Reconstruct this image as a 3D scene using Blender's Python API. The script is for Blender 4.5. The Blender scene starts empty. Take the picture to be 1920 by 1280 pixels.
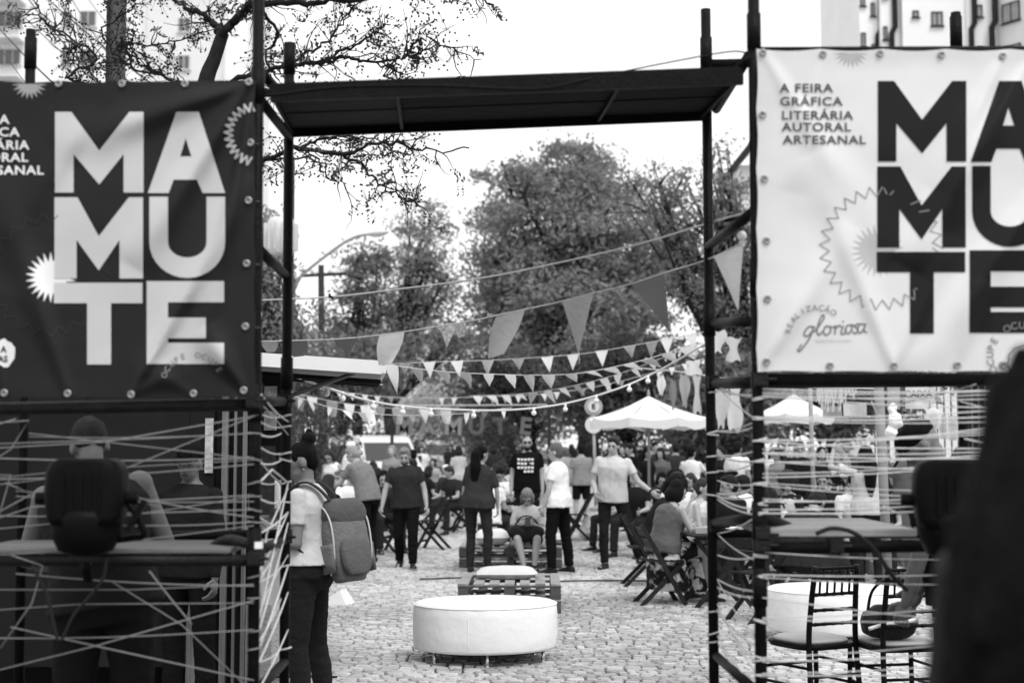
import bpy, bmesh, math, random
import numpy as np
from mathutils import Vector, Matrix, noise, Euler
random.seed(7)
SC = bpy.context.scene
COL = SC.collection
R = math.radians

# ------------------------------------------------------------------ camera
F = 2667.0            # focal length in photo pixels (50 mm on a 36 mm frame, 1920 wide)
CH = 1.6              # eye height
PITCH = math.atan(198.0 / F)
cam = bpy.data.objects.new('camera', bpy.data.cameras.new('camera'))
COL.objects.link(cam)
cam.data.lens = 50; cam.data.sensor_width = 36
cam.data.clip_start = 0.1; cam.data.clip_end = 2000
cam.location = (0, 0, CH)
cam.rotation_euler = (R(90) + PITCH, 0, 0)
cam.data.dof.use_dof = True
cam.data.dof.focus_distance = 9.6
cam.data.dof.aperture_fstop = 2.0
cam.data.dof.aperture_blades = 8
SC.camera = cam

# ------------------------------------------------------------------ world + sun (overcast, black and white film look)
w = bpy.data.worlds.new('World'); SC.world = w; w.use_nodes = True
nt = w.node_tree; nt.nodes.clear()
sky = nt.nodes.new('ShaderNodeTexSky'); sky.sky_type = 'NISHITA'; sky.sun_disc = False
SUN_EL, SUN_AZ = 58, 150         # azimuth clockwise from +Y (towards +X): high, behind the camera to the right
sky.sun_elevation = R(SUN_EL); sky.sun_rotation = R(SUN_AZ)
sky.air_density = 1.0; sky.dust_density = 4.0; sky.ozone_density = 1.0
bw = nt.nodes.new('ShaderNodeRGBToBW'); nt.links.new(sky.outputs[0], bw.inputs[0])
mx = nt.nodes.new('ShaderNodeMix'); mx.data_type = 'FLOAT'
mx.inputs[0].default_value = 0.8                    # cloud cover evens the sky out
nt.links.new(bw.outputs[0], mx.inputs[2]); mx.inputs[3].default_value = 7.4
bg = nt.nodes.new('ShaderNodeBackground'); bg.inputs[1].default_value = 0.12
nt.links.new(mx.outputs[0], bg.inputs[0])
out = nt.nodes.new('ShaderNodeOutputWorld'); nt.links.new(bg.outputs[0], out.inputs[0])
sl = bpy.data.lights.new('sun', 'SUN'); sl.energy = 1.3; sl.angle = R(24); sl.color = (1, 1, 1)
so = bpy.data.objects.new('sun', sl); COL.objects.link(so)
sd = Vector((math.sin(R(SUN_AZ)) * math.cos(R(SUN_EL)), math.cos(R(SUN_AZ)) * math.cos(R(SUN_EL)), math.sin(R(SUN_EL))))
so.rotation_euler = sd.to_track_quat('Z', 'Y').to_euler(); so.location = (10, 20, 40)
SC.view_settings.view_transform = 'Standard'
SC.view_settings.look = 'None'
SC.view_settings.exposure = 0.7
SC.view_settings.gamma = 1
SC.render.engine = 'CYCLES'
SC.cycles.max_bounces = 6; SC.cycles.transparent_max_bounces = 8
SC.cycles.use_denoising = True

# ------------------------------------------------------------------ helpers
CT, ST = math.cos(PITCH), math.sin(PITCH)
def at(px, py, Y):
    """world point seen at photo pixel (px,py) at distance Y along the ground"""
    a = (px - 960) / F; b = (640 - py) / F
    d = Vector((a, CT - b * ST, ST + b * CT))
    t = Y / d.y
    return Vector((d.x * t, Y, CH + d.z * t))
def gx(px, Y, z=0.0):
    """X of a point at height z and distance Y that shows in column px"""
    zc = Y * CT + (z - CH) * ST
    return (px - 960) / F * zc

def lin(s):
    s = s / 255.0
    return s / 12.92 if s <= 0.04045 else ((s + 0.055) / 1.055) ** 2.4

MATS = {}
def mat(name, v, rough=0.7, bump=0.0, bscale=30.0, var=0.0, vscale=3.0, metal=0.0, trans=0.0, spec=0.5, pattern=None, stretch=(1, 1, 1), coat=0.0, sheen=0.0):
    if name in MATS: return MATS[name]
    if v < .07 and not metal and rough > .2: spec = min(spec, .12 if v > .018 else .05); v *= .55; sheen = 0
    elif v < .13 and spec == 0.5 and not metal: spec = 0.14
    m = bpy.data.materials.new(name); m.use_nodes = True; MATS[name] = m
    n = m.node_tree.nodes; l = m.node_tree.links
    b = n['Principled BSDF']; o = n['Material Output']
    b.inputs['Base Color'].default_value = (v, v, v, 1)
    b.inputs['Roughness'].default_value = rough
    b.inputs['Metallic'].default_value = metal
    b.inputs['Specular IOR Level'].default_value = spec
    if coat: b.inputs['Coat Weight'].default_value = coat
    if sheen: b.inputs['Sheen Weight'].default_value = sheen
    tc = n.new('ShaderNodeTexCoord'); mp = n.new('ShaderNodeMapping'); mp.inputs['Scale'].default_value = stretch
    l.new(tc.outputs['Object'], mp.inputs[0])
    col = None
    if var:
        nz = n.new('ShaderNodeTexNoise'); nz.inputs['Scale'].default_value = vscale; nz.inputs['Detail'].default_value = 6; nz.inputs['Roughness'].default_value = 0.65
        l.new(mp.outputs[0], nz.inputs['Vector'])
        r = n.new('ShaderNodeMapRange'); r.inputs[1].default_value = 0.25; r.inputs[2].default_value = 0.75
        r.inputs[3].default_value = v * (1 - var); r.inputs[4].default_value = v * (1 + var)
        l.new(nz.outputs[0], r.inputs[0]); col = r.outputs[0]
    if pattern:
        kind, v2, sc = pattern
        if kind == 'stripes':
            t = n.new('ShaderNodeTexWave'); t.bands_direction = 'Z'; t.inputs['Scale'].default_value = sc; t.inputs['Distortion'].default_value = 0.6; t.inputs['Detail'].default_value = 0
            fac = t.outputs['Fac']
        elif kind == 'grain':
            t = n.new('ShaderNodeTexNoise'); t.inputs['Scale'].default_value = sc; t.inputs['Detail'].default_value = 5
            m2 = n.new('ShaderNodeMapping'); m2.inputs['Scale'].default_value = (1, 14, 14)
            l.new(tc.outputs['Object'], m2.inputs[0]); l.new(m2.outputs[0], t.inputs['Vector']); fac = t.outputs[0]
        elif kind == 'grainz':
            t = n.new('ShaderNodeTexNoise'); t.inputs['Scale'].default_value = sc; t.inputs['Detail'].default_value = 5
            m2 = n.new('ShaderNodeMapping'); m2.inputs['Scale'].default_value = (14, 14, 1)
            l.new(tc.outputs['Object'], m2.inputs[0]); l.new(m2.outputs[0], t.inputs['Vector']); fac = t.outputs[0]
        elif kind == 'floral':
            t = n.new('ShaderNodeTexVoronoi'); t.inputs['Scale'].default_value = sc
            q = n.new('ShaderNodeTexNoise'); q.inputs['Scale'].default_value = sc * 1.5
            va = n.new('ShaderNodeVectorMath'); va.operation = 'ADD'
            vs = n.new('ShaderNodeVectorMath'); vs.operation = 'SCALE'; vs.inputs['Scale'].default_value = 0.12
            l.new(q.outputs['Color'], vs.inputs[0]); l.new(tc.outputs['Object'], va.inputs[0]); l.new(vs.outputs[0], va.inputs[1]); l.new(va.outputs[0], t.inputs['Vector'])
            rr = n.new('ShaderNodeMapRange'); rr.inputs[1].default_value = 0.56; rr.inputs[2].default_value = 0.46; rr.inputs[3].default_value = 0; rr.inputs[4].default_value = 1
            l.new(t.outputs['Distance'], rr.inputs[0]); 
            q2 = n.new('ShaderNodeTexNoise'); q2.inputs['Scale'].default_value = sc * 0.6; l.new(tc.outputs['Object'], q2.inputs['Vector'])
            r2 = n.new('ShaderNodeMapRange'); r2.inputs[1].default_value = 0.42; r2.inputs[2].default_value = 0.48
            l.new(q2.outputs[0], r2.inputs[0])
            mu = n.new('ShaderNodeMath'); mu.operation = 'MULTIPLY'; l.new(rr.outputs[0], mu.inputs[0]); l.new(r2.outputs[0], mu.inputs[1]); fac = mu.outputs[0]
        r = n.new('ShaderNodeMapRange'); r.inputs[1].default_value = 0.3 if kind != 'floral' else 0; r.inputs[2].default_value = 0.7 if kind != 'floral' else 1
        r.inputs[3].default_value = v; r.inputs[4].default_value = v2
        l.new(fac, r.inputs[0]); 
        if col is not None:
            mu = n.new('ShaderNodeMath'); mu.operation = 'MULTIPLY'; l.new(r.outputs[0], mu.inputs[0])
            dv = n.new('ShaderNodeMath'); dv.operation = 'DIVIDE'; l.new(col, dv.inputs[0]); dv.inputs[1].default_value = v
            l.new(dv.outputs[0], mu.inputs[1]); col = mu.outputs[0]
        else: col = r.outputs[0]
    if col is not None: l.new(col, b.inputs['Base Color'])
    if bump:
        nb = n.new('ShaderNodeTexNoise'); nb.inputs['Scale'].default_value = bscale; nb.inputs['Detail'].default_value = 4
        l.new(mp.outputs[0], nb.inputs['Vector'])
        bp = n.new('ShaderNodeBump'); bp.inputs['Strength'].default_value = bump; bp.inputs['Distance'].default_value = 0.02
        l.new(nb.outputs[0], bp.inputs['Height']); l.new(bp.outputs[0], b.inputs['Normal'])
    if trans:
        tr = n.new('ShaderNodeBsdfTranslucent'); tr.inputs[0].default_value = (v, v, v, 1)
        if col is not None: l.new(col, tr.inputs[0])
        ms = n.new('ShaderNodeMixShader'); ms.inputs[0].default_value = trans
        l.new(b.outputs[0], ms.inputs[1]); l.new(tr.outputs[0], ms.inputs[2]); l.new(ms.outputs[0], o.inputs[0])
    return m

def tag(o, label=None, cat=None, group=None, kind=None):
    if label: o['label'] = label
    if cat: o['category'] = cat
    if group: o['group'] = group
    if kind: o['kind'] = kind
    return o
ROOTLOC = {}
def thing(name, loc, label, cat, group=None, local=False, rot=0.0):
    o = bpy.data.objects.new(name, None); o.empty_display_size = 0.2
    o.location = loc; o.rotation_euler = (0, 0, rot); COL.objects.link(o)
    tag(o, label, cat, group)
    if not local: ROOTLOC[o.name] = Vector(loc)
    return o
def link(name, me, parent=None, smooth=False):
    o = bpy.data.objects.new(name, me); COL.objects.link(o)
    if parent is not None:
        o.parent = parent
        if parent.name in ROOTLOC: o.matrix_parent_inverse = Matrix.Translation(-ROOTLOC[parent.name])
    if smooth and me: me.polygons.foreach_set('use_smooth', [True] * len(me.polygons))
    return o
def dup(o, loc=None, rot=None, label=None, group=None):
    def cp(s, par):
        c = s.copy(); COL.objects.link(c); c.parent = par
        for ch in s.children: cp(ch, c)
        return c
    r = cp(o, None)
    if loc is not None: r.location = loc
    if rot is not None: r.rotation_euler = (0, 0, rot)
    if label: r['label'] = label
    if group: r['group'] = group
    return r

class MB:
    def __init__(s): s.v = []; s.f = []
    def add(s, vs, fs):
        n = len(s.v); s.v.extend([tuple(p) for p in vs]); s.f.extend([tuple(i + n for i in f) for f in fs]); return s
    def box(s, c, size, rot=None, jit=0.0):
        hx, hy, hz = size[0] / 2, size[1] / 2, size[2] / 2
        vs = [Vector((x * hx, y * hy, z * hz)) for x in (-1, 1) for y in (-1, 1) for z in (-1, 1)]
        if jit: vs = [p + Vector((random.uniform(-jit, jit) for _ in range(3))) for p in vs]
        if rot is not None:
            m = rot if isinstance(rot, Matrix) else Euler(rot).to_matrix()
            vs = [m @ p for p in vs]
        c = Vector(c)
        return s.add([p + c for p in vs], [(0, 1, 3, 2), (4, 6, 7, 5), (0, 4, 5, 1), (2, 3, 7, 6), (0, 2, 6, 4), (1, 5, 7, 3)])
    def beam(s, p0, p1, w, h, up=(0, 0, 1)):
        """rectangular bar from p0 to p1; w sideways, h along up"""
        p0 = Vector(p0); p1 = Vector(p1); d = (p1 - p0); L = d.length; d.normalize()
        u = Vector(up); sd = d.cross(u)
        if sd.length < 1e-4: u = Vector((0, 1, 0)); sd = d.cross(u)
        sd.normalize(); u = sd.cross(d)
        m = Matrix((sd, d, u)).transposed()
        return s.box((p0 + p1) / 2, (w, L, h), m)
    def tube(s, pts, rad, n=8, caps=True):
        pts = [Vector(p) for p in pts]
        if not hasattr(rad, '__len__'): rad = [rad] * len(pts)
        base = len(s.v); N = len(pts); prev = None
        for i, p in enumerate(pts):
            d = (pts[min(i + 1, N - 1)] - pts[max(i - 1, 0)])
            if d.length < 1e-9: d = Vector((0, 0, 1))
            d.normalize()
            if prev is None:
                a = Vector((0, 0, 1)) if abs(d.z) < 0.9 else Vector((1, 0, 0))
                u = d.cross(a).normalized()
            else:
                u = prev - d * prev.dot(d)
                if u.length < 1e-6: u = d.orthogonal()
                u.normalize()
            prev = u; w_ = d.cross(u)
            for k in range(n):
                t = 2 * math.pi * k / n
                s.v.append(tuple(p + (u * math.cos(t) + w_ * math.sin(t)) * rad[i]))
        for i in range(N - 1):
            for k in range(n):
                a = base + i * n + k; b = base + i * n + (k + 1) % n
                s.f.append((a, b, b + n, a + n))
        if caps:
            s.f.append(tuple(base + k for k in range(n - 1, -1, -1)))
            s.f.append(tuple(base + (N - 1) * n + k for k in range(n)))
        return s
    def loft(s, rings, n=20, e=2.3, caps=True):
        """rings: (centre, side vec, fwd vec, half width, half depth)"""
        base = len(s.v)
        for c, sx, fy, a, b in rings:
            for k in range(n):
                t = 2 * math.pi * k / n; ct, st = math.cos(t), math.sin(t)
                x = math.copysign(abs(ct) ** (2 / e), ct) * a; y = math.copysign(abs(st) ** (2 / e), st) * b
                s.v.append(tuple(c + sx * x + fy * y))
        for i in range(len(rings) - 1):
            for k in range(n):
                a = base + i * n + k; b = base + i * n + (k + 1) % n
                s.f.append((a, b, b + n, a + n))
        if caps:
            s.f.append(tuple(base + k for k in range(n - 1, -1, -1)))
            s.f.append(tuple(base + (len(rings) - 1) * n + k for k in range(n)))
        return s
    def cap(s, p0, p1, r0, r1, n=12, flat=False):
        p0 = Vector(p0); p1 = Vector(p1); d = p1 - p0; L = d.length
        if L < 1e-6: d = Vector((0, 0, 1)); L = 1e-6
        d.normalize()
        pts = []; rr = []
        if not flat:
            for a in (80, 55, 28): pts.append(p0 - d * r0 * math.sin(R(a))); rr.append(r0 * math.cos(R(a)))
        pts.append(p0); rr.append(r0); pts.append(p1); rr.append(r1)
        if not flat:
            for a in (28, 55, 80): pts.append(p1 + d * r1 * math.sin(R(a))); rr.append(r1 * math.cos(R(a)))
        return s.tube(pts, rr, n)
    def ell(s, c, r, rot=None, nu=14, nv=9):
        c = Vector(c); vs = []; fs = []
        m = rot if rot is not None else Matrix.Identity(3)
        vs.append(c + m @ Vector((0, 0, -r[2])))
        for j in range(1, nv):
            ph = -math.pi / 2 + math.pi * j / nv
            for i in range(nu):
                th = 2 * math.pi * i / nu
                vs.append(c + m @ Vector((r[0] * math.cos(ph) * math.cos(th), r[1] * math.cos(ph) * math.sin(th), r[2] * math.sin(ph))))
        vs.append(c + m @ Vector((0, 0, r[2])))
        for i in range(nu):
            fs.append((0, 1 + (i + 1) % nu, 1 + i))
            for j in range(nv - 2):
                a = 1 + j * nu + i; b = 1 + j * nu + (i + 1) % nu
                fs.append((a, b, b + nu, a + nu))
            fs.append((len(vs) - 1, 1 + (nv - 2) * nu + i, 1 + (nv - 2) * nu + (i + 1) % nu))
        return s.add(vs, fs)
    def lathe(s, prof, c=(0, 0, 0), n=32, sx=1, sy=1, rot=0):
        c = Vector(c); base = len(s.v)
        for r_, z in prof:
            for k in range(n):
                t = 2 * math.pi * k / n
                x, y = r_ * math.cos(t) * sx, r_ * math.sin(t) * sy
                s.v.append((c.x + x * math.cos(rot) - y * math.sin(rot), c.y + x * math.sin(rot) + y * math.cos(rot), c.z + z))
        for i in range(len(prof) - 1):
            for k in range(n):
                a = base + i * n + k; b = base + i * n + (k + 1) % n
                s.f.append((a, b, b + n, a + n))
        s.f.append(tuple(base + k for k in range(n - 1, -1, -1)))
        s.f.append(tuple(base + (len(prof) - 1) * n + k for k in range(n)))
        return s
    def mesh(s, name, m=None):
        me = bpy.data.meshes.new(name); me.from_pydata(s.v, [], s.f); me.update()
        if m is not None: me.materials.append(m)
        return me
    def build(s, name, m, parent=None, smooth=False, bevel=0.0):
        me = s.mesh(name, m)
        if bevel:
            b = bmesh.new(); b.from_mesh(me)
            bmesh.ops.bevel(b, geom=b.edges[:], offset=bevel, segments=1, affect='EDGES', profile=0.7)
            b.to_mesh(me); b.free()
        return link(name, me, parent, smooth)

def shade_auto(o):
    me = o.data
    me.polygons.foreach_set('use_smooth', [True] * len(me.polygons))
    try: me.set_sharp_from_angle(angle=R(40))
    except Exception: pass
    return o

TMP = bpy.data.scenes.new('scratch')      # modelling scratch space, removed at the end of the script
def bake_mesh(o):
    TMP.collection.objects.link(o)
    with bpy.context.temp_override(scene=TMP, view_layer=TMP.view_layers[0]):
        dg = bpy.context.evaluated_depsgraph_get(); dg.update()
        me = bpy.data.meshes.new_from_object(o.evaluated_get(dg), depsgraph=dg)
    return me
def remesh(mb, voxel, smooth=4, disp=None, name='m'):
    """weld overlapping volumes into one continuous surface"""
    me = mb.mesh(name); o = bpy.data.objects.new('tmp', me)
    rm = o.modifiers.new('r', 'REMESH'); rm.mode = 'VOXEL'; rm.voxel_size = voxel; rm.adaptivity = 0
    if smooth:
        sm = o.modifiers.new('s', 'SMOOTH'); sm.factor = 0.5; sm.iterations = smooth
    m2 = bake_mesh(o)
    bpy.data.objects.remove(o); bpy.data.meshes.remove(me)
    if disp:
        amp, fr, st = disp
        nrm = [v.normal.copy() for v in m2.vertices]
        for v, nn in zip(m2.vertices, nrm):
            q = Vector((v.co.x * fr * st[0], v.co.y * fr * st[1], v.co.z * fr * st[2]))
            a = noise.noise(q) + 0.5 * noise.noise(q * 2.3)
            v.co += nn * (a * amp)
    m2.update(); m2.name = name
    m2.polygons.foreach_set('use_smooth', [True] * len(m2.polygons))
    return m2
def catmull(pts, sub=6):
    pts = [Vector(p) for p in pts]
    if len(pts) < 3: return pts
    P = [pts[0] * 2 - pts[1]] + pts + [pts[-1] * 2 - pts[-2]]; o = []
    for i in range(1, len(P) - 2):
        for k in range(sub):
            t = k / sub; t2, t3 = t * t, t * t * t
            o.append(0.5 * ((2 * P[i]) + (-P[i - 1] + P[i + 1]) * t + (2 * P[i - 1] - 5 * P[i] + 4 * P[i + 1] - P[i + 2]) * t2 + (-P[i - 1] + 3 * P[i] - 3 * P[i + 1] + P[i + 2]) * t3))
    o.append(pts[-1]); return o
# ------------------------------------------------------------------ people
def V(*a): return Vector(a)
def cloth(v, kind='plain'):
    if kind == 'stripes': return mat('striped_cotton', 0.62, 0.9, 0.15, 60, pattern=('stripes', 0.40, 17.0))
    if kind == 'floral': return mat('floral_cotton', 0.022, 0.85, 0.2, 30, pattern=('floral', 0.62, 7.5))
    if kind == 'denim': return mat('denim_%.3f' % v, v, 0.9, 0.35, 60, var=0.25, vscale=9)
    return mat('cotton_%.3f' % v, v, 0.92, 0.55, 16, var=0.08, vscale=6, sheen=0.15 if v < 0.1 else 0)
def skin(v): return mat('skin_%.3f' % v, v, 0.55, 0.05, 80, var=0.08, vscale=12, spec=0.35)
def hairm(v): return mat('hair_%.3f' % v, v, 0.45, 0.6, 40, var=0.4, vscale=30, stretch=(6, 6, 0.8), spec=0.4)

POSES = {
 'stand': dict(lean=0.02, ua=[(-.14, .02, -1), (.14, .02, -1)], fa=[(-.05, .22, -1), (.05, .22, -1)], th=[(-.05, .02, -1), (.06, .02, -1)], sh=[(-.02, -.04, -1), (.03, -.04, -1)]),
 'walk': dict(lean=0.05, ua=[(-.28, -.16, -1), (.28, .2, -1)], fa=[(-.18, .25, -1), (.2, .5, -1)], th=[(-.03, .34, -1), (.03, -.2, -1)], sh=[(-.02, -.02, -1), (.03, -.42, -1)]),
 'sit': dict(lean=0.05, ua=[(-.2, .25, -1), (.2, .25, -1)], fa=[(.1, 1, -.15), (-.1, 1, -.15)], th=[(-.22, 1, -.03), (.22, 1, -.03)], sh=[(-.02, .05, -1), (.02, .05, -1)]),
 'sitlean': dict(lean=0.42, ua=[(-.2, .6, -.8), (.2, .6, -.8)], fa=[(.35, .8, .15), (-.35, .8, .15)], th=[(-.25, 1, -.03), (.25, 1, -.03)], sh=[(-.02, -.05, -1), (.02, -.1, -1)]),
 'lean': dict(lean=0.7, ua=[(-.1, .6, -.9), (.1, .5, -.9)], fa=[(0, 1, -.1), (0, 1, -.2)], th=[(-.06, -.1, -1), (.08, .1, -1)], sh=[(-.02, -.06, -1), (.03, -.06, -1)]),
 'phone': dict(lean=0.08, ua=[(-.12, .12, -1), (.12, .12, -1)], fa=[(.35, 1, .35), (-.35, 1, .35)], th=[(-.06, .03, -1), (.07, -.04, -1)], sh=[(-.02, -.04, -1), (.03, -.06, -1)]),
}
def hand(mb, wrist, d, side, n, k, curl=0.5, detail=True):
    """palm + five fingers; d forearm dir, side = towards thumb, n = palm normal"""
    d = d.normalized(); side = (side - d * side.dot(d)).normalized(); n = side.cross(d).normalized() * (1 if n >= 0 else -1)
    m = Matrix((side, d, side.cross(d))).transposed()
    pc = wrist + d * 0.045 * k
    mb.ell(pc, (0.038 * k, 0.05 * k, 0.016 * k), m, 10, 6)
    if not detail: 
        mb.cap(wrist + d * .07 * k, wrist + d * .15 * k + n * .03 * k, .024 * k, .015 * k, 8); return
    for i, (off, L) in enumerate([(.027, .070), (.009, .080), (-.009, .074), (-.026, .058)]):
        p = wrist + d * 0.083 * k + side * off * k
        a = 0.35 + curl * 0.6
        for seg in (0.45, 0.32, 0.27):
            dd = d * math.cos(a) + n * math.sin(a)
            q = p + dd * L * seg * k
            mb.cap(p, q, .0088 * k, .0078 * k, 7); p = q; a += curl * 0.75
    p = wrist + d * 0.02 * k + side * 0.028 * k
    for j, (sd_, dd_, nn_) in enumerate([(.75, .6, .35), (.35, .9, .4)]):
        q = p + (side * sd_ + d * dd_ + n * nn_).normalized() * .036 * k
        mb.cap(p, q, .0115 * k, .0095 * k, 7); p = q

def person(label, px, Y, H, face, pose='stand', top=('tee', .3), bottom=('pants', .03), hair=('short', .03), skinv=.30, wide=1.0, fem=False, head=(0, 0, 0),
           seat=None, voxel=None, shoe=.03, group=None, ua=None, fa=None, th=None, sh=None, lean=None, side=0.0, glasses=False, beard=0.0, feet=None, X=None, z0=0.0, curl=.5, twist=0.0, spread=1.0, seated_x=None):
    P = dict(POSES[pose])
    for k_, v_ in (('ua', ua), ('fa', fa), ('th', th), ('sh', sh), ('lean', lean)):
        if v_ is not None: P[k_] = v_
    k = H / 1.75
    near = Y < 12
    vx = voxel or (0.0105 if near else (0.013 if Y < 20 else 0.018))
    det = Y < 24
    ln = P['lean']
    # spine
    def sp(t, side=side):     # t: metres above the pelvis
        a = ln * (0.5 + 0.5 * min(1, max(0, t) / 0.45))
        return V(side * t, math.sin(a) * t, math.cos(a) * t)
    up = (sp(.48) - sp(.30)).normalized()
    sxv = V(math.cos(twist), math.sin(twist), 0); fwd = up.cross(sxv).normalized(); sxv = fwd.cross(up).normalized()
    th_ = [V(*x).normalized() for x in P['th']]; sh_ = [V(*x).normalized() for x in P['sh']]
    LT, LS = .43 * k, .42 * k
    hipx = .088 * (1.06 if fem else 1) * wide ** .5
    hips = [V(-hipx, 0, -.03) * k, V(hipx, 0, -.03) * k]
    knee = [hips[i] + th_[i] * LT for i in (0, 1)]; ank = [knee[i] + sh_[i] * LS for i in (0, 1)]
    if seat is None: pz = -min(a.z for a in ank) + .078 * k
    else: pz = seat + .095 * k * wide ** .5
    pel = V(0, 0, pz)
    hips = [pel + h for h in hips]; knee = [pel + x for x in knee]; ank = [pel + x for x in ank]
    if seat is not None:      # keep the feet on the ground
        for i in (0, 1):
            tz = .078 * k
            if (pose.startswith('sit')) and abs(ank[i].z - tz) > .01 and feet != 'free':
                dz = tz - ank[i].z; ank[i] = ank[i] + V(0, 0, dz)
    S = lambda t: pel + sp(t) * k
    shw = .170 * (0.9 if fem else 1.0) * (.5 + .5 * wide)
    shd = [S(.430) - sxv * shw * k, S(.430) + sxv * shw * k]
    uad = [V(*x).normalized() for x in P['ua']]; fad = [V(*x).normalized() for x in P['fa']]
    elb = [shd[i] + uad[i] * .285 * k for i in (0, 1)]; wri = [elb[i] + fad[i] * .25 * k for i in (0, 1)]
    W = wide
    if fem: prof = [(-.13, .10, .10, 0), (-.05, .175, .125, -.01), (.03, .172, .125, -.012), (.13, .135, .105, 0), (.20, .128, .10, .002), (.30, .145, .115, .012), (.37, .148, .118, .014), (.43, .132, .092, 0), (.47, .088, .066, -.005), (.505, .056, .052, -.004)]
    else: prof = [(-.13, .10, .10, 0), (-.05, .165, .115, -.005), (.03, .16, .115, 0), (.13, .145, .11, .005), (.20, .145, .11, .005), (.30, .162, .12, .008), (.37, .168, .116, .006), (.43, .152, .095, 0), (.465, .112, .075, -.005), (.51, .062, .058, -.004)]
    def ring(t, a, b, y, ex=0.0, wv=1.0):
        c = S(t); u = (S(t + .02) - S(t - .02)).normalized()
        f = u.cross(sxv if t > .2 else V(1, 0, 0)).normalized() ; 
        if f.y < 0 and ln < 1.2: f = -f
        s_ = f.cross(u).normalized()
        wf = (W if t < .4 else (.5 + .5 * W)) if t < .47 else 1
        return (c + f * y * k, s_, f, (a * wf + ex) * k, (b * wf + ex) * k)
    body = MB()
    body.loft([ring(*p) for p in prof])
    # neck and head
    nb = S(.47); hd_up = (up * .75 + V(0, 0, .25)).normalized()
    hy, hp, hr = head
    Hm0 = Matrix((sxv, (hd_up.cross(sxv)), hd_up)).transposed()
    Hm = Hm0 @ Euler((-hp, 0, 0)).to_matrix()
    Hm = Hm0 @ (Matrix.Rotation(hy, 3, 'Z') @ Matrix.Rotation(-hp, 3, 'X') @ Matrix.Rotation(hr, 3, 'Y'))
    hc = nb + hd_up * .155 * k + (Hm @ V(0, .02, 0)) * k + V(0, math.sin(hp) * .035, 0) * k
    body.cap(nb - up * .02 * k, hc + Hm @ V(0, -.02, -.05) * k, .056 * k * (.85 if fem else 1), .05 * k * (.85 if fem else 1))
    hk = k * 1.0
    def he(mb, c, r, nu=14, nv=9): mb.ell(hc + Hm @ (V(*c) * hk), tuple(x * hk for x in r), Hm, nu, nv)
    he(body, (0, -.012, .03), (.073, .093, .088)); he(body, (0, .028, -.045), (.053, .058, .066)); he(body, (0, .045, -.085), (.028, .03, .025))
    he(body, (0, .035, .01), (.062, .052, .06))
    body.cap(hc + Hm @ V(0, .083, .012) * hk, hc + Hm @ V(0, .105, -.028) * hk, .008 * hk, .0145 * hk, 8)
    he(body, (0, .075, .032), (.045, .016, .012), 10, 6); he(body, (0, .082, -.058), (.023, .011, .010), 10, 6)
    for s_ in (-1, 1): he(body, (s_ * .074, -.008, -.008), (.011, .02, .032), 8, 6)
    # arms, legs
    ar = 1.0 * (.85 if fem else 1) * (.55 + .45 * W); lr = (.45 + .55 * W)
    for i in (0, 1):
        body.ell(shd[i] - V(0, 0, .006), (.052 * k * ar,) * 3)
        body.cap(shd[i], elb[i], .047 * k * ar, .037 * k * ar); body.cap(elb[i], elb[i].lerp(wri[i], .35), .038 * k * ar, .037 * k * ar); body.cap(elb[i].lerp(wri[i], .35), wri[i], .037 * k * ar, .024 * k * ar)
        body.cap(hips[i] + V(0, 0, .0), knee[i], .088 * k * lr, .053 * k * lr); mid = knee[i].lerp(ank[i], .3) + V(0, -.01, 0)
        body.cap(knee[i], mid, .052 * k * lr, .053 * k * lr); body.cap(mid, ank[i], .053 * k * lr, .034 * k)
        body.ell(S(-.03) + V((i * 2 - 1) * .07, -.055, -.02) * k, (.075 * k * lr, .07 * k * lr, .085 * k))
    # feet
    ft = []
    for i in (0, 1):
        yaw = (i * 2 - 1) * .22
        d = V(math.sin(yaw), math.cos(yaw), 0)
        tilt = 0
        if pose == 'walk' and i == 1: d = V(d.x, d.y, -.75).normalized()
        elif pose == 'walk': d = V(d.x, d.y, .12).normalized()
        if feet == 'free': d = V(d.x, d.y, -.35).normalized()
        ft.append(d)
    bare = bottom[0] in ('shorts', 'skirt')
    for i in (0, 1):
        a = ank[i]; d = ft[i]
        body.cap(a + V(0, 0, -.035) * k - d * .03 * k, a + d * .15 * k + V(0, 0, -.048) * k, .034 * k, .026 * k)
    vb = min(vx, .0125) if det else vx
    bm = remesh(body, vb, 3, None, 'person')
    if det:       # hands with separate fingers join the same mesh
        hm = MB()
        for i in (0, 1):
            d = fad[i]; c = V((1 if i == 0 else -1), 0, 0)
            if abs(d.z) > .8: sdv = V(0, 1, 0)
            else: sdv = V(0, 0, 1)
            # palm faces the body for hanging arms
            s2 = (sdv - d * sdv.dot(d)).normalized(); nn = s2.cross(d); want = V((1 if i == 0 else -1), 0, 0) if abs(d.z) > .8 else V(0, 0, -1)
            hand(hm, wri[i] - d * .01 * k, d, sdv, 1 if nn.dot(want) >= 0 else -1, k, curl, True)
        b = bmesh.new(); b.from_mesh(bm); me2 = hm.mesh('h'); b.from_mesh(me2); b.to_mesh(bm); b.free(); bpy.data.meshes.remove(me2)
        bm.polygons.foreach_set('use_smooth', [True] * len(bm.polygons))
    else:
        pass
    bm.materials.append(skin(skinv))
    o = link('person', bm); tag(o, label, 'person', group)
    Xw = gx(px, Y, pz) if X is None else X
    fr = R(face)
    o.location = (Xw, Y, z0); o.rotation_euler = (0, 0, fr)
    # --- shirt
    kind, tv = top[0], top[1]; tk = top[2] if len(top) > 2 else 'plain'
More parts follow.
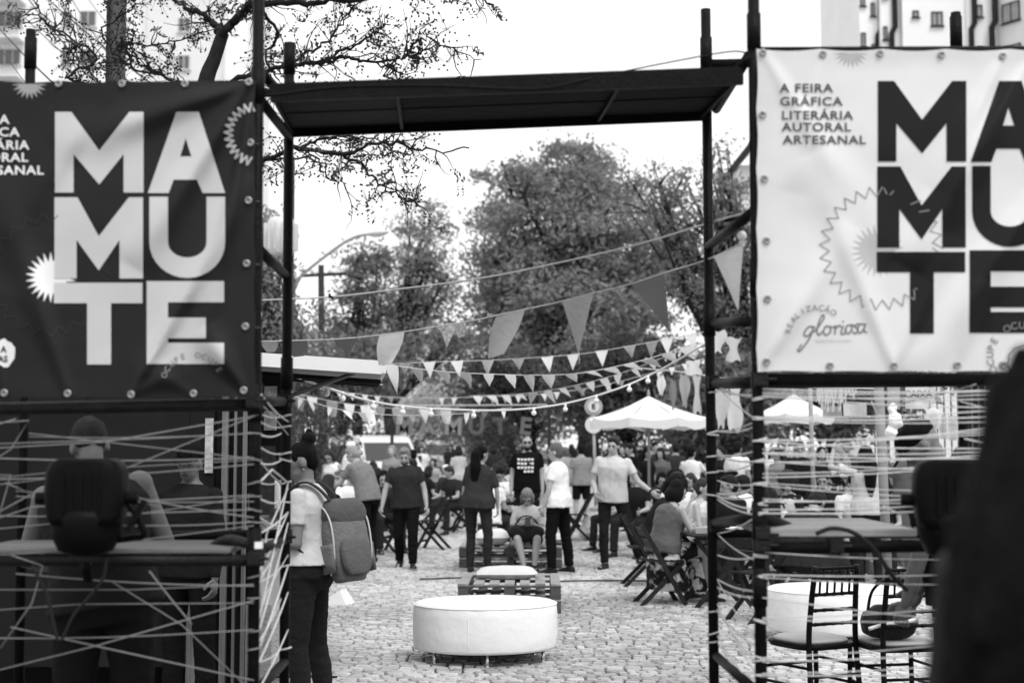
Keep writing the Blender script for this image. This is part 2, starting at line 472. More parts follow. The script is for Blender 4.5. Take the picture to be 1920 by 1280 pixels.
    if kind != 'none':
        m = MB(); hem = -.09 if kind != 'tank' else -.06
        if kind == 'tucked': hem = .02
        rs = []
        for (t, a, b_, y) in prof:
            if t < hem: continue
            ex = .020 if t > .2 else .026
            if kind == 'tank' and t > .44: a *= .72
            rs.append((t, a, b_, y, ex))
        if kind == 'loose': rs = [(t, a, b_, y, e_ + (.02 if t < .3 else .008)) for t, a, b_, y, e_ in rs]
        rs = [(hem, rs[0][1] + .004, rs[0][2] + .004, rs[0][3], rs[0][4])] + [r_ for r_ in rs if r_[0] > hem + .02]
        rs = rs[:-1] + [(rs[-1][0] - .008, rs[-1][1] + .004, rs[-1][2] + .004, rs[-1][3], .004)]
        m.loft([ring(t, a, b_, y, ex) for t, a, b_, y, ex in rs])
        sl_ = {'tee': .62, 'loose': .85, 'long': 2, 'tank': 0, 'tucked': .62}[kind]
        for i in (0, 1):
            if sl_:
                m.ell(shd[i] - V(0, 0, .004), (.056 * k * ar,) * 3)
                e1 = shd[i].lerp(elb[i], min(1, sl_)); m.cap(shd[i], e1, .055 * k * ar, (.056 if sl_ < 1 else .048) * k * ar, flat=True)
                if sl_ > 1:
                    m.ell(elb[i], (.05 * k * ar,) * 3); m.cap(elb[i], elb[i].lerp(wri[i], .95), .05 * k * ar, .034 * k * ar, flat=True)
        sm = remesh(m, vx, 3, (.005 if near else (.012 if Y < 25 else 0.008), 6 if near else 10, (1, 1, .6 if not near else 1.6)), 'shirt')
        sm.materials.append(cloth(tv, tk)); so_ = link('shirt', sm, o)
    # --- lower clothes
    kind, bv = bottom[0], bottom[1]; bk = bottom[2] if len(bottom) > 2 else 'plain'
    m = MB()
    m.loft([ring(t, a, b_, y, .012) for t, a, b_, y in prof if t < .12] + [ring(.1, .15, .11, 0, .01)])
    for i in (0, 1):
        m.ell(S(-.03) + V((i * 2 - 1) * .07, -.055, -.02) * k, (.088 * k * lr, .083 * k * lr, .095 * k))
        if kind == 'skirt':
            continue
        if kind == 'shorts':
            m.cap(hips[i], hips[i].lerp(knee[i], .8), .1 * k * lr, .085 * k * lr, flat=True)
        else:
            ex = .012 if kind == 'pants' else .006
            mid = knee[i].lerp(ank[i], .35) + V(0, -.008, 0)
            m.cap(hips[i], knee[i], (.09 + ex) * k * lr, (.056 + ex) * k * lr); m.cap(knee[i], mid, (.056 + ex) * k * lr, (.055 + ex) * k * lr)
            m.cap(mid, knee[i].lerp(ank[i], .97), (.055 + ex) * k * lr, (.042 + ex * 1.6) * k, flat=True)
    if kind == 'skirt':
        kn = (knee[0] + knee[1]) / 2; an = (ank[0] + ank[1]) / 2
        hc_ = (hips[0] + hips[1]) / 2
        f1 = (kn - hc_).normalized(); s1 = V(1, 0, 0); u1 = s1.cross(f1)
        m.loft([(hc_, s1, u1, .19 * k * lr, .12 * k), (hc_.lerp(kn, .5), s1, u1, .22 * k * lr, .11 * k), (kn + f1 * .05, s1, u1, .20 * k, .09 * k)])
        f2 = (an - kn).normalized(); u2 = s1.cross(f2)
        m.loft([(pel + V(0, .0, .02), s1, V(0, 1, 0), .19 * k * lr, .14 * k), (pel + V(0, .02, -.15), s1, V(0, 1, 0), .24 * k, .20 * k), (V(0, .04, .14), s1, V(0, 1, 0), .25 * k, .22 * k)])
        m.loft([(kn - f2 * .04, s1, u2, .2 * k, .10 * k), (kn.lerp(an, .5), s1, u2, .22 * k, .13 * k), (kn.lerp(an, .9), s1, u2, .25 * k, .16 * k)])
    pm = remesh(m, vx, 3, (.004 if near else (.008 if Y < 25 else .004), 14, (1, 1, 1.9)), 'trousers')
    pm.materials.append(cloth(bv, bk)); link({'skirt': 'skirt', 'shorts': 'shorts'}.get(kind, 'trousers'), pm, o)
    # --- shoes
    for i in (0, 1):
        m = MB(); a = ank[i]; d = ft[i]; u_ = V(0, 0, 1); sdv = d.cross(u_).normalized(); u_ = sdv.cross(d)
        rr = [(-.075, .028, .03), (-.06, .036, .045), (0, .04, .05), (.05, .043, .038), (.12, .047, .028), (.165, .04, .022), (.185, .02, .012)]
        m.loft([(a + d * y * k + u_ * (-.078 + h + .002) * k, sdv, u_, w_ * k, h * k) for y, w_, h in rr], 12, 2.6)
        q = m.build('shoe', mat('shoe_%.3f' % shoe, shoe, .6, .1), o, True)
        if det and shoe < .4:
            s3 = MB(); s3.loft([(a + d * y * k + u_ * (-.070) * k, sdv, u_, (w_ + .004) * k, .011 * k) for y, w_, h in rr], 12, 3.5)
            s3.build('sole', mat('shoe_sole', .35, .8), q, True)
    # --- hair
    hk_, hv = hair
    if hk_ != 'bald':
        m = MB()
        def hh(c, r): m.ell(hc + Hm @ (V(*c) * hk), tuple(x * hk for x in r), Hm)
        if hk_ == 'buzz': hh((0, -.022, .036), (.0785, .095, .091))
        elif hk_ == 'cap':
            hh((0, -.012, .055), (.082, .102, .072)); 
        elif hk_ == 'afro': hh((0, -.03, .06), (.15, .15, .14)); hh((0, -.05, 0), (.13, .12, .12))
        elif hk_ == 'bun': hh((0, -.02, .038), (.078, .096, .087)); hh((0, -.05, .0), (.066, .06, .07))
        else: hh((0, -.022, .042), (.083, .096, .09)); hh((0, -.045, -.005), (.078, .072, .085))
        if hk_ == 'short': hh((0, .03, .095), (.06, .05, .03))
        if hk_ == 'mane':
            b0 = hc + Hm @ V(0, -.04, .05) * hk
            for s_ in (-1, 0, 1): m.tube([b0 + sxv * s_ * .06, b0 + sxv * s_ * .06 - V(0, .05, .12), S(.42) + sxv * s_ * .10 - fwd * .11, S(.28) + sxv * s_ * .13 - fwd * .13, S(.0) + sxv * s_ * .12 - fwd * .14], [.07, .08, .075, .07, .03], 12)
            rl = random.Random(2)
            for q in range(34):
                a_ = rl.uniform(-1, 1); m.tube(catmull([b0 + sxv * a_ * .09 + V(0, -.03, rl.uniform(-.02, .06)), b0 + sxv * (a_ * .15 + rl.uniform(-.01, .01)) - V(0, .07, .14), S(.36) + sxv * (a_ * .20 + rl.uniform(-.02, .02)) - fwd * rl.uniform(.10, .19), S(.18) + sxv * (a_ * .22 + rl.uniform(-.03, .03)) - fwd * rl.uniform(.12, .2), S(rl.uniform(-.05, .1)) + sxv * a_ * .2 - fwd * .15], 3), [.016] * 10 + [.012, .008, .004], 6)
        if hk_ in ('long', 'verylong'):
            L = .34 if hk_ == 'long' else .46
            b0 = hc + Hm @ V(0, -.06, .0) * hk
            b1 = S(.40) + fwd * (-.135 * W) * k; b2 = S(.47 - L) - fwd * (.125 * W) * k
            m.tube([b0, b0.lerp(b1, .5) - fwd * .03 * k, b1, b1.lerp(b2, .5), b2], [.085 * k, .09 * k, .08 * k, .066 * k, .02 * k], 12)
            for s_ in (-1, 1):
                m.cap(hc + Hm @ V(s_ * .07, -.02, .03) * hk, S(.44) + sxv * s_ * .09 * k - fwd * .05 * k, .035 * k, .045 * k)
        if hk_ == 'pony':
            b0 = hc + Hm @ V(0, -.10, .06) * hk
            m.tube([b0, b0 + V(0, -.05, -.06) * k, b0 + V(0, -.06, -.25) * k, b0 + V(0, -.045, -.42) * k, b0 + V(0, -.03, -.52) * k], [.045 * k, .068 * k, .08 * k, .058 * k, .015 * k], 10)
        if hk_ == 'bun': hh((.0, -.085, .125), (.045, .045, .04)); hh((.015, -.10, .155), (.024, .024, .03))
        if hk_ == 'lowbun': hh((0, -.115, .01), (.042, .04, .042))
        if hk_ == 'bob':
            hh((0, -.05, -.05), (.1, .085, .1))
            for s_ in (-1, 1): hh((s_ * .075, -.0, -.04), (.025, .05, .09))
        hm_ = remesh(m, min(vx, .012), 2, (.012 if hk_ in ('afro',) else .006, 22, (1.6, 1.6, .5)), 'hair')
        nm = 'cap_crown' if hk_ == 'cap' else ('afro_hair' if hk_ == 'afro' else 'hair')
        hm_.materials.append(cloth(hv) if hk_ == 'cap' else hairm(hv)); ho = link(nm, hm_, o)
        if hk_ == 'cap':
            b = MB(); b.loft([(hc + Hm @ V(0, y, .045 - (y - .07) * .25) * hk, Hm @ V(1, 0, 0), Hm @ V(0, 0, 1), w_ * hk, .006 * hk) for y, w_ in ((.05, .075), (.09, .074), (.13, .062), (.155, .035))], 12, 3)
            b.build('visor', cloth(hv), ho, True)
    if beard:
        m = MB(); m.ell(hc + Hm @ (V(0, .034, -.068) * hk), tuple(x * hk for x in (.055, .056, .05)), Hm)
        bo = m.build('beard', hairm(beard), o, True)
    fcam = Matrix.Rotation(fr, 3, 'Z') @ (Hm @ V(0, 1, 0))
    if det and fcam.y < .35:
        m = MB()
        if glasses:
            for s_ in (-1, 1): m.ell(hc + Hm @ (V(s_ * .031, .094, .012) * hk), tuple(x * hk for x in (.026, .008, .018)), Hm, 10, 6)
            m.cap(hc + Hm @ V(-.03, .098, .017) * hk, hc + Hm @ V(.03, .098, .017) * hk, .004, .004, 6)
            for s_ in (-1, 1): m.cap(hc + Hm @ V(s_ * .055, .085, .016) * hk, hc + Hm @ V(s_ * .078, .0, .01) * hk, .003, .003, 6)
            m.build('sunglasses', mat('dark_glass', .01, .15), o, True)
        else:
            for s_ in (-1, 1):
                m = MB(); m.ell(hc + Hm @ (V(s_ * .03, .083, .010) * hk), tuple(x * hk for x in (.015, .008, .009)), Hm, 8, 5); m.build('eye', mat('eye_dark', .02, .3), o, True)
                m = MB(); m.cap(hc + Hm @ V(s_ * .016, .090, .030) * hk, hc + Hm @ V(s_ * .046, .078, .030) * hk, .0045 * hk, .003 * hk, 6); m.build('eyebrow', hairm(.04), o, True)
        m = MB(); m.cap(hc + Hm @ V(-.018, .090, -.058) * hk, hc + Hm @ V(.018, .090, -.058) * hk, .0038 * hk, .0038 * hk, 6)
        m.build('mouth', mat('lips_%.3f' % skinv, skinv * .45, .5), o, True)
    rot = Matrix.Translation(o.location) @ Matrix.Rotation(fr, 4, 'Z')
    return dict(obj=o, M=rot, S=S, hc=hc, Hm=Hm, shd=shd, elb=elb, wri=wri, fad=fad, k=k, fwd=fwd, up=up, sx=sxv, hips=hips, knee=knee, ank=ank, pel=pel)
def onp(p, v): return p['M'] @ v
# ------------------------------------------------------------------ ground
def sheet(name, x0, x1, y0, y1, z, m, nx=1, ny=1, amp=0):
    vs = []; fs = []
    for j in range(ny + 1):
        for i in range(nx + 1):
            x = x0 + (x1 - x0) * i / nx; y = y0 + (y1 - y0) * j / ny
            vs.append((x, y, z + (amp * noise.noise(Vector((x * .4, y * .4, 0))) if amp else 0)))
    for j in range(ny):
        for i in range(nx):
            a = j * (nx + 1) + i; fs.append((a, a + 1, a + nx + 2, a + nx + 1))
    me = bpy.data.meshes.new(name); me.from_pydata(vs, [], fs); me.materials.append(m)
    o = link(name, me); o['kind'] = 'structure'; return o
sheet('ground', -400, 400, -60, 900, -0.03, mat('earth', .16, .95, .3, 4, var=.4, vscale=.6))
def cobble_mat():
    m = mat('street_bed', .07, .95, .5, 40, var=.3, vscale=6)
    return m
street = sheet('street', -7.5, 4.6, -4, 30, -0.012, cobble_mat())
STONE = [mat('granite_%d' % i, v, .62, .5, 45, var=.22, vscale=14, spec=.5) for i, v in enumerate((.26, .34, .42, .50))]
def cobble(mb, x, y, wx, wy, h, rz):
    c, s = math.cos(rz), math.sin(rz)
    top = []; bot = []; mid = []
    n = 8
    for k in range(n):
        t = 2 * math.pi * (k + .5) / n
        ux = math.copysign(abs(math.cos(t)) ** .35, math.cos(t)); uy = math.copysign(abs(math.sin(t)) ** .35, math.sin(t))
        j = random.uniform(.90, 1.05)
        for lst, sc_, z in ((bot, 1.0, -.03), (mid, 1.0, h - .012), (top, .87, h)):
            X_ = ux * wx / 2 * sc_ * j; Y_ = uy * wy / 2 * sc_ * j
            lst.append((x + X_ * c - Y_ * s, y + X_ * s + Y_ * c, z + (random.uniform(-.0025, .0025) if z > 0 else 0)))
    base = len(mb.v)
    mb.v.extend(bot + mid + top)
    for k in range(n):
        k2 = (k + 1) % n
        mb.f.append((base + k, base + k2, base + n + k2, base + n + k)); mb.f.append((base + n + k, base + n + k2, base + 2 * n + k2, base + 2 * n + k))
    mb.f.append(tuple(base + 2 * n + k for k in range(n)))
def street_z(x, y): return .006 * noise.noise(Vector((x * .8, y * .8, 3))) 
rows = []
y = 7.5; fine = []; far = [MB() for _ in STONE]
picked = 0; cand = []
while y < 29:
    pitch = .086 + .006 * math.sin(y * 5)
    x = -6.5 + random.uniform(0, .1)
    xr = 4.4
    while x < xr:
        wx = random.uniform(.07, .145); wy = pitch * random.uniform(.86, .97)
        yy = y + .025 * math.sin(x * 1.3 + y * .4) + random.uniform(-.006, .006)
        px = 960 + F * (x) / yy; 
        if -80 < px < 2000: cand.append((x + wx / 2, yy, wx - .009, wy, .014 + random.uniform(-.006, .006) + street_z(x, yy), random.gauss(0, .035)))
        x += wx
    y += pitch
def vis(c):
    px = 960 + F * c[0] / c[1]; py = 838 + F * CH / c[1]
    return 540 < px < 1300 and py < 1290 and not (780 < px < 1040 and 1130 < py < 1235)
vc = sorted([c for c in cand if vis(c)], key=lambda c: c[1])[:296]
vs_ = set(id(c) for c in vc)
def pick(c): return max(0, min(3, int(1.9 + 2.2 * noise.noise(Vector((c[0] * .55, c[1] * .4, 1))) + random.gauss(0, .85))))
for c in cand:
    if id(c) in vs_:
        mb = MB(); cobble(mb, 0, 0, c[2], c[3], c[4], c[5])
        o = mb.build('cobblestone', STONE[pick(c)], street); o.location = (c[0], c[1], 0)
    else: cobble(far[pick(c)], *c)
allv = bmesh.new()
me = bpy.data.meshes.new('cobblestones')
vv = []; ff = []; mi = []
for i, q in enumerate(far):
    n0 = len(vv); vv += q.v; ff += [tuple(a + n0 for a in f) for f in q.f]; mi += [i] * len(q.f)
me.from_pydata(vv, [], ff); me.polygons.foreach_set('material_index', mi)
for s_ in STONE: me.materials.append(s_)
o = link('cobblestones', me, street); o['kind'] = 'stuff'
# beyond: the same street, too far to tell the stones apart
sheet('far_street', -7.5, 4.6, 29.0, 140, 0.004, mat('far_granite', .36, .8, .6, 9, var=.3, vscale=7))
# pavement and verge on the right
pv = sheet('pavement', 6.4, 14, -4, 140, .13, mat('pavement_concrete', .34, .85, .3, 20, var=.2, vscale=2))
mb = MB()
for j in range(90): mb.box((4.66, 3.5 + j * .8, .05), (.14, .78, .2), jit=.004)
k_ = mb.build('kerb', mat('kerb_stone', .34, .8, .4, 20, var=.2, vscale=5)); k_['kind'] = 'structure'
mb = MB()
for j in range(90): mb.box((-7.56, 3.5 + j * .8, .05), (.14, .78, .2), jit=.004)
k_ = mb.build('kerb', mat('kerb_stone', .34, .8, .4)); k_['kind'] = 'structure'
sheet('verge', 4.73, 6.4, -4, 70, .09, mat('soil', .10, .95, .6, 12, var=.5, vscale=5), 12, 100, .03)
sheet('left_pavement', -14, -7.63, -4, 140, .13, mat('pavement_concrete', .34))
def blades(name, x0, x1, y0, y1, z, n, h, v, kind='stuff'):
    vs = []; fs = []
    for i in range(n):
        x = random.uniform(x0, x1); y = random.uniform(y0, y1); a = random.uniform(0, 6.28); hh = h * random.uniform(.4, 1.2); w_ = .008
        dx, dy = math.cos(a), math.sin(a); b = len(vs); l = random.uniform(.2, .7) * hh
        vs += [(x - dx * w_, y - dy * w_, z), (x + dx * w_, y + dy * w_, z), (x + dy * l, y - dx * l, z + hh)]; fs.append((b, b + 1, b + 2))
    me = bpy.data.meshes.new(name); me.from_pydata(vs, [], fs); me.materials.append(mat('grass_%.2f' % v, v, .8, trans=.3))
    o = link(name, me); o['kind'] = kind; return o
g = blades('grass', 4.75, 6.4, 13, 32, .08, 22000, .13, .13); tag(g, 'short rough grass on the verge behind the right-hand chairs', 'grass')

# ------------------------------------------------------------------ trees
def leafquad(vs, fs, p, s, a=None):
    n = Vector((random.gauss(0, 1), random.gauss(0, 1), random.gauss(.3, 1))).normalized()
    u = n.orthogonal().normalized(); u.rotate(Matrix.Rotation(random.uniform(0, 6.28), 3, n)); v_ = n.cross(u)
    b = len(vs); L = s * random.uniform(.7, 1.3); W = L * .42
    vs += [p - u * L * .5, p + v_ * W * .5, p + u * L * .5, p - v_ * W * .5]; fs.append((b, b + 1, b + 2, b + 3))
def leafmesh(name, vs, fs, m, parent, kind=None):
    me = bpy.data.meshes.new(name); me.from_pydata([tuple(v) for v in vs], [], fs); me.materials.append(m)
    return link(name, me, parent)
def bark(v): return mat('bark_%.3f' % v, v, .9, .8, 25, var=.4, vscale=12, stretch=(1, 1, .35))
def tree(label, X, Y, base_r, fork_z, blobs, nclump, leaf, v, per=42, clump=.5, group=None, limbs=10, hollow=.3, bv=.05, name='street_tree', spread=1.0, upright=False, trans=.35):
    rnd = random.Random(int(abs(X * 131 + Y * 17)))
    t = thing(name, (X, Y, 0), label, 'tree', group)
    base = Vector((X, Y, 0)); fork = Vector((X + rnd.uniform(-.2, .2), Y, fork_z))
    tr = MB(); tr.tube(catmull([base, base.lerp(fork, .5) + Vector((.12, 0, 0)), fork], 4), [base_r * 1.25] + [base_r] * 3 + [base_r * .8] * 5, 12)
    tr.build('trunk', bark(bv), t, True)
    lm = MB(); vs = []; fs = []; cl = []
    tot = sum(b[3] * b[4] for b in blobs)
    for (bx, by, bz, rx, rz) in blobs:
        c = Vector((bx, by, bz)); n = max(3, int(nclump * rx * rz / tot))
        nl = max(2, int(limbs * rx * rz / tot) + 1)
        ends = []
        for i in range(nl):
            a = rnd.uniform(0, 6.28); q = rnd.uniform(.35, .95)
            e = c + Vector((math.cos(a) * rx * q, math.sin(a) * rx * q * .9, rnd.uniform(-.35, .9) * rz))
            if upright: e = c + Vector((math.cos(a) * rx * q * .8, math.sin(a) * rx * q * .7, rz * rnd.uniform(.3, 1)))
            mid = fork.lerp(e, .5) + Vector((rnd.uniform(-.3, .3), rnd.uniform(-.3, .3), rnd.uniform(0, .5)))
            pts = catmull([fork, mid, e], 5); lm.tube(pts, [base_r * (.36 if upright else .6) * (1 - .85 * k / (len(pts) - 1)) for k in range(len(pts))], 6)
            for k in range(3):
                s_ = pts[rnd.randrange(4, len(pts) - 1)]
                e2 = s_ + Vector((rnd.gauss(0, .9), rnd.gauss(0, .9), rnd.uniform(.2, 1.4) if upright else rnd.gauss(.3, .7))) * rx * .35
                p2 = catmull([s_, s_.lerp(e2, .5) + Vector((rnd.uniform(-.1, .1), 0, .1)), e2], 3)
                lm.tube(p2, [base_r * .16 * (1 - .8 * k2 / (len(p2) - 1)) for k2 in range(len(p2))], 5)
                ends += p2[2:]
            ends += pts[5:]
        for i in range(n):
            if (upright and rnd.random() < .8) or rnd.random() < .35:
                p = rnd.choice(ends) + Vector((rnd.gauss(0, .3), rnd.gauss(0, .3), rnd.gauss(0, .3))) * clump * 1.2
            else:
                d = Vector((rnd.gauss(0, 1), rnd.gauss(0, 1), rnd.gauss(0, 1))).normalized() * (hollow + (1 - hollow) * rnd.random() ** .6)
                lump = 1 + .22 * noise.noise(Vector((d.x * 2 + bx, d.y * 2, d.z * 2 + bz)))
                p = c + Vector((d.x * rx, d.y * rx * .9, d.z * rz)) * lump
            cs = clump * rnd.uniform(.5, 1.25)
            fl = rnd.uniform(.3, .6)
            for j in range(int(per * cs / clump)):
                leafquad(vs, fs, p + Vector((random.gauss(0, .42), random.gauss(0, .42), random.gauss(0, fl * .6))) * cs, leaf)
    lm.build('limbs', bark(bv), t, True)
    leafmesh('crown', vs, fs, mat('leaf_%.3f' % v, v, .75, var=.45, vscale=.9, trans=trans, spec=.25), t)
    return t
def blob(px, py, Y, rpx, rpy, dy=0):
    p = at(px, py, Y + dy); s = F / (Y + dy); return (p.x, p.y, p.z, rpx / s, rpy / s)
# big dense tree right of centre
Y = 46
tree('big dense leafy tree in the middle, tallest of the row behind the bunting', gx(1095, Y), Y, .42, 3.6,
     [blob(1000, 400, Y, 120, 115), blob(1075, 350, Y, 95, 85, 1), blob(980, 560, Y, 105, 110), blob(1150, 470, Y, 130, 150), blob(1090, 620, Y, 150, 120, -1), blob(930, 490, Y, 50, 60, -1)],
     340, .21, .25, per=185, clump=.95, limbs=18, group='trees along the street')
Y = 37
tree('bare-limbed upright tree with sparse leaves behind the right-hand scaffold post', gx(1400, Y), Y, .26, 2.2,
     [blob(1290, 480, Y, 150, 200), blob(1200, 420, Y, 100, 130, .5), blob(1370, 400, Y, 80, 160, -.5), blob(1330, 620, Y, 110, 120)],
     420, .13, .20, per=40, clump=.42, limbs=34, hollow=.2, upright=True, bv=.035, group='trees along the street')
Y = 56
tree('tall layered tree behind the curved street lamp', gx(735, Y), Y, .3, 3.2,
     [blob(800, 425, Y, 48, 38), blob(785, 490, Y, 52, 34), blob(845, 540, Y, 34, 30), blob(760, 590, Y, 60, 34, 1), blob(840, 640, Y, 50, 30, -1)], 92, .2, .24, per=120, clump=1.0, limbs=20, bv=.04, group='trees along the street')
Y = 52
tree('dark round tree between the utility pole and the tall layered tree', gx(665, Y), Y, .26, 3.4,
     [blob(693, 490, Y, 46, 36), blob(688, 560, Y, 50, 30), blob(665, 625, Y, 62, 34, .6), blob(740, 650, Y, 60, 36)], 84, .2, .18, per=130, clump=.95, limbs=12, bv=.04, group='trees along the street')
Y = 30
tree('leafy tree half hidden behind the left scaffold post', gx(495, Y), Y, .16, 2.8,
     [blob(500, 520, Y, 55, 110), blob(545, 600, Y, 30, 55), blob(470, 430, Y, 45, 60), blob(520, 640, Y, 60, 60)], 150, .14, .24, per=40, clump=.45, limbs=12, group='trees along the street')
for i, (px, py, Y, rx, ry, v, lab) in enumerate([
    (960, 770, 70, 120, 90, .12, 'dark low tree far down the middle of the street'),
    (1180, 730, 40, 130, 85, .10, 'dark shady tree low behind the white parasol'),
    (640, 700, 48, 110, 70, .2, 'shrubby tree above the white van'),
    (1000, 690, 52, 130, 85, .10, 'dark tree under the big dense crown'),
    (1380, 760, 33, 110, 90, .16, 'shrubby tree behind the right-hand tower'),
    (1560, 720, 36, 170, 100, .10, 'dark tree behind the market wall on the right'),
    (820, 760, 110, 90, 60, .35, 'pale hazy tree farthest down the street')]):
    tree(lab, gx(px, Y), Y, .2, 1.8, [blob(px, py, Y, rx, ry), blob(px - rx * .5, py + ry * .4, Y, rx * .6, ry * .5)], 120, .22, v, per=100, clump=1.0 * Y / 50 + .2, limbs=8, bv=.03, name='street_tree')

# near tree on the left: traced limbs with twigs, berries and leaflets
def near_tree():
    Y = 13.0; s = F / Y
    rnd = random.Random(5)
    base = at(372, 300, Y)
    t = thing('berry_tree', (base.x, Y, 0), 'near tree with dark forked limbs and berry clusters reaching over the scaffold', 'tree')
    rootp = Vector((base.x - .05, Y, 0))
    trunk = MB(); pts = [rootp, at(360, 500, Y), at(368, 300, Y), at(385, 160, Y), at(402, 110, Y), at(418, 62, Y)]
    trunk.tube(catmull(pts, 5), [.15, .14, .135, .13, .12, .115, .11, .10, .10, .095, .09, .088, .085, .082, .08, .08, .075, .072, .07, .068, .065, .064, .063, .062, .06, .06], 12)
    trunk.build('trunk', bark(.035), t, True)
    br = [([(418, 62, 0), (395, 38, .1), (352, 14, .2), (318, -8, .3), (270, -60, .3)], 11, 5),
          ([(415, 70, 0), (445, 30, -.1), (480, 6, -.2), (560, 6, -.3), (620, 2, -.3), (760, -8, -.5), (880, -10, -.6), (925, 12, -.6)], 15, 2),
          ([(380, 190, 0), (450, 148, -.2), (540, 125, -.3), (600, 118, -.4), (650, 110, -.4), (705, 116, -.4), (762, 105, -.5), (825, 82, -.5)], 9, 2),
          ([(370, 330, 0), (430, 318, -.1), (490, 303, -.2), (560, 280, -.3), (640, 290, -.4), (690, 272, -.4), (745, 268, -.4), (800, 284, -.5), (880, 276, -.5)], 10, 2),
          ([(560, 280, -.3), (600, 262, -.3), (660, 255, -.3), (730, 268, -.2)], 6, 2),
          ([(640, 290, -.4), (672, 306, -.4), (700, 335, -.4), (735, 362, -.4), (770, 376, -.4), (800, 380, -.4)], 5, 1.5),
          ([(500, 300, -.2), (590, 296, 0), (610, 330, 0), (650, 345, 0)], 4, 1.5),
          ([(385, 170, 0), (300, 140, .2), (240, 100, .3), (230, 82, .3), (310, 82, .2), (380, 60, .1)], 5, 2),
          ([(372, 260, 0), (250, 190, .3), (130, 145, .5), (180, 105, .5), (90, 48, .6), (70, 8, .6)], 7, 2),
          ([(180, 105, .5), (150, 95, .5), (110, 60, .5), (90, 40, .5)], 4, 1.5),
          ([(300, 140, .2), (240, 125, .2), (190, 60, .3), (245, 20, .3), (252, -10, .3)], 4, 2),
          ([(540, 125, -.3), (590, 92, -.3), (640, 50, -.3), (660, 12, -.3)], 5, 1.5),
          ([(600, 118, -.4), (650, 92, -.4), (700, 62, -.4), (730, 45, -.4)], 5, 1.5),
          ([(762, 105, -.5), (780, 80, -.5), (800, 72, -.5), (835, 88, -.5), (900, 112, -.5)], 4, 1.5),
          ([(480, 6, -.2), (520, 60, -.1), (500, 110, 0), (520, 150, 0)], 6, 2),
          ([(700, 116, -.4), (740, 128, -.4), (720, 145, -.4), (760, 150, -.4)], 3, 1.5)]
    vs = []; fs = []; bv = MB(); tw = MB(); lv = []; lf = []
    for pts, w0, w1 in br:
        P = [at(a, b, Y + c) for a, b, c in pts]
        C = catmull(P, 7); n = len(C)
        # knobbly
        C = [C[0]] + [p + Vector((rnd.gauss(0, .012), rnd.gauss(0, .02), rnd.gauss(0, .012))) for p in C[1:]]
        lb = MB(); lb.tube(C, [(w0 + (w1 - w0) * (i / n)) * .6 / s * rnd.uniform(.88, 1.15) for i in range(n)], 8); lb.build('limb', bark(.03), t, True)
        L = sum((C[i + 1] - C[i]).length for i in range(n - 1))
        for q in range(int(L * 13)):
            i = rnd.randrange(2, n - 1); p = C[i]; d = (C[i] - C[i - 1]).normalized()
            dd = (d * rnd.uniform(.2, 1) + Vector((rnd.gauss(0, .7), rnd.gauss(0, .5), rnd.gauss(.15, .8)))).normalized()
            ln = rnd.uniform(.10, .50)
            T = [p]; 
            for k in range(5):
                dd = (dd + Vector((rnd.gauss(0, .28), rnd.gauss(0, .25), rnd.gauss(0, .28)))).normalized(); T.append(T[-1] + dd * ln / 5)
            tw.tube(T, [.007, .006, .005, .004, .003, .002], 4, False)
            r = rnd.random()
            if r < .35:        # berries
                for b in range(rnd.randrange(12, 26)):
                    c = T[rnd.randrange(2, 6)] + Vector((rnd.gauss(0, .06), rnd.gauss(0, .06), rnd.gauss(0, .06)))
                    bv.ell(c, (.011,) * 3, None, 5, 3); tw.tube([T[4], c], [.002, .0015], 3, False)
            elif r < .62:       # pinnate leaflets hanging
                for tip in (T[3], T[5]):
                    d0 = Vector((rnd.gauss(0, .6), rnd.gauss(0, .5), -rnd.uniform(.2, 1))).normalized()
                    for k in range(6):
                        for sd_ in (-1, 1):
                            leafquad(lv, lf, tip + d0 * k * .028 + Vector((sd_ * .022, rnd.gauss(0, .01), -.012)), .052)
            elif r < .75:     # moss balls of fine threads
                for b in range(22):
                    dv = Vector((rnd.gauss(0, 1), rnd.gauss(0, 1), rnd.gauss(0, 1))).normalized() * rnd.uniform(.04, .10)
                    tw.tube([T[2], T[2] + dv], [.002, .001], 3, False)
    a = tw.build('twigs', bark(.035), t); a['kind'] = 'stuff'
    a = bv.build('berries', mat('berry', .03, .5), t); a['kind'] = 'stuff'
    a = leafmesh('leaves', lv, lf, mat('near_leaf', .07, .6, trans=.3), t); a['kind'] = 'stuff'
near_tree()

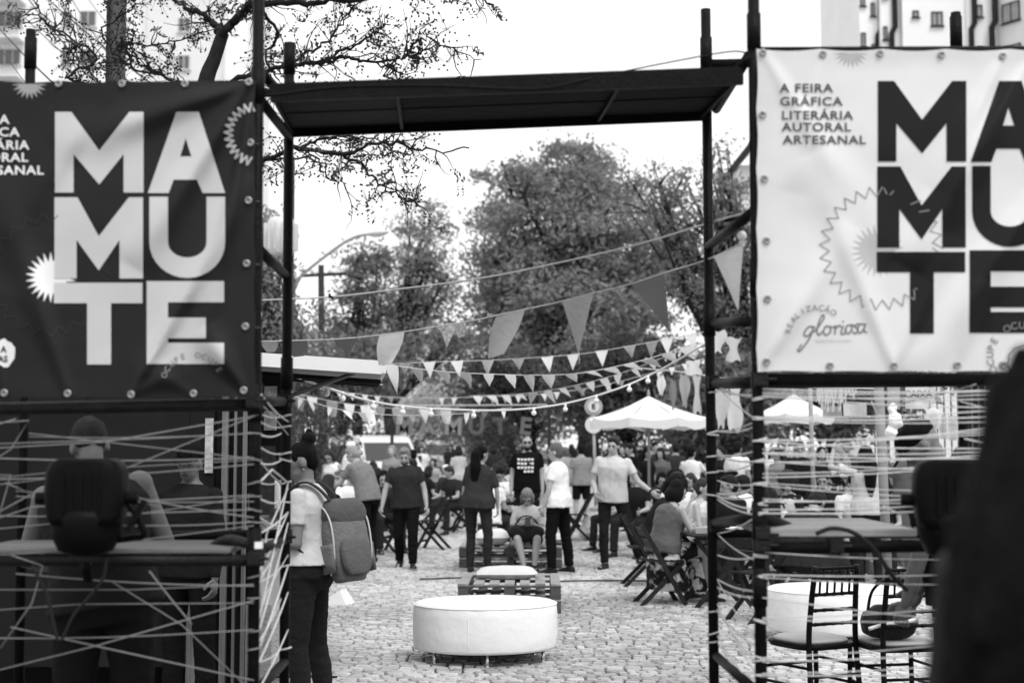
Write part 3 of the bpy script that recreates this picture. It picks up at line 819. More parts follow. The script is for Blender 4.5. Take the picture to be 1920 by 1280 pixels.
# ------------------------------------------------------------------ buildings
def wall_box(mb, x0, x1, y0, y1, z0, z1): mb.box(((x0 + x1) / 2, (y0 + y1) / 2, (z0 + z1) / 2), (x1 - x0, y1 - y0, z1 - z0))
WHITE = mat('painted_render', .80, .85, .1, 3, var=.06, vscale=.4)
GREYW = mat('grey_render', .68, .85, var=.06, vscale=.4)
GLASS = mat('window_glass', .10, .12, spec=.6)
FRAME = mat('window_frame', .55, .5)
CURT = mat('curtain', .3, .9, var=.2, vscale=1.5)
DARKF = mat('dark_frame', .03, .5)
def window(bld, c, w_, h, nrm, nsash=2, fm=FRAME, gm=GLASS, depth=.12):
    """c centre on the wall face; nrm outward horizontal normal"""
    nrm = Vector(nrm).normalized(); side = Vector((-nrm.y, nrm.x, 0)); up = Vector((0, 0, 1))
    m3 = Matrix((side, nrm, up)).transposed()
    f = MB(); t = .07
    for sx_ in (-1, 1): f.box(c + side * sx_ * (w_ / 2 - t / 2) + nrm * .03, (t, depth, h), m3)
    for sz in (-1, 1): f.box(c + up * sz * (h / 2 - t / 2) + nrm * .03, (w_ - 2 * t - .004, depth - .01, t), m3)
    for i in range(1, nsash): f.box(c + side * (w_ * i / nsash - w_ / 2) + nrm * .028, (.06, depth - .03, h - 2 * t), m3)
    fo = f.build('window', fm, bld)
    for i in range(nsash):
        g = MB(); g.box(c + side * (w_ * (i + .5) / nsash - w_ / 2) + nrm * .01, (w_ / nsash - .06, .03, h - .1), m3); g.build('pane', gm, fo)
    g = MB(); g.box(c - up * (h / 2 + .04) + nrm * .1, (w_ + .2, .2, .06), m3); g.build('sill', fm, fo)
def left_building():
    Y = 110; s = F / Y
    X = lambda px: gx(px, Y, 30)
    t = thing('apartment_building', (X(200), Y, 0), 'tall white apartment block behind the left banner and utility pole', 'building')
    m = MB(); wall_box(m, X(-700), X(262), Y, Y + 14, 0, 44); m.build('wall', WHITE, t)
    m = MB(); wall_box(m, X(262) + .02, X(405), Y + 1.6, Y + 14, 0, 44.5); m.build('wall', GREYW, t)
    m = MB(); wall_box(m, X(405) + .02, X(450), Y + 3, Y + 14, 0, 41); m.build('wall', WHITE, t)
    m = MB(); wall_box(m, X(-700) - .2, X(262) + .2, Y - .2, Y + 14.2, 44.02, 44.9); m.build('roof', GREYW, t)
    z0 = at(0, 36, Y).z
    for fl in range(-4, 3):
        z = z0 + fl * 3.05
        if z > 42: continue
        for (a, b, n) in ((147, 178, 2), (-8, 38, 3), (-120, -80, 2), (-260, -200, 3)):
            window(t, Vector(((X(a) + X(b)) / 2, Y, z)), X(b) - X(a), 1.3, (0, -1, 0), n)
        for a in (115, 125): window(t, Vector((X(a + 3), Y, z)), .35, 1.2, (0, -1, 0), 1)
        window(t, Vector((X(222), Y, z)), .55, .7, (0, -1, 0), 1)
        window(t, Vector((X(335), Y + 1.6, z)), 1.0, 1.2, (0, -1, 0), 2)
        m = MB()     # balcony rail below the triple window
        m.box((X(12), Y - .9, z - 1.9), (2.8, 1.8, .14))
        m.build('balcony', GREYW, t)
        m = MB()
        for k in range(13): m.box((X(12) - 1.35 + k * .225, Y - 1.75, z - 1.45), (.04, .04, .8))
        m.box((X(12), Y - 1.75, z - 1.02), (2.8, .06, .05)); m.build('railing', DARKF, t)
left_building()
def right_building():
    Y = 100; s = F / Y
    X = lambda px, y=Y: gx(px, y, 30)
    t = thing('apartment_building', (X(1750), Y, 0), 'white stepped apartment block with dark downpipes above the right banner', 'building')
    cols = [(1620, 1655, Y + 1.2, 38), (1655, 1693, Y + .5, 42), (1693, 1812, Y, 48)]
    for a, b, yy, zt in cols:
        m = MB(); wall_box(m, X(a) + .01, X(b) - .01, yy, Y + 14, 0, zt); m.build('wall', WHITE, t)
    # right wing turned towards the left
    p0 = Vector((X(1812), Y - .3, 0)); p1 = Vector((X(1862), Y - .8, 0)); p2 = Vector((X(2080), Y - 14, 0))
    m = MB(); m.add([p0, p1, p1 + Vector((0, 0, 48)), p0 + Vector((0, 0, 48))] + [q + Vector((0, 14, 0)) for q in (p0, p1)] + [q + Vector((0, 14, 48)) for q in (p1, p0)],
                    [(0, 1, 2, 3), (5, 4, 7, 6), (4, 0, 3, 7), (3, 2, 6, 7)]); m.build('wall', WHITE, t)
    d = (p2 - p1).normalized(); nrm = Vector((d.y, -d.x, 0))
    if nrm.y > 0: nrm = -nrm
    m = MB(); back = Vector((12, 10, 0)); m.add([p1, p2, p2 + Vector((0, 0, 48)), p1 + Vector((0, 0, 48)), p1 + back, p2 + back, p2 + back + Vector((0, 0, 48)), p1 + back + Vector((0, 0, 48))],
                    [(0, 1, 2, 3), (1, 5, 6, 2), (4, 0, 3, 7), (3, 2, 6, 7), (5, 4, 7, 6)]); m.build('wall', GREYW, t)
    m = MB(); wall_box(m, X(1620) - .2, X(1812) + .2, Y - .2, Y + 14, 48.03, 48.7); m.build('roof', GREYW, t)
    for a, yy, w_ in ((1652, Y + 1.0, .35), (1675, Y + .3, .45), (1817, Y - .6, .45), (1851, Y - 1.1, .5)):
        m = MB(); m.tube([(X(a), yy, 0), (X(a), yy, 30), (X(a), yy, at(a, 60, Y).z), (X(a) + .25, yy, at(a, 48, Y).z), (X(a) + .25, yy, 48)], w_ / 2 * .9, 8); m.build('downpipe', DARKF, t, True)
    zr = at(1758, 36, Y).z
    for fl in range(-6, 3):
        z = zr + fl * 3.05
        window(t, Vector((X(1758), Y, z)), .82, 1.05, (0, -1, 0), 2, DARKF, CURT)
        window(t, Vector((X(1718), Y, z + .35)), .45, .5, (0, -1, 0), 1, DARKF, CURT)
        window(t, Vector((X(1627), Y + 1.2, z - 1.2)), .35, 1.1, (0, -1, 0), 1, DARKF, CURT)
        window(t, Vector((X(1646), Y + 1.2, z - 2)), .3, 1.0, (0, -1, 0), 1, DARKF, CURT)
        window(t, Vector((X(1664), Y + .5, z - .9)), .3, 1.0, (0, -1, 0), 1, DARKF, CURT)
        window(t, Vector((X(1833), Y - .55, z + .4)), .42, .9, (0, -1, 0), 1, DARKF, CURT)
        for q in (1.3, 3.5): window(t, p1 + d * q + Vector((0, 0, z - .1)), 1.5, 1.4, nrm, 2, DARKF, CURT)
right_building()
# low pale buildings closing the street
m = MB(); Y = 150; wall_box(m, gx(780, Y), gx(960, Y), Y, Y + 10, 0, 13); t = thing('distant_house', (gx(870, Y), Y, 0), 'pale house closing the far end of the street', 'building'); m.build('wall', mat('pale_far', .55, .9), t)
for i in range(4):
    for j in range(3): window(t, Vector((gx(805 + i * 40, Y), Y, 2.5 + j * 3.6)), 1.4, 1.6, (0, -1, 0), 2)
m = MB(); wall_box(m, gx(775, Y), gx(965, Y), Y - .4, Y + 10.5, 13.02, 13.5); m.build('roof', DARKF, t)
# house roof corner peeking at the right-hand tower
Y = 60; t = thing('distant_house', (gx(1400, Y), Y, 0), 'pale house with a dark eave behind the upright tree', 'building')
m = MB(); wall_box(m, gx(1392, Y), gx(1460, Y), Y, Y + 8, 0, 13.6); m.build('wall', WHITE, t)
m = MB(); m.beam((gx(1384, Y), Y - .3, 13.55), (gx(1440, Y), Y - .3, 15.0), 8, .25); m.build('roof', DARKF, t)

# ------------------------------------------------------------------ poles and wires
def cyl(mb, p0, p1, r0, r1=None, n=10): return mb.tube([p0, p1], [r0, r0 if r1 is None else r1], n)
CONC = mat('pole_concrete', .07, .85, .3, 20, var=.2, vscale=3)
WOODP = mat('pole_wood', .06, .9, .4, 20, var=.3, vscale=6)
Y = 48
t = thing('utility_pole', (gx(603, Y), Y, 0), 'utility pole with crossarm left of the street trees', 'utility pole')
pt = at(602, 497, Y); m = MB(); cyl(m, (gx(605, Y), Y, 0), pt, .17, .10); m.build('pole', WOODP, t, True)
a = at(565, 517, Y); b = at(648, 513, Y); m = MB(); m.beam(a, b, .1, .1); m.build('crossarm', WOODP, t)
for px in (570, 585, 620, 640): m = MB(); p = at(px, 513, Y); m.lathe([(.03, 0), (.06, .04), (.06, .1), (.03, .16)], p, 8); m.build('insulator', mat('porcelain', .5, .3), t)
# street lamp arm
Y = 40
t = thing('street_lamp', (gx(548, Y), Y, 0), 'curved street lamp reaching over the street from behind the left scaffold post', 'street lamp')
m = MB(); m.tube(catmull([(gx(548, Y), Y, 0), at(548, 560, Y), at(552, 530, Y)], 4), .09, 8); m.build('pole', CONC, t, True)
m = MB(); m.tube(catmull([at(550, 540, Y), at(565, 517, Y), at(610, 480, Y), at(645, 455, Y), at(670, 443, Y), at(688, 440, Y)], 5), .045, 8); m.build('arm', mat('galvanised', .3, .5, metal=.5), t, True)
p = at(708, 437, Y); rot = Matrix.Rotation(-.1, 3, 'Y')
m = MB(); m.ell(p, (.34, .15, .09), rot, 14, 8); m.build('lamp_head', mat('lamp_housing', .55, .4), t, True)
m = MB(); m.ell(p - Vector((0, 0, .04)), (.24, .12, .08), rot, 12, 6); m.build('lens', mat('lamp_lens', .6, .2), t, True)
# thick pole and wires on the left
Y = 16
t = thing('utility_pole', (gx(197, Y), Y, 0), 'thick weathered utility pole rising behind the left banner', 'utility pole')
m = MB(); cyl(m, (gx(203, Y), Y, 0), (gx(196, Y), Y, 9.5), .10, .10, 12); m.build('pole', CONC, t, True)
m = MB(); m.tube([(gx(187, Y), Y - .12, 3), (gx(185, Y), Y - .12, 9.5)], .022, 6); m.build('conduit', WOODP, t)
Y = 27
t = thing('utility_pole', (gx(543, Y), Y, 0), 'pole carrying a ribbed transformer behind the left scaffold post', 'utility pole')
m = MB(); cyl(m, (gx(536, Y), Y + .2, 0), (gx(536, Y), Y + .2, 7.2), .075, .06, 12); m.build('pole', CONC, t, True)
c = at(527, 443, Y); m = MB(); m.lathe([(.02, -.36), (.22, -.36), (.255, -.32), (.255, .28), (.2, .35), (.02, .36)], c, 24); to = m.build('transformer', mat('transformer_paint', .6, .4), t, True)
for k in range(14):
    an = k / 14 * 6.283; m = MB(); m.box(c + Vector((math.cos(an) * .29, math.sin(an) * .29, -.02)), (.09, .012, .52), (0, 0, an)); m.build('cooling_fin', mat('transformer_paint', .6), to)
wires = [((-20, 20), (130, 175), 3), ((20, -5), (200, 160), 2), ((100, -5), (320, 175), 3), ((120, -5), (250, 170), 2), ((140, -5), (245, 150), 2), ((170, -8), (300, 150), 1.5), ((60, -5), (190, 150), 3), ((250, 105), (480, 190), 1.5), ((-10, 60), (60, 160), 1.5)]
for i, (a, b, wd) in enumerate(wires):
    A = at(a[0], a[1], 22); B = at(b[0], b[1], 15); B2 = B + (B - A) * .35; A2 = A - (B - A) * .8
    pts = [A2.lerp(B2, k / 10) + Vector((0, 0, -.12 * math.sin(math.pi * k / 10))) for k in range(11)]
    m = MB(); m.tube(pts, wd * .5 / 150, 5)
    o = m.build('overhead_cable', mat('cable_rubber', .03, .6)); tag(o, ['overhead cable starting at the very top left corner', 'overhead cable just left of the thick utility pole', 'long overhead cable crossing in front of the thick utility pole', 'overhead cable reaching the banner right of the thick pole', 'overhead cable close beside the pole-crossing one', 'overhead cable nearest right of the thick pole at the top edge', 'thick overhead cable over the white facade', 'short thin cable between the thick pole and the scaffold post', 'thin overhead cable over the left balcony railing'][i], 'cable', 'overhead cables on the left')
for i, (x0, y0, x1, y1) in enumerate([(560, 500, 640, 505), (565, 520, 500, 600), (648, 513, 760, 540), (640, 560, 640, 562)][:3]):
    A = at(x0, y0, 48); B = at(x1, y1, 60 if i != 1 else 30)
    m = MB(); m.tube([A.lerp(B, k / 6) + Vector((0, 0, -.2 * math.sin(math.pi * k / 6))) for k in range(7)], .015, 4)
    o = m.build('overhead_cable', mat('cable_rubber', .03)); tag(o, ['thin cable from the crossarm towards the street lamp', 'thin cable running down left from the crossarm', 'thin cable running right from the crossarm into the trees'][i], 'cable')
# ------------------------------------------------------------------ scaffold gate
YN, YF = 5.33, 6.29
STEEL = mat('scaffold_paint', .016, .45, .25, 60, var=.35, vscale=18, spec=.22)
STEELW = mat('worn_scaffold_paint', .024, .5, .3, 50, var=.5, vscale=12)
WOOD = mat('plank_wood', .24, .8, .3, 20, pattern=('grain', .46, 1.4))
DWOOD = mat('deck_plywood', .012, .7, .3, 15, var=.4, vscale=4)
RT = .0222
def gp(px, Y): return lambda py: at(px, py, Y)
def vtube(parent, pxt, pyt, pxb, Y, name='post', m=STEEL, r=RT, sleeve=()):
    top = at(pxt, pyt, Y); 
    pb = Vector((gx(pxb, Y, .5), Y, .0))
    mb = MB(); mb.tube([pb, top.lerp(pb, .5), top], r, 14); o = mb.build(name, m, parent, True)
    for sy in sleeve:
        z = at(960, sy, Y).z; f = (z - pb.z) / (top.z - pb.z); c = pb.lerp(top, f)
        s2 = MB(); s2.tube([c - Vector((0, 0, .07)), c + Vector((0, 0, .07))], r * 1.22, 14); s2.build('sleeve', m, o, True)
    return pb, top
def foot(parent, x, Y):
    m = MB(); m.box((x, Y, .02), (.14, .14, .012)); m.tube([(x, Y, .026), (x, Y, .16)], .016, 10); m.build('base_plate', STEELW, parent)
TL = thing('scaffold_tower', (-1.5, 5.8, 0), 'dark steel scaffold tower holding the dark banner', 'scaffold', 'scaffold towers of the gate')
TR = thing('scaffold_tower', (1.45, 5.8, 0), 'dark steel scaffold tower holding the white banner', 'scaffold', 'scaffold towers of the gate')
vtube(TL, 486, -160, 475, YN, sleeve=(160, 755, 1025)); vtube(TL, 543, 82, 533, YF, sleeve=(110, 700))
vtube(TL, -95, 60, -100, YN); vtube(TL, 58, 56, 36, YF, sleeve=(100,))
vtube(TR, 1411, -160, 1428, YN, sleeve=(60, 520, 975, 1100)); vtube(TR, 1323, 18, 1340, YF, sleeve=(100, 600))
vtube(TR, 2010, 60, 2020, YN); vtube(TR, 1792, 24, 1815, YF, sleeve=(60,))
for T, xs in ((TL, ((475, YN), (533, YF), (-100, YN), (36, YF))), (TR, ((1428, YN), (1340, YF), (2020, YN), (1815, YF)))):
    for px, Y in xs: foot(T, gx(px, Y, 0), Y)
def tb(parent, a, b, r=RT * .92, name='tube', m=STEEL, bend=None):
    A = at(*a); B = at(*b); mb = MB(); mb.tube([A, B] if bend is None else catmull([A, at(*bend), B], 6), r, 12); return mb.build(name, m, parent, True)
# horizontals and knees of the left tower
tb(TL, (-100, 768, YN), (478, 757, YN), RT * 1.05, 'banner_rail', STEELW); tb(TL, (478, 752, YN), (533, 752, YF)); tb(TL, (36, 765, YF), (533, 762, YF))
tb(TL, (487, 186, YN), (543, 258, YF)); tb(TL, (484, 466, YN), (535, 516, YF)); tb(TL, (-100, 168, YN), (484, 160, YN)); tb(TL, (484, 130, YN), (540, 190, YF)); tb(TL, (36, 168, YF), (541, 175, YF))
tb(TL, (-100, 1050, YN), (476, 1050, YN), RT, 'counter_rail', STEELW); tb(TL, (476, 1022, YN), (380, 1040, YN + .3), RT * .9, 'elbow_tube', STEELW, (425, 1012, YN + .15)); tb(TL, (476, 1035, YN), (533, 1012, YF))
tb(TL, (36, 1010, YF), (533, 1000, YF)); tb(TL, (476, 1300, YN), (533, 1240, YF)); tb(TL, (36, 1290, YF), (533, 1290, YF))
# right tower
tb(TR, (1428, 712, YN), (2020, 710, YN), RT * 1.15, 'banner_rail'); tb(TR, (1336, 718, YF), (1424, 715, YN)); tb(TR, (1336, 606, YF), (1418, 602, YN)); tb(TR, (1328, 462, YF), (1412, 398, YN))
tb(TR, (1326, 205, YF), (1395, 118, YN)); tb(TR, (1343, 205, YF), (1404, 105, YN)); tb(TR, (1395, 118, YN), (1413, 104, YN), RT * .7); tb(TR, (1338, 720, YF), (1815, 716, YF))
tb(TR, (1338, 980, YF), (1428, 968, YN)); tb(TR, (1428, 968, YN), (1545, 1015, YF), RT, 'diagonal_tube', STEELW); tb(TR, (1428, 1028, YN), (2020, 1018, YN), RT * 1.05, 'counter_rail'); tb(TR, (1340, 1000, YF), (1815, 1000, YF))
tb(TR, (1342, 1228, YF), (1412, 1290, YN)); tb(TR, (1340, 1290, YF), (1815, 1290, YF)); tb(TR, (1413, 98, YN), (2010, 96, YN)); tb(TR, (1326, 120, YF), (1794, 110, YF))
# clamps
for T, lst in ((TL, [(478, 752, YN), (480, 1045, YN), (534, 752, YF), (534, 1005, YF)]), (TR, [(1424, 712, YN), (1336, 716, YF), (1428, 1000, YN), (1428, 1020, YN), (1565, 1022, YN), (1340, 985, YF)])):
    for q in lst:
        c = at(*q); m = MB(); m.tube([c - Vector((0, 0, .03)), c + Vector((0, 0, .03))], RT * 1.5, 10); m.box(c + Vector((0, -.035, 0)), (.05, .03, .045)); m.cap(c + Vector((.02, -.045, 0)), c + Vector((.05, -.05, .0)), .007, .007, 6); m.build('clamp', STEELW, T)
m = MB(); c = at(480, 1021, YN); m.tube([c - Vector((0, 0, .0125)), c + Vector((0, 0, .0125))], RT * 1.08 + .002, 16); m.build('white_tape', mat('white_tape', .8, .5), TL)
m = MB(); c = at(1427, 998, YN); m.tube([c - Vector((0, 0, .02)), c + Vector((0, 0, .02))], RT * 1.25 + .003, 16); m.build('white_tape', mat('white_tape', .8), TR)
# overhead deck
DK = thing('overhead_deck', (0, 5.8, 3.0), 'dark plank deck bridging the two scaffold towers overhead', 'scaffold deck')
def deckp(u, v, dz=0):        # u 0..1 left-right, v 0..1 front-back
    A = at(512, 178, YN + .03); B = at(1392, 146, YN + .03); C = at(548, 244, YF - .03); D = at(1326, 213, YF - .03)
    return A.lerp(B, u).lerp(C.lerp(D, u), v) + Vector((0, 0, dz))
def slab(u0, u1, v0, v1, z0, z1, name, m):
    q = [deckp(u, v, z) for z in (z0, z1) for (u, v) in ((u0, v0), (u1, v0), (u1, v1), (u0, v1))]
    mb = MB(); mb.add(q, [(3, 2, 1, 0), (4, 5, 6, 7), (0, 1, 5, 4), (1, 2, 6, 5), (2, 3, 7, 6), (3, 0, 4, 7)]); return mb.build(name, m, DK)
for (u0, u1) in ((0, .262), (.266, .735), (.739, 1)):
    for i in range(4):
        o_ = slab(u0, u1, i / 4 + .004, (i + 1) / 4 - .004, .0 + .004 * (i % 2), .032 + .003 * (i % 3), 'deck_plank', mat('deck_plywood_pale', .02, .7, .3, 15, var=.35, vscale=4) if u0 == 0 else DWOOD)  # left deck panel in slightly paler plywood
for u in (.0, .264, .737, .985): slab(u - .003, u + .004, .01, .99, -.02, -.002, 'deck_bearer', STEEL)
slab(-.005, 1.0, -.03, .0, -.03, .04, 'edge_rail', STEEL); slab(-.005, 1.0, 1.0, 1.03, -.03, .05, 'edge_rail', STEEL)
# rolled tarpaulin and rough plank edge lying on top
prof = []
m = MB(); pts = [deckp(u, .25, .052 + .004 * math.sin(u * 23) + .010 * noise.noise(Vector((u * 9, 0, 0)))) for u in [i / 40 for i in range(4, 41)]]
m.tube(pts, [.02 + .006 * noise.noise(Vector((i * .8, 2, 0))) for i in range(len(pts))], 8)
o = m.build('tarpaulin', mat('tarpaulin', .03, .7, .3, 20), None, True); tag(o, 'thin dark tarpaulin rolled along the top of the overhead deck', 'tarpaulin')
m = MB(); m.tube(catmull([at(1412, 104, YN), at(1370, 97, YN + .1), at(1250, 118, YN + .1), at(1100, 148, YN), at(1000, 166, YN), at(820, 160, YN), at(640, 162, YN), at(500, 178, YN), at(486, 168, YN)], 8), .0032, 5)
o = m.build('power_cable', mat('cable_rubber', .03)); tag(o, 'thin cable looping along the front edge of the overhead deck', 'cable')

# ------------------------------------------------------------------ banners
class Banner:
    def __init__(s, px0, py0, px1, py1, Y, seed, lab, m, folds, slant=0.0):
        s.px0, s.py0, s.px1, s.py1, s.Y = px0, py0, px1, py1, Y; s.folds = folds; s.seed = seed; s.slant = slant
        c = at((px0 + px1) / 2, py1, Y); s.t = thing('banner', (c.x, Y, c.z), lab, 'banner')
        n = 110; vs = []; fs = []
        for j in range(n + 1):
            for i in range(n + 1):
                px = px0 + (px1 - px0) * i / n; py = py0 + (py1 - py0) * j / n; vs.append(s.p(px, py))
        for j in range(n):
            for i in range(n):
                a = j * (n + 1) + i; fs.append((a, a + n + 1, a + n + 2, a + 1))
        me = bpy.data.meshes.new('banner_cloth'); me.from_pydata([tuple(v) for v in vs], [], fs); me.materials.append(m)
        me.polygons.foreach_set('use_smooth', [True] * len(fs)); o = link('banner_cloth', me, s.t)
    def d(s, px, py):
        v = 0
        u = (px - s.px0) / (s.px1 - s.px0); w_ = (py - s.py0) / (s.py1 - s.py0)
        edge = min(1, 12 * min(u, 1 - u, w_, 1 - w_) + .25)
        for (ax, ay, bx, by, wd, am) in s.folds:     # tension folds from grommets
            dx, dy = bx - ax, by - ay; L = math.hypot(dx, dy); t = ((px - ax) * dx + (py - ay) * dy) / L / L
            if -.05 < t < 1.3:
                q = ((px - ax) * dy - (py - ay) * dx) / L; wv = wd * (.35 + t); f = math.exp(-(q / wv) ** 2) * max(0, math.sin(math.pi * min(1, max(0, (t + .05) / 1.35)))) ** .7
                v += am * f * 1.35
        v += .010 * noise.noise(Vector((px * .004 + s.seed, py * .006, 0))) * edge + .002 * noise.noise(Vector((px * .02 + s.seed, py * .02, 5)))
        return v
    def p(s, px, py, off=0.0, wob=True):
        sc = 0
        if wob: # scalloped edges between grommets
            w0 = (py - s.py0) / (s.py1 - s.py0); u0 = (px - s.px0) / (s.px1 - s.px0)
            e = abs(math.sin((px - s.px0) * math.pi / 119.0)) * 4; 
            py2 = py + (e * max(0, 1 - w0 * 12) - e * max(0, 1 - (1 - w0) * 12) * .5)
            e2 = abs(math.sin((py - s.py0) * math.pi / 112.0)) * 3; px2 = px + (e2 * max(0, 1 - u0 * 12) - e2 * max(0, 1 - (1 - u0) * 12))
        else: px2, py2 = px, py
        return at(px2, py2 + s.slant * (px - s.px0), s.Y - s.d(px, py) - off)
    def print_(s, polys, m, name='printed_letter', off=.0030, res=7):
        """polys: outline loops in photo pixels (holes allowed via separate loops)"""
        b = bmesh.new()
        es = []
        for lp in polys:
            vv = [b.verts.new((x, y, 0)) for x, y in lp]
            es += [b.edges.new((vv[i], vv[(i + 1) % len(vv)])) for i in range(len(vv))]
        bmesh.ops.triangle_fill(b, edges=es, use_beauty=True, use_dissolve=False)
        xs = [v.co.x for v in b.verts]; ys = [v.co.y for v in b.verts]
        for a, lo, hi in ((0, min(xs), max(xs)), (1, min(ys), max(ys))):
            k = lo + res
            while k < hi:
                co = (k, 0, 0) if a == 0 else (0, k, 0); no = (1, 0, 0) if a == 0 else (0, 1, 0)
                bmesh.ops.bisect_plane(b, geom=b.verts[:] + b.edges[:] + b.faces[:], dist=1e-4, plane_co=co, plane_no=no); k += res
        for v in b.verts: v.co = s.p(v.co.x, v.co.y, off)
        bmesh.ops.recalc_face_normals(b, faces=b.faces[:])
        me = bpy.data.meshes.new(name); b.to_mesh(me); b.free(); me.materials.append(m)
        for f in me.polygons:
            f.use_smooth = True
        if len(me.polygons) and sum(f.normal.y for f in me.polygons) > 0: me.flip_normals()
        return link(name, me, s.t)
    def stroke(s, pts, w_, m, name='printed_line', off=.0032, closed=False):
        mb = MB(); n = len(pts)
        for i in range(n - (0 if closed else 1)):
            a = Vector(pts[i]).to_2d(); c = Vector(pts[(i + 1) % n]).to_2d(); d = (c - a)
            if d.length < 1e-6: continue
            L = d.length; d.normalize(); q = Vector((-d.y, d.x)) * w_ / 2; a2 = a - d * w_ * .3; c2 = c + d * w_ * .3
            k = max(1, int(L / 15))
            for j in range(k):
                p0 = a2.lerp(c2, j / k); p1 = a2.lerp(c2, (j + 1) / k)
                mb.add([s.p(*(p0 + q), off), s.p(*(p1 + q), off), s.p(*(p1 - q), off), s.p(*(p0 - q), off)], [(0, 1, 2, 3)])
        return mb.build(name, m, s.t)
    def text(s, txt, x, y, cap, m, rot=0, bold=.0, off=.0042, track=1.0, name='printed_text', shear=0, xs=1.0):
        cu = bpy.data.curves.new('t', 'FONT'); cu.body = txt; cu.size = 1; cu.offset = bold; cu.space_character = track; cu.shear = shear; cu.resolution_u = 3
        o = bpy.data.objects.new('t', cu); me = bake_mesh(o)
        bpy.data.objects.remove(o); bpy.data.curves.remove(cu)
        k = cap / .73; c_, s_ = math.cos(rot), math.sin(rot)
        for v in me.vertices:
            X, Y_ = v.co.x * k * xs, -v.co.y * k
            v.co = s.p(x + X * c_ - Y_ * s_, y + X * s_ + Y_ * c_, off)
        me.name = name; me.materials.clear(); me.materials.append(m)
        if len(me.polygons) and sum(f.normal.y * f.area for f in me.polygons) > 0: me.flip_normals()
        return link(name, me, s.t)
    def arc(s, txt, cx, cy, r, a0, a1, cap, m, bold=0.0):
        n = len(txt)
        for i, ch in enumerate(txt):
            if ch == ' ': continue
            a = R(a0 + (a1 - a0) * i / max(1, n - 1))
            x = cx + r * math.sin(a); y = cy - r * math.cos(a); w2 = cap * (.16 if ch == 'I' else .42)
            s.text(ch, x - w2 * math.cos(a), y - w2 * math.sin(a), cap, m, a, bold, off=.005, name='printed_text')
    def grommets(s, lst):
        for x, y in lst:
            c = s.p(x, y, .004); m = MB()
            ring = [c + Vector((math.cos(k / 12 * 6.283) * .0105, -.002, math.sin(k / 12 * 6.283) * .0105)) for k in range(13)]
            m.tube(ring, .0045, 6, False); m.ell(c, (.006, .002, .006), None, 8, 4); m.build('grommet', mat('grommet_brass', .35, .4, metal=.7), s.t, True)
def M_(x0, x1, y0, y1, st=.21, top=.185):
    w_ = x1 - x0; h = y1 - y0; c = (x0 + x1) / 2
    return [(x0, y0), (x0 + w_ * top, y0), (c, y0 + h * .48), (x1 - w_ * .16, y0), (x1, y0), (x1, y1), (x1 - w_ * (st + .015), y1), (x1 - w_ * (st + .015), y0 + h * .525), (c, y0 + h * .90), (x0 + w_ * st, y0 + h * .525), (x0 + w_ * st, y1), (x0, y1)]
def A_(x0, x1, y0, y1):
    w_ = x1 - x0; h = y1 - y0
    return [[(x0 + w_ * .37, y0), (x0 + w_ * .66, y0), (x1, y1), (x1 - w_ * .29, y1), (x1 - w_ * .365, y0 + h * .835), (x0 + w_ * .335, y0 + h * .835), (x0 + w_ * .27, y1), (x0, y1)],
            [(x0 + w_ * .49, y0 + h * .325), (x0 + w_ * .565, y0 + h * .55), (x0 + w_ * .42, y0 + h * .55)]]
def U_(x0, x1, y0, y1):
    w_ = x1 - x0; h = y1 - y0; t = w_ * .245; out = [(x0, y0), (x0 + t, y0)]
    ri = (w_ - 2 * t) / 2; cy = y0 + h * .56
    for k in range(13):
        a = math.pi - math.pi * k / 12; out.append(((x0 + x1) / 2 + ri * math.cos(a), cy + (y1 - t * 1.1 - cy) * math.sin(a)))
    out += [(x1 - t, y0), (x1, y0)]
    for k in range(17):
        a = math.pi * k / 16; out.append(((x0 + x1) / 2 + w_ / 2 * math.cos(a), cy + (y1 - cy) * math.sin(a)))
    return out
def T_(x0, x1, y0, y1):
    w_ = x1 - x0; h = y1 - y0
    return [(x0, y0), (x1, y0), (x1, y0 + h * .25), (x0 + w_ * .645, y0 + h * .25), (x0 + w_ * .645, y1), (x0 + w_ * .375, y1), (x0 + w_ * .375, y0 + h * .25), (x0, y0 + h * .25)]
def E_(x0, x1, y0, y1):
    w_ = x1 - x0; h = y1 - y0; t = w_ * .275
    return [(x0, y0), (x1, y0), (x1, y0 + h * .255), (x0 + t, y0 + h * .255), (x0 + t, y0 + h * .44), (x1 - w_ * .235, y0 + h * .44), (x1 - w_ * .235, y0 + h * .69), (x0 + t, y0 + h * .69), (x0 + t, y0 + h * .745), (x1, y0 + h * .745), (x1, y1), (x0, y1)]
def spiky(cx, cy, r0, r1, n, ymin=None, ymax=None, xmax=None):
    o = []
    for k in range(2 * n):
        a = math.pi * k / n; r_ = r1 if k % 2 else r0; x, y = cx + r_ * math.cos(a), cy + r_ * math.sin(a)
        if ymin is not None: y = max(y, ymin)
        if xmax is not None: x = min(x, xmax)
        o.append((x, y))
    return o
def mamute(B, dx, dy, m):
    f = lambda L: [(x + dx, y + dy) for x, y in L]
    B.print_([f(M_(103, 269, 210, 361))], m); B.print_([f(l) for l in A_(277, 422, 210, 362)], m)
    B.print_([f(M_(102, 268, 370, 522, .25, .26))], m); B.print_([f(U_(280, 422, 369, 521))], m)
    B.print_([f(T_(101, 267, 530, 683))], m); B.print_([f(E_(275, 420, 527, 682))], m)
DARKV = mat('dark_vinyl', .030, .40, .0, spec=.5, var=.05, vscale=2)
LIGHTV = mat('white_vinyl', .80, .38, .0, spec=.45, trans=.30, var=.03, vscale=3)
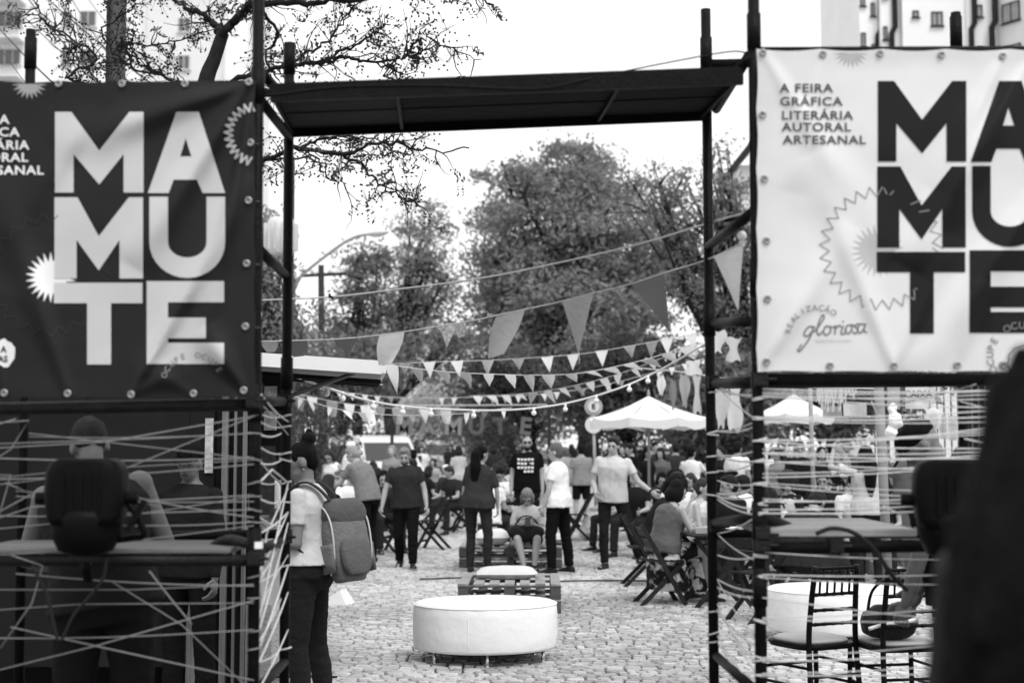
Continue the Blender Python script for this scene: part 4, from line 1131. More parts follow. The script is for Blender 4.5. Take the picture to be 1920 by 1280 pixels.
INKL = mat('light_ink', .50, .4, spec=.5, var=.04); INKW = mat('white_ink', .72, .4); INKD = mat('dark_ink', .022, .3, spec=.55); INKG = mat('grey_ink', .40, .5); INKF = mat('faint_ink', .055, .4); INKM = mat('mid_ink', .16, .5)
Bl = Banner(-124, 151, 480, 746, 5.28, 1, 'dark vinyl banner with pale MAMUTE letters lashed to the left scaffold tower', DARKV,
            [(467, 155, 300, 420, 22, .030), (480, 160, 400, 560, 14, .022), (467, 155, 180, 250, 26, .022), (246, 740, 420, 420, 18, .024), (246, 740, 330, 700, 16, .008), (363, 738, 270, 690, 18, .007), (127, 738, 20, 420, 24, .02), (458, 732, 400, 640, 18, .022), (8, 737, -60, 500, 22, .014), (200, 200, 60, 470, 30, -.012)])
for sp_ in (spiky(95, 520, 29, 48, 22),): Bl.print_([sp_], INKW, 'printed_sun', .0014)
Bl.print_([spiky(55, 152, 20, 34, 20, ymin=154)], mat('sun_ink', .30, .5), 'printed_sun', .0014)
mamute(Bl, 0, 0, INKL)
zz = []
for k in range(0, 27):
    a = R(98 + k * 6.6); r_ = 59 if k % 2 else 44; zz.append((480 + r_ * math.cos(a), 252 + r_ * math.sin(a) * 1.0))
Bl.stroke(zz, 4, mat('zig_ink', .42, .5))
zz = []
for k in range(0, 46): a = R(0 + k * 8); r_ = 116 if k % 2 else 98; zz.append((92 + r_ * math.cos(a), 515 + r_ * math.sin(a)))
Bl.stroke(zz, 2, INKF, off=.0028)
for i, (tx, yy) in enumerate((('A FEIRA', 232), ('GRÁFICA', 255.5), ('LITERÁRIA', 280), ('AUTORAL', 303), ('ARTESANAL', 327))): Bl.text(tx, (-84, -84, -84, -82, -80)[i] + i * 1.0, yy, 17, INKW, 0, .022, track=1.10, xs=1.16)
Bl.arc('OCUPE OCUPE', 362, 722, 52, -72, 60, 11, mat('ocupe_ink', .2, .5), .01)
bl = [(8 + (20 + 3 * math.sin(k * 3.1)) * math.cos(k / 16 * 6.283), 662 + (26 + 3 * math.sin(k * 2.3)) * math.sin(k / 16 * 6.283)) for k in range(16)]
Bl.print_([bl], INKW, 'printed_badge', .0014); Bl.text('A', 1, 660, 12, INKD, 0, .02); Bl.text('AS', -4, 678, 12, INKD, 0, .02)
Bl.grommets([(110, 157), (229, 157), (347, 157), (467, 154), (470, 268), (466, 376), (463, 494), (461, 612), (458, 732), (8, 737), (127, 738), (246, 740), (363, 738)])
Br = Banner(1418, 92, 2022, 697, 5.28, 9, 'white vinyl banner with black MAMUTE letters lashed to the right scaffold tower', LIGHTV,
            [(1430, 98, 1620, 400, 26, .014), (1676, 688, 1560, 380, 24, .02), (1676, 688, 1760, 500, 20, .014), (1436, 678, 1560, 480, 22, .012), (1920, 130, 1760, 420, 26, .03), (1990, 300, 1780, 620, 30, .03), (1543, 101, 1500, 300, 18, .010), (1795, 685, 1830, 560, 16, .012), (1880, 104, 1790, 300, 20, .018)], 0.0)
Br.print_([spiky(1645, 470, 30, 50, 24)], mat('sun_grey_ink', .42, .5), 'printed_sun', .0014)
Br.print_([spiky(1595, 94, 18, 34, 20, ymin=96)], mat('sun_grey_ink', .42), 'printed_sun', .0014)
zz = []
for k in range(0, 58): a = R(k * 6.32); r_ = 116 if k % 2 else 97; zz.append((1652 + r_ * math.cos(a), 465 + r_ * math.sin(a)))
Br.stroke(zz, 2.0, mat('zigzag_ink', .22, .5), off=.0028)
mamute(Br, 1543, -58, INKD)
for i, (tx, yy, xx) in enumerate((('A FEIRA', 173, 1462), ('GRÁFICA', 198, 1462), ('LITERÁRIA', 224, 1465), ('AUTORAL', 246, 1466), ('ARTESANAL', 270, 1468))): Br.text(tx, xx, yy, 16.5, mat('soft_ink', .07, .5), 0, .020, track=1.10, xs=1.18)
Br.arc('REALIZAÇÃO', 1532, 632, 50, -78, 32, 11.5, INKM, .004)
# handwritten 'gloriosa'
S_ = [[(1528, 614), (1518, 612), (1510, 620), (1508, 628), (1514, 630), (1522, 622), (1526, 612), (1520, 630), (1510, 646), (1500, 658), (1496, 657), (1503, 646)],
      [(1526, 622), (1535, 612), (1545, 596), (1543, 590), (1537, 600), (1532, 618), (1535, 628), (1542, 622)],
      [(1556, 612), (1548, 612), (1544, 622), (1549, 628), (1557, 622), (1557, 613), (1564, 614)],
      [(1564, 614), (1567, 611), (1565, 626), (1567, 616), (1574, 610), (1577, 613)], [(1581, 611), (1577, 624), (1582, 626), (1587, 618)],
      [(1596, 609), (1588, 611), (1585, 621), (1591, 625), (1597, 618), (1597, 609), (1603, 611)], [(1609, 606), (1603, 612), (1609, 618), (1604, 625), (1599, 622)],
      [(1622, 608), (1612, 608), (1608, 619), (1613, 624), (1620, 616), (1623, 607), (1620, 620), (1625, 623)]]
for q in S_: Br.stroke([(p.x, p.y) for p in catmull([(a, b, 0) for a, b in q], 5)], 3.0, INKM, 'printed_script', .002)
Br.print_([[(1581 + 2 * math.cos(k), 603 + 2 * math.sin(k)) for k in range(6)]], INKM, 'printed_script')
Br.text('PRODUÇÃO CULTURAL', 1528, 641, 4.5, mat('small_ink', .35, .5), 0, .0, track=1.05)
Br.arc('OCUPE OCUPE', 1915, 668, 52, -118, 30, 14, INKM, .012)
bl = []
for k in range(40): a = k / 40 * 6.283; r_ = 29 + 3 * abs(math.sin(k * .9)); bl.append((1920 + r_ * math.cos(a), 678 + r_ * math.sin(a)))
Br.stroke([(x, min(y, 692)) for x, y in bl], 1.6, INKM, closed=True)
Br.grommets([(1430, 98), (1543, 101), (1650, 100), (1765, 102), (1880, 104), (1429, 215), (1432, 335), (1436, 451), (1438, 560), (1436, 678), (1556, 686), (1676, 686), (1795, 685), (1880, 684)])
# lashings through the grommets
for T, lst in ((Bl, [(470, 268), (466, 376), (463, 494), (461, 612)]), (Br, [(1429, 215), (1432, 335), (1436, 451), (1438, 560), (1436, 678)])):
    for x, y in lst:
        c = T.p(x, y, .006); e = at(486 if x < 900 else 1416, y + 2, YN - .026); m = MB(); m.tube([c, e, e + Vector((0, .05, .01))], .0018, 5); m.build('lashing', mat('lashing', .12, .7), T.t)

# ------------------------------------------------------------------ yarn webs, counters, spotlights
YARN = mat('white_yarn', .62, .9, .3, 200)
def web(label, base, lst, r=.0028, YARN=YARN, wraps=()):
    t = thing('yarn_web', base, label, 'yarn web')
    for L in lst:
        pts = [at(*q) for q in L]; m = MB()
        if len(pts) == 2:
            a, b = pts; n = 6; sag = (b - a).length * .012
            pts = [a.lerp(b, k / n) - Vector((0, 0, sag * math.sin(math.pi * k / n))) for k in range(n + 1)]
        m.tube(pts, r * random.uniform(.75, 1.25), 6); m.build('strand', YARN, t, True)
    for (px, py, Y) in wraps:
        c = at(px, py, Y); m = MB(); rr = .026 if Y < 6 else .025; tl = random.uniform(-.3, .3)
        m.tube([c + Vector((math.cos(k / 14 * 6.2832) * rr, math.sin(k / 14 * 6.2832) * rr, math.cos(k / 14 * 6.2832) * rr * tl)) for k in range(15)], r * 1.2, 6, False); m.build('wrap', YARN, t, True)
    return t
SHADED_YARN = mat('shaded_yarn', .21, .9, .3, 200)  # white yarn darkened: shade of the left bay put into its colour
n_, f_ = YN - .03, YF - .03
web('shade-darkened white yarn wound across the front of the left tower above and below its counter', (-1.5, 5.3, 0), [
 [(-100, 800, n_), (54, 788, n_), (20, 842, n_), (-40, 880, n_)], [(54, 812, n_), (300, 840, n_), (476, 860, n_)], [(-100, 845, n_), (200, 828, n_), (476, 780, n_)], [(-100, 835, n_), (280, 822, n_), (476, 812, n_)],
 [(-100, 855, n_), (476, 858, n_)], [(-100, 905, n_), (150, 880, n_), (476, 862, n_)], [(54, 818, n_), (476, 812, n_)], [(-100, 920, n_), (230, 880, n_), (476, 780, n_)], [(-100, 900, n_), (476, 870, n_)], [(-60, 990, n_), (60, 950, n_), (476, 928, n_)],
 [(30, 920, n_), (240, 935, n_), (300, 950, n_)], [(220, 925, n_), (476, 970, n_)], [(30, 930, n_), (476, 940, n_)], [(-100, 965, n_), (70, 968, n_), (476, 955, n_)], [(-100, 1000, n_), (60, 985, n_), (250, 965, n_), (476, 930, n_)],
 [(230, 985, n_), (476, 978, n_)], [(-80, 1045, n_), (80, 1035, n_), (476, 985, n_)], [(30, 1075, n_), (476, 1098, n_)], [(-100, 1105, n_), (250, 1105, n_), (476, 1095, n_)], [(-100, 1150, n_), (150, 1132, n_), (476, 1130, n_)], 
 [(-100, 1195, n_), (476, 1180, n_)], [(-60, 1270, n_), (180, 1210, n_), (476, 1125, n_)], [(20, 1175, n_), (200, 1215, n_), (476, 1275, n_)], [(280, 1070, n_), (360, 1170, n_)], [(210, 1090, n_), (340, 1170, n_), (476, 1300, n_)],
 [(-60, 890, n_), (20, 890, n_), (0, 960, n_), (-40, 1010, n_)], [(-100, 820, n_), (30, 785, n_)], [(-30, 975, n_), (60, 925, n_), (10, 905, n_)], [(0, 1215, n_), (60, 1130, n_), (80, 1060, n_), (20, 1040, n_)]], .0025, SHADED_YARN, [(477, y, YN) for y in (780, 812, 860, 905, 930, 955, 978, 1080, 1120, 1182, 1215)])
wl = []
for a, b in ((775, 780), (790, 800), (815, 812), (838, 850), (868, 862), (905, 900), (935, 940), (970, 985), (1085, 1010), (1090, 1060), (1200, 1120), (1240, 1215), (862, 905)): wl.append([(487, a, YN), (528, b, YF)])
wl += [[(540, 905, f_), (520, 1000, 5.9), (486, 1160, 5.4)], [(540, 915, f_), (500, 1000, 5.7), (486, 1110, 5.4)], [(540, 980, f_), (486, 1180, 5.4)], [(540, 1040, f_), (505, 1100, 5.8), (486, 1150, 5.4)], [(540, 1110, f_), (486, 1240, 5.4)], [(540, 1060, f_), (486, 1215, 5.4)], [(540, 960, f_), (486, 1070, 5.4)], [(540, 1180, f_), (486, 1290, 5.4)], [(540, 905, f_), (510, 880, 5.8), (486, 905, 5.4)], [(540, 960, f_), (486, 1000, 5.4)], [(540, 790, f_), (490, 740, n_)], [(480, 745, n_), (520, 790, 6.0), (540, 815, f_)]]
web('white yarn zigzagging between the two posts at the inner side of the left tower', (-.95, 5.8, 0), wl, .0033, YARN, [(535, y, YF) for y in (780, 800, 850, 862, 905, 940, 1060, 1215)])
wl = []
for a, b in ((728, 740), (722, 745), (722, 785), (808, 790), (808, 800), (852, 845), (852, 865), (882, 868), (900, 908), (925, 915), (930, 930), (930, 955), (935, 965), (1000, 970), (1000, 1050), (1040, 1045), (1085, 1108), (1100, 1120), (1085, 1200), (1130, 1260), (1145, 1210), (1190, 1290), (1140, 1240), (1200, 1300)): wl.append([(1344, a, YF), (1416, b, YN)])

web('white yarn zigzagging between the two posts at the inner side of the right tower', (.9, 5.8, 0), wl, .0034, YARN, [(1336, y, YF) for y in (735, 810, 815, 855, 885, 928, 1145, 1186, 1202)])
wl = []
for a, b in ((729, 731), (738, 748), (735, 732), (744, 738), (782, 768), (786, 790), (824, 812), (828, 840), (826, 806), (842, 798), (848, 845), (850, 858), (864, 880), (866, 850), (895, 868), (888, 862), (905, 920), (910, 935), (940, 925), (935, 940), (962, 950), (955, 938), (1035, 1048), (1077, 1072), (1082, 1095), (1120, 1168), (1158, 1130), (1160, 1160), (1232, 1195), (1240, 1215), (1262, 1238), (1265, 1255), (784, 780), (742, 764)): wl.append([(1430, a, n_), (1880, b, n_)])
wl += [[(1880, 735, n_), (1868, 800, n_), (1852, 900, n_)], [(1885, 720, n_), (1862, 860, n_), (1850, 960, n_)], [(1640, 765, 5.8), (1830, 720, n_)], [(1800, 752, n_), (1866, 768, n_)], [(1808, 822, n_), (1858, 832, n_)], [(1810, 885, n_), (1846, 896, n_)], [(1634, 752, 5.9), (1650, 780, n_)], [(1880, 1195, n_), (1850, 1280, n_)], [(1655, 948, n_), (1692, 965, n_)]]

web('white yarn stretched in rows across the front of the right tower', (1.5, 5.3, 0), wl, .0028, YARN, [(1424 + (y - 745) * .008, y + q, YN) for y in (745, 783, 824, 862, 905, 942, 960, 1040, 1078, 1162, 1232, 1262) for q in (0, 3)])
# counters (planks lying on the tower rails)
def plank(label, a, b, Y0, Y1, z, th=.03, m=WOOD):
    x0 = gx(a, Y0, z); x1 = gx(b, Y0, z)
    mb = MB(); mb.box(((x0 + x1) / 2, (Y0 + Y1) / 2, z + th / 2), (x1 - x0, Y1 - Y0, th)); o = mb.build('counter_board', m, None, bevel=.004); tag(o, label, 'counter'); return o
zc = at(960, 1043, YN).z
plank('worn wooden counter board across the left tower with a black spotlight above it', -60, 432, YN - .02, YN + .46, zc + .012, .02, mat('dull_board', .10, .8, .3, 20, pattern=('grain', .17, 1.6)))
zc = at(960, 1008, YN).z
plank('pale wood-grain counter board across the right tower', 1440, 1720, YN - .01, YN + .80, zc + .004, .03, WOOD)
V_ = lambda *a: Vector(a)
def spotlight(px, py, Y, label, s=1.0, yaw=0):
    c = at(px, py, Y); t = thing('stage_spotlight', c, label, 'stage light', local=True); t.rotation_euler = (0, 0, yaw)
    B_ = mat('black_enamel', .010, .45, .1, 40, spec=.5)
    m = MB(); m.loft([(V_(0, 0, z * s), V_(1, 0, 0), V_(0, 1, 0), a * s, .11 * s) for z, a in ((-.05, .112), (-.02, .128), (.06, .138), (.13, .134), (.165, .118), (.178, .09))], 28, 4.5); m.build('housing', B_, t, True)
    m = MB(); m.lathe([(.06 * s, -.125 * s), (.095 * s, -.11 * s), (.118 * s, -.06 * s), (.127 * s, .0), (.12 * s, .03 * s)], (0, 0, -.03 * s), 20); m.build('lamp_barrel', B_, t, True)
    m = MB(); m.lathe([(.06 * s, -.004), (.05 * s, .0)], (0, 0, -.153 * s), 20); m.build('lens', mat('dark_glass', .01, .15), t, True)
    for k in range(5): m = MB(); m.box((-.06 * s + k * .03 * s, -.111 * s, .06 * s), (.008 * s, .012, .13 * s)); m.build('cooling_fin', B_, t)
    m = MB(); 
    m.tube(catmull([(.135 * s, 0, .03 * s), (.165 * s, -.01, -.01 * s), (.20 * s, -.01, -.085 * s), (.15 * s, .02, -.10 * s), (.06 * s, .03, -.11 * s)], 5), .012 * s, 6); m.build('yoke', B_, t, True)
    for sx_ in (-1, 1): m = MB(); m.cap((sx_ * .13 * s, 0, .04 * s), (sx_ * .175 * s, 0, .04 * s), .022 * s, .022 * s, 10, True); m.build('knob', B_, t)
    m = MB(); m.box((.175 * s, -.03, -.02 * s), (.02 * s, .05, .12 * s), (0, .5, 0)); m.build('bracket', B_, t); m = MB(); m.cap((0, .02, -.2 * s), (0, .05, -.24 * s), .02, .02, 8); m.build('clamp_handle', B_, t)
    return t
spotlight(163, 955, YN - .22, 'black stage spotlight clamped in front of the left counter board', 1.02, .1)
spotlight(1790, 960, YN - .25, 'black stage spotlight at the right end of the grained counter board', 1.05, -.2)
def cable(label, pts, r=.006, m=None):
    mb = MB(); mb.tube(catmull([at(*p) for p in pts], 8), r, 6); o = mb.build('power_cable', mat('cable_rubber', .03), None, True); tag(o, label, 'cable'); return o
cable('thick black cable arching over the grained counter board', [(1530, 1000, 5.2), (1560, 990, 5.2), (1600, 998, 5.2), (1640, 1030, 5.2), (1670, 1075, 5.2), (1700, 1105, 5.3)], .009)
cable('black cable hanging in loops below the left spotlight', [(200, 1045, 5.1), (190, 1090, 5.1), (140, 1150, 5.1), (110, 1200, 5.1), (90, 1120, 5.1), (60, 1060, 5.1)], .006)
cable('thin cable looping behind the grained counter board', [(1460, 1090, 5.6), (1462, 1060, 5.6), (1485, 1030, 5.6), (1520, 1018, 5.6)], .003)
# ------------------------------------------------------------------ kiosk trailer on the left
TD = mat('trailer_dark_paint', .022, .45, .1, 8, var=.3, vscale=1.5)
PLY = mat('raw_plywood', .17, .8, .3, 12, pattern=('grainz', .30, 3.0))
STUD = mat('stud_wood', .12, .8, .3, 20, pattern=('grainz', .20, 2))
TRIM = mat('dull_trim', .16, .5, metal=.3)
ALU = mat('aluminium_trim', .55, .35, metal=.6)
Yt = 8.9
XE = gx(478, Yt, 1)
K = thing('kiosk', (gx(200, Yt), Yt + 1.2, 0), 'dark food kiosk with a raised flap awning behind the left tower', 'kiosk')
def kb(name, x0, x1, y0, y1, z0, z1, m, par=None, **kw): mb = MB(); wall_box(mb, x0, x1, y0, y1, z0, z1); return mb.build(name, m, par or K, **kw)
xw = gx(352, Yt, 1); xp = gx(398, Yt, 1)
zt = at(960, 1087, Yt).z
for i in range(5):     # front boards
    a = -5.2 + (xw + 5.2) * i / 5; b = -5.2 + (xw + 5.2) * (i + 1) / 5 - .006
    kb('wall_panel', a, b, Yt + .004 * (i % 2), Yt + .05, .25, 2.28, TD)
kb('wall_panel', xw + .004, xp, Yt + .01, Yt + .05, zt, 2.28, TD); kb('plywood_panel', xw + .002, xp, Yt - .015, Yt + .03, .05, zt, PLY)
for a, b, m, dy in ((400, 411, TD, .05), (413, 424, STUD, 0), (426, 436, TD, .06), (436, 441, TRIM, 0), (442, 452, TD, .03), (453, 459, TRIM, -.01)):
    kb('door_stud' if m is STUD else 'door_trim', gx(a, Yt, 1), gx(b, Yt, 1), Yt + dy, Yt + dy + .05, .12, 2.28, m)
kb('floor_frame', -5.2, XE - .12, Yt - .01, Yt + 3.0, .05, .12, TD)
kb('rear_wall', -5.2, -1.85, Yt + 2.95, Yt + 3.0, .12, 2.28, TD)
kb('ceiling_panel', -5.2, -1.70, Yt - .05, Yt + 3.05, 2.285, 2.34, TD)
# service side: checker plate skirt, counter
q = kb('checker_plate', gx(456, Yt, .3), gx(515, Yt + .2, .3), Yt + .06, Yt + .09, .12, .62, mat('checker_plate', .38, .4, metal=.4, bump=.2))
mb = MB()
rz = random.Random(1)
x = gx(458, Yt); 
for j in range(13):
    for i in range(6):
        mb.box((gx(458, Yt, .3) + .018 + i * .034, Yt + .057, .15 + j * .036), (.026, .006, .007), (0, R(40 if (i + j) % 2 else -40), 0))
b_ = mb.build('checker_ridge', mat('checker_plate', .38), q); b_['kind'] = 'stuff'
kb('service_counter', XE - .35, XE + .14, Yt + .15, Yt + 2.8, .98, 1.02, ALU); kb('service_skirt', XE - .02, XE + .02, Yt + .12, Yt + 2.9, .12, .98, mat('kiosk_skirt', .35, .6, var=.2))
# posters, shelf boxes inside the opening
for i, (px, py, w_, h, v) in enumerate(((392, 835, .05, .34, .45), (507, 765, .09, .32, .75), (497, 900, .14, .5, .1))):
    p = at(px, py, Yt + (.0 if i == 0 else 1.5)); mb = MB(); mb.box(p, (w_, .01, h)); o = mb.build('poster', mat('poster_%d' % i, v, .6, var=.5, vscale=20)); tag(o, ['narrow strip of small stickers on the kiosk door frame', 'white sheet hanging inside the kiosk opening', 'dark sheet hanging inside the kiosk below the white one'][i], 'poster')
# awning flap: fascia near edge, panel going back
A0 = at(484, 655, Yt); A1 = at(717, 679, Yt + .15); B1 = at(708, 716, Yt + 1.9); B0 = at(470, 690, Yt + 1.9)
d = Vector((0, 0, -.088))
AW = 'flap_awning'
def quadslab(name, q, th, m, par):
    a, b, c, e = q; n = (b - a).cross(e - a).normalized(); n = n if n.z > 0 else -n
    mb = MB(); lo = [p - n * th for p in (a, b, c, e)]; mb.add([a, b, c, e] + lo, [(0, 1, 2, 3), (7, 6, 5, 4), (0, 4, 5, 1), (1, 5, 6, 2), (2, 6, 7, 3), (3, 7, 4, 0)]); return mb.build(name, m, par)
L = A0 + Vector((-.6, 0, .02))
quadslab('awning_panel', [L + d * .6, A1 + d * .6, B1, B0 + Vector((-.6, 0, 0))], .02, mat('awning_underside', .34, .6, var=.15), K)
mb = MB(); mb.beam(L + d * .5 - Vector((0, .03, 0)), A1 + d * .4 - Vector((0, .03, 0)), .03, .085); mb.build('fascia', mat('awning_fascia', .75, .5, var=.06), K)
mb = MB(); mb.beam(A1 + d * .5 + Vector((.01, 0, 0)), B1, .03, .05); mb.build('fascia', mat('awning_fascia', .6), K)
for t_ in (.25, .5, .75):
    a = (L + d * .9).lerp(B0 + Vector((-.6, 0, 0)), t_); b = (A1 + d * .9).lerp(B1, t_); mb = MB(); mb.beam(a - Vector((0, 0, .035)), b - Vector((0, 0, .035)), .025, .03); mb.build('awning_rib', TD, K)
mb = MB(); mb.tube([at(538, 744, Yt + .3), at(690, 690, Yt + .5)], .014, 8); mb.build('awning_strut', mat('strut_metal', .10, .4, metal=.3), K, True)
mb = MB(); p = at(700, 718, Yt + 1.8); mb.tube([p + Vector((-.1, 0, -.03)), p + Vector((-.1, 0, .0)), p + Vector((.04, 0, 0)), p + Vector((.04, 0, .05))], .006, 6); mb.tube([p + Vector((-.01, 0, -.012)), p + Vector((.07, 0, -.012))], .004, 6); mb.build('latch', ALU, K)
mb = MB(); mb.box((gx(440, Yt + 1, 2), Yt + 1.5, 2.42), (1.0, 2.6, .12)); 
# faint lettering on kiosk wall
p = at(205, 772, Yt - .004)
def flat_text(txt, p, size, m, parent=None, name='lettering', rot=(R(90), 0, 0), bold=0.0, label=None, cat=None, ext=.002):
    cu = bpy.data.curves.new('t', 'FONT'); cu.body = txt; cu.size = size; cu.offset = bold; cu.extrude = ext; cu.align_x = 'CENTER'; cu.align_y = 'CENTER'; cu.resolution_u = 2
    o = bpy.data.objects.new('t', cu); me = bake_mesh(o)
    bpy.data.objects.remove(o); bpy.data.curves.remove(cu)
    M4 = Matrix.Translation(p) @ Euler(rot).to_matrix().to_4x4(); me.transform(M4); me.name = name; me.materials.clear(); me.materials.append(m)
    r = link(name, me, parent)
    if label: tag(r, label, cat)
    return r

# ------------------------------------------------------------------ ottomans
LEATH = mat('white_leatherette', .80, .42, .6, 6, var=.05, vscale=4, spec=.5)
CHROME = mat('chrome', .6, .15, metal=1.0)
def ottoman(label, px, Yc, rx, ry, rot, zt=.44, name='ottoman'):
    X = gx(px, Yc, .2); t = thing(name, (X, Yc, 0), label, 'ottoman', 'white round ottomans', local=True); t.rotation_euler = (0, 0, rot)
    m = MB(); prof = [(.0, .095), (.90, .098), (.975, .105), (.99, .125), (1.0, .22), (1.0, .36), (.992, zt - .018), (.975, zt - .004), (.93, zt + .006), (.6, zt + .016), (.2, zt + .02), (.001, zt + .02)]
    m.lathe([(r * rx, z) for r, z in prof], (0, 0, 0), 72, 1, ry / rx)
    for i, v in enumerate(m.v):
        x, y, z = v; a = math.atan2(y, x)
        if .11 < z < zt - .01: 
            k = 1 + .007 * noise.noise(Vector((math.cos(a) * 6, math.sin(a) * 6, z * 9))); m.v[i] = (x * k, y * k, z)
    s_ = m.build('cushion', LEATH, t, True)
    m = MB(); n = 90; ring = [Vector((math.cos(k / n * 6.2832) * rx * .992, math.sin(k / n * 6.2832) * ry * .992, zt - .012)) for k in range(n + 1)]; m.tube(ring, .0045, 5, False); m.build('piping', LEATH, s_, True)
    for sa in (-110, -15, 165):
        m = MB(); sa = R(sa); m.tube([(math.cos(sa) * rx * q, math.sin(sa) * ry * q, z) for q, z in ((.985, .11), (1.002, .2), (1.002, .36), (.98, zt - .008))], .0022, 5); m.build('seam', LEATH, s_, True)
    for a in (R(-95), R(-30), R(-150), R(90), R(30), R(150)):
        x, y = math.cos(a) * rx * .86, math.sin(a) * ry * .86; m = MB(); m.lathe([(.018, .0), (.02, .006), (.012, .016), (.016, .03), (.012, .05), (.014, .097)], (x, y, 0), 12); m.build('leg', CHROME, t, True)
    m = MB(); m.lathe([(rx * .88, .088), (rx * .88, .094)], (0, 0, 0), 40, 1, ry / rx); m.build('base_board', mat('base_black', .03, .8), t)
    return t
ottoman('white round leatherette ottoman alone on the cobbles in the middle', 910, 10.85, .545, .46, R(9))
ottoman('white round leatherette ottoman behind the two ballroom chairs on the right', 1565, 11.9, .56, .5, R(-4), name='ottoman')

# ------------------------------------------------------------------ pallets with cushions
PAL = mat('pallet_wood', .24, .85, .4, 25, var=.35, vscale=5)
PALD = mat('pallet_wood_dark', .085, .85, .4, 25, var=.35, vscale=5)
def pallet(t, w_, d_, z0, slats=7, along='y', lit=PAL):
    for i in range(3):
        for j in range(3):
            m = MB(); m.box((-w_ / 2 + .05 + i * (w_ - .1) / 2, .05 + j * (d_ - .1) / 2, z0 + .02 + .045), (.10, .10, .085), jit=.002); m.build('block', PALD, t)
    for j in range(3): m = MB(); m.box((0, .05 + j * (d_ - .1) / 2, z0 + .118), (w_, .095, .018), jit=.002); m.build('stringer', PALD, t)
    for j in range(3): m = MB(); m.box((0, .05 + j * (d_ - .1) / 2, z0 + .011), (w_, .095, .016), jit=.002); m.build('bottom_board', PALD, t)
    for i in range(slats):
        x = -w_ / 2 + .05 + i * (w_ - .1) / (slats - 1); m = MB(); m.box((x, d_ / 2, z0 + .137), (.095, d_ * 1.0, .018), (0, 0, random.uniform(-.004, .004)), jit=.003); m.build('slat', lit, t)
def pillow(label, c, size, rot=0, v=.6, rx=0):
    m = MB(); nx, ny = 14, 12; top = []; bot = []
    for j in range(ny + 1):
        for i in range(nx + 1):
            u = i / nx * 2 - 1; w_ = j / ny * 2 - 1; h = ((1 - u ** 4) * (1 - w_ ** 4)) ** .55
            n_z = 1 + .18 * noise.noise(Vector((u * 2 + c[0], w_ * 2, c[1])))
            px_ = u * size[0] / 2 * (1 - .06 * w_ * w_); py_ = w_ * size[1] / 2 * (1 - .06 * u * u)
            top.append(Vector((px_, py_, size[2] / 2 * h * n_z))); bot.append(Vector((px_, py_, -size[2] / 2 * h)))
    N = len(top); fs = []
    for j in range(ny):
        for i in range(nx):
            a = j * (nx + 1) + i; fs.append((a, a + 1, a + nx + 2, a + nx + 1)); fs.append((N + a, N + a + nx + 1, N + a + nx + 2, N + a + 1))
    M3 = Euler((rx, 0, rot)).to_matrix(); cc = Vector(c)
    m.add([M3 @ p + cc for p in top + bot], fs); o = m.build('cushion', mat('cushion_%.2f' % v, v, .9, .4, 14, var=.05), None, True); tag(o, label, 'cushion'); return o
def bench(label, px, Y, w_, d_, n=2, rot=0, lit=PAL):
    t = thing('pallet_bench', (gx(px, Y, .1), Y, 0), label, 'pallet bench', 'stacked pallet benches', local=True); t.rotation_euler = (0, 0, rot)
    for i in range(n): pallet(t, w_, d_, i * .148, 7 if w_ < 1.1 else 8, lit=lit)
    return t
bench('nearest bench of stacked pallets, just behind the round ottoman', 955, 13.75, .99, 1.2, 2, R(-1.0))
pillow('flat pale cushion on the nearest pallet bench', (gx(950, 14.3), 14.42, .345), (.62, .5, .12), 0, .52)
bench('second bench of stacked pallets behind the nearest one', 957, 18.9, 1.36, .95, 2, R(-2), lit=PAL)
pillow('plump white cushion at the left end of the second pallet bench', (gx(922, 19), 19.25, .40), (.46, .5, .21), 0, .62)
pillow('pale folded cushion at the right end of the second pallet bench', (gx(1045, 19), 19.4, .37), (.3, .45, .13), 0, .5)

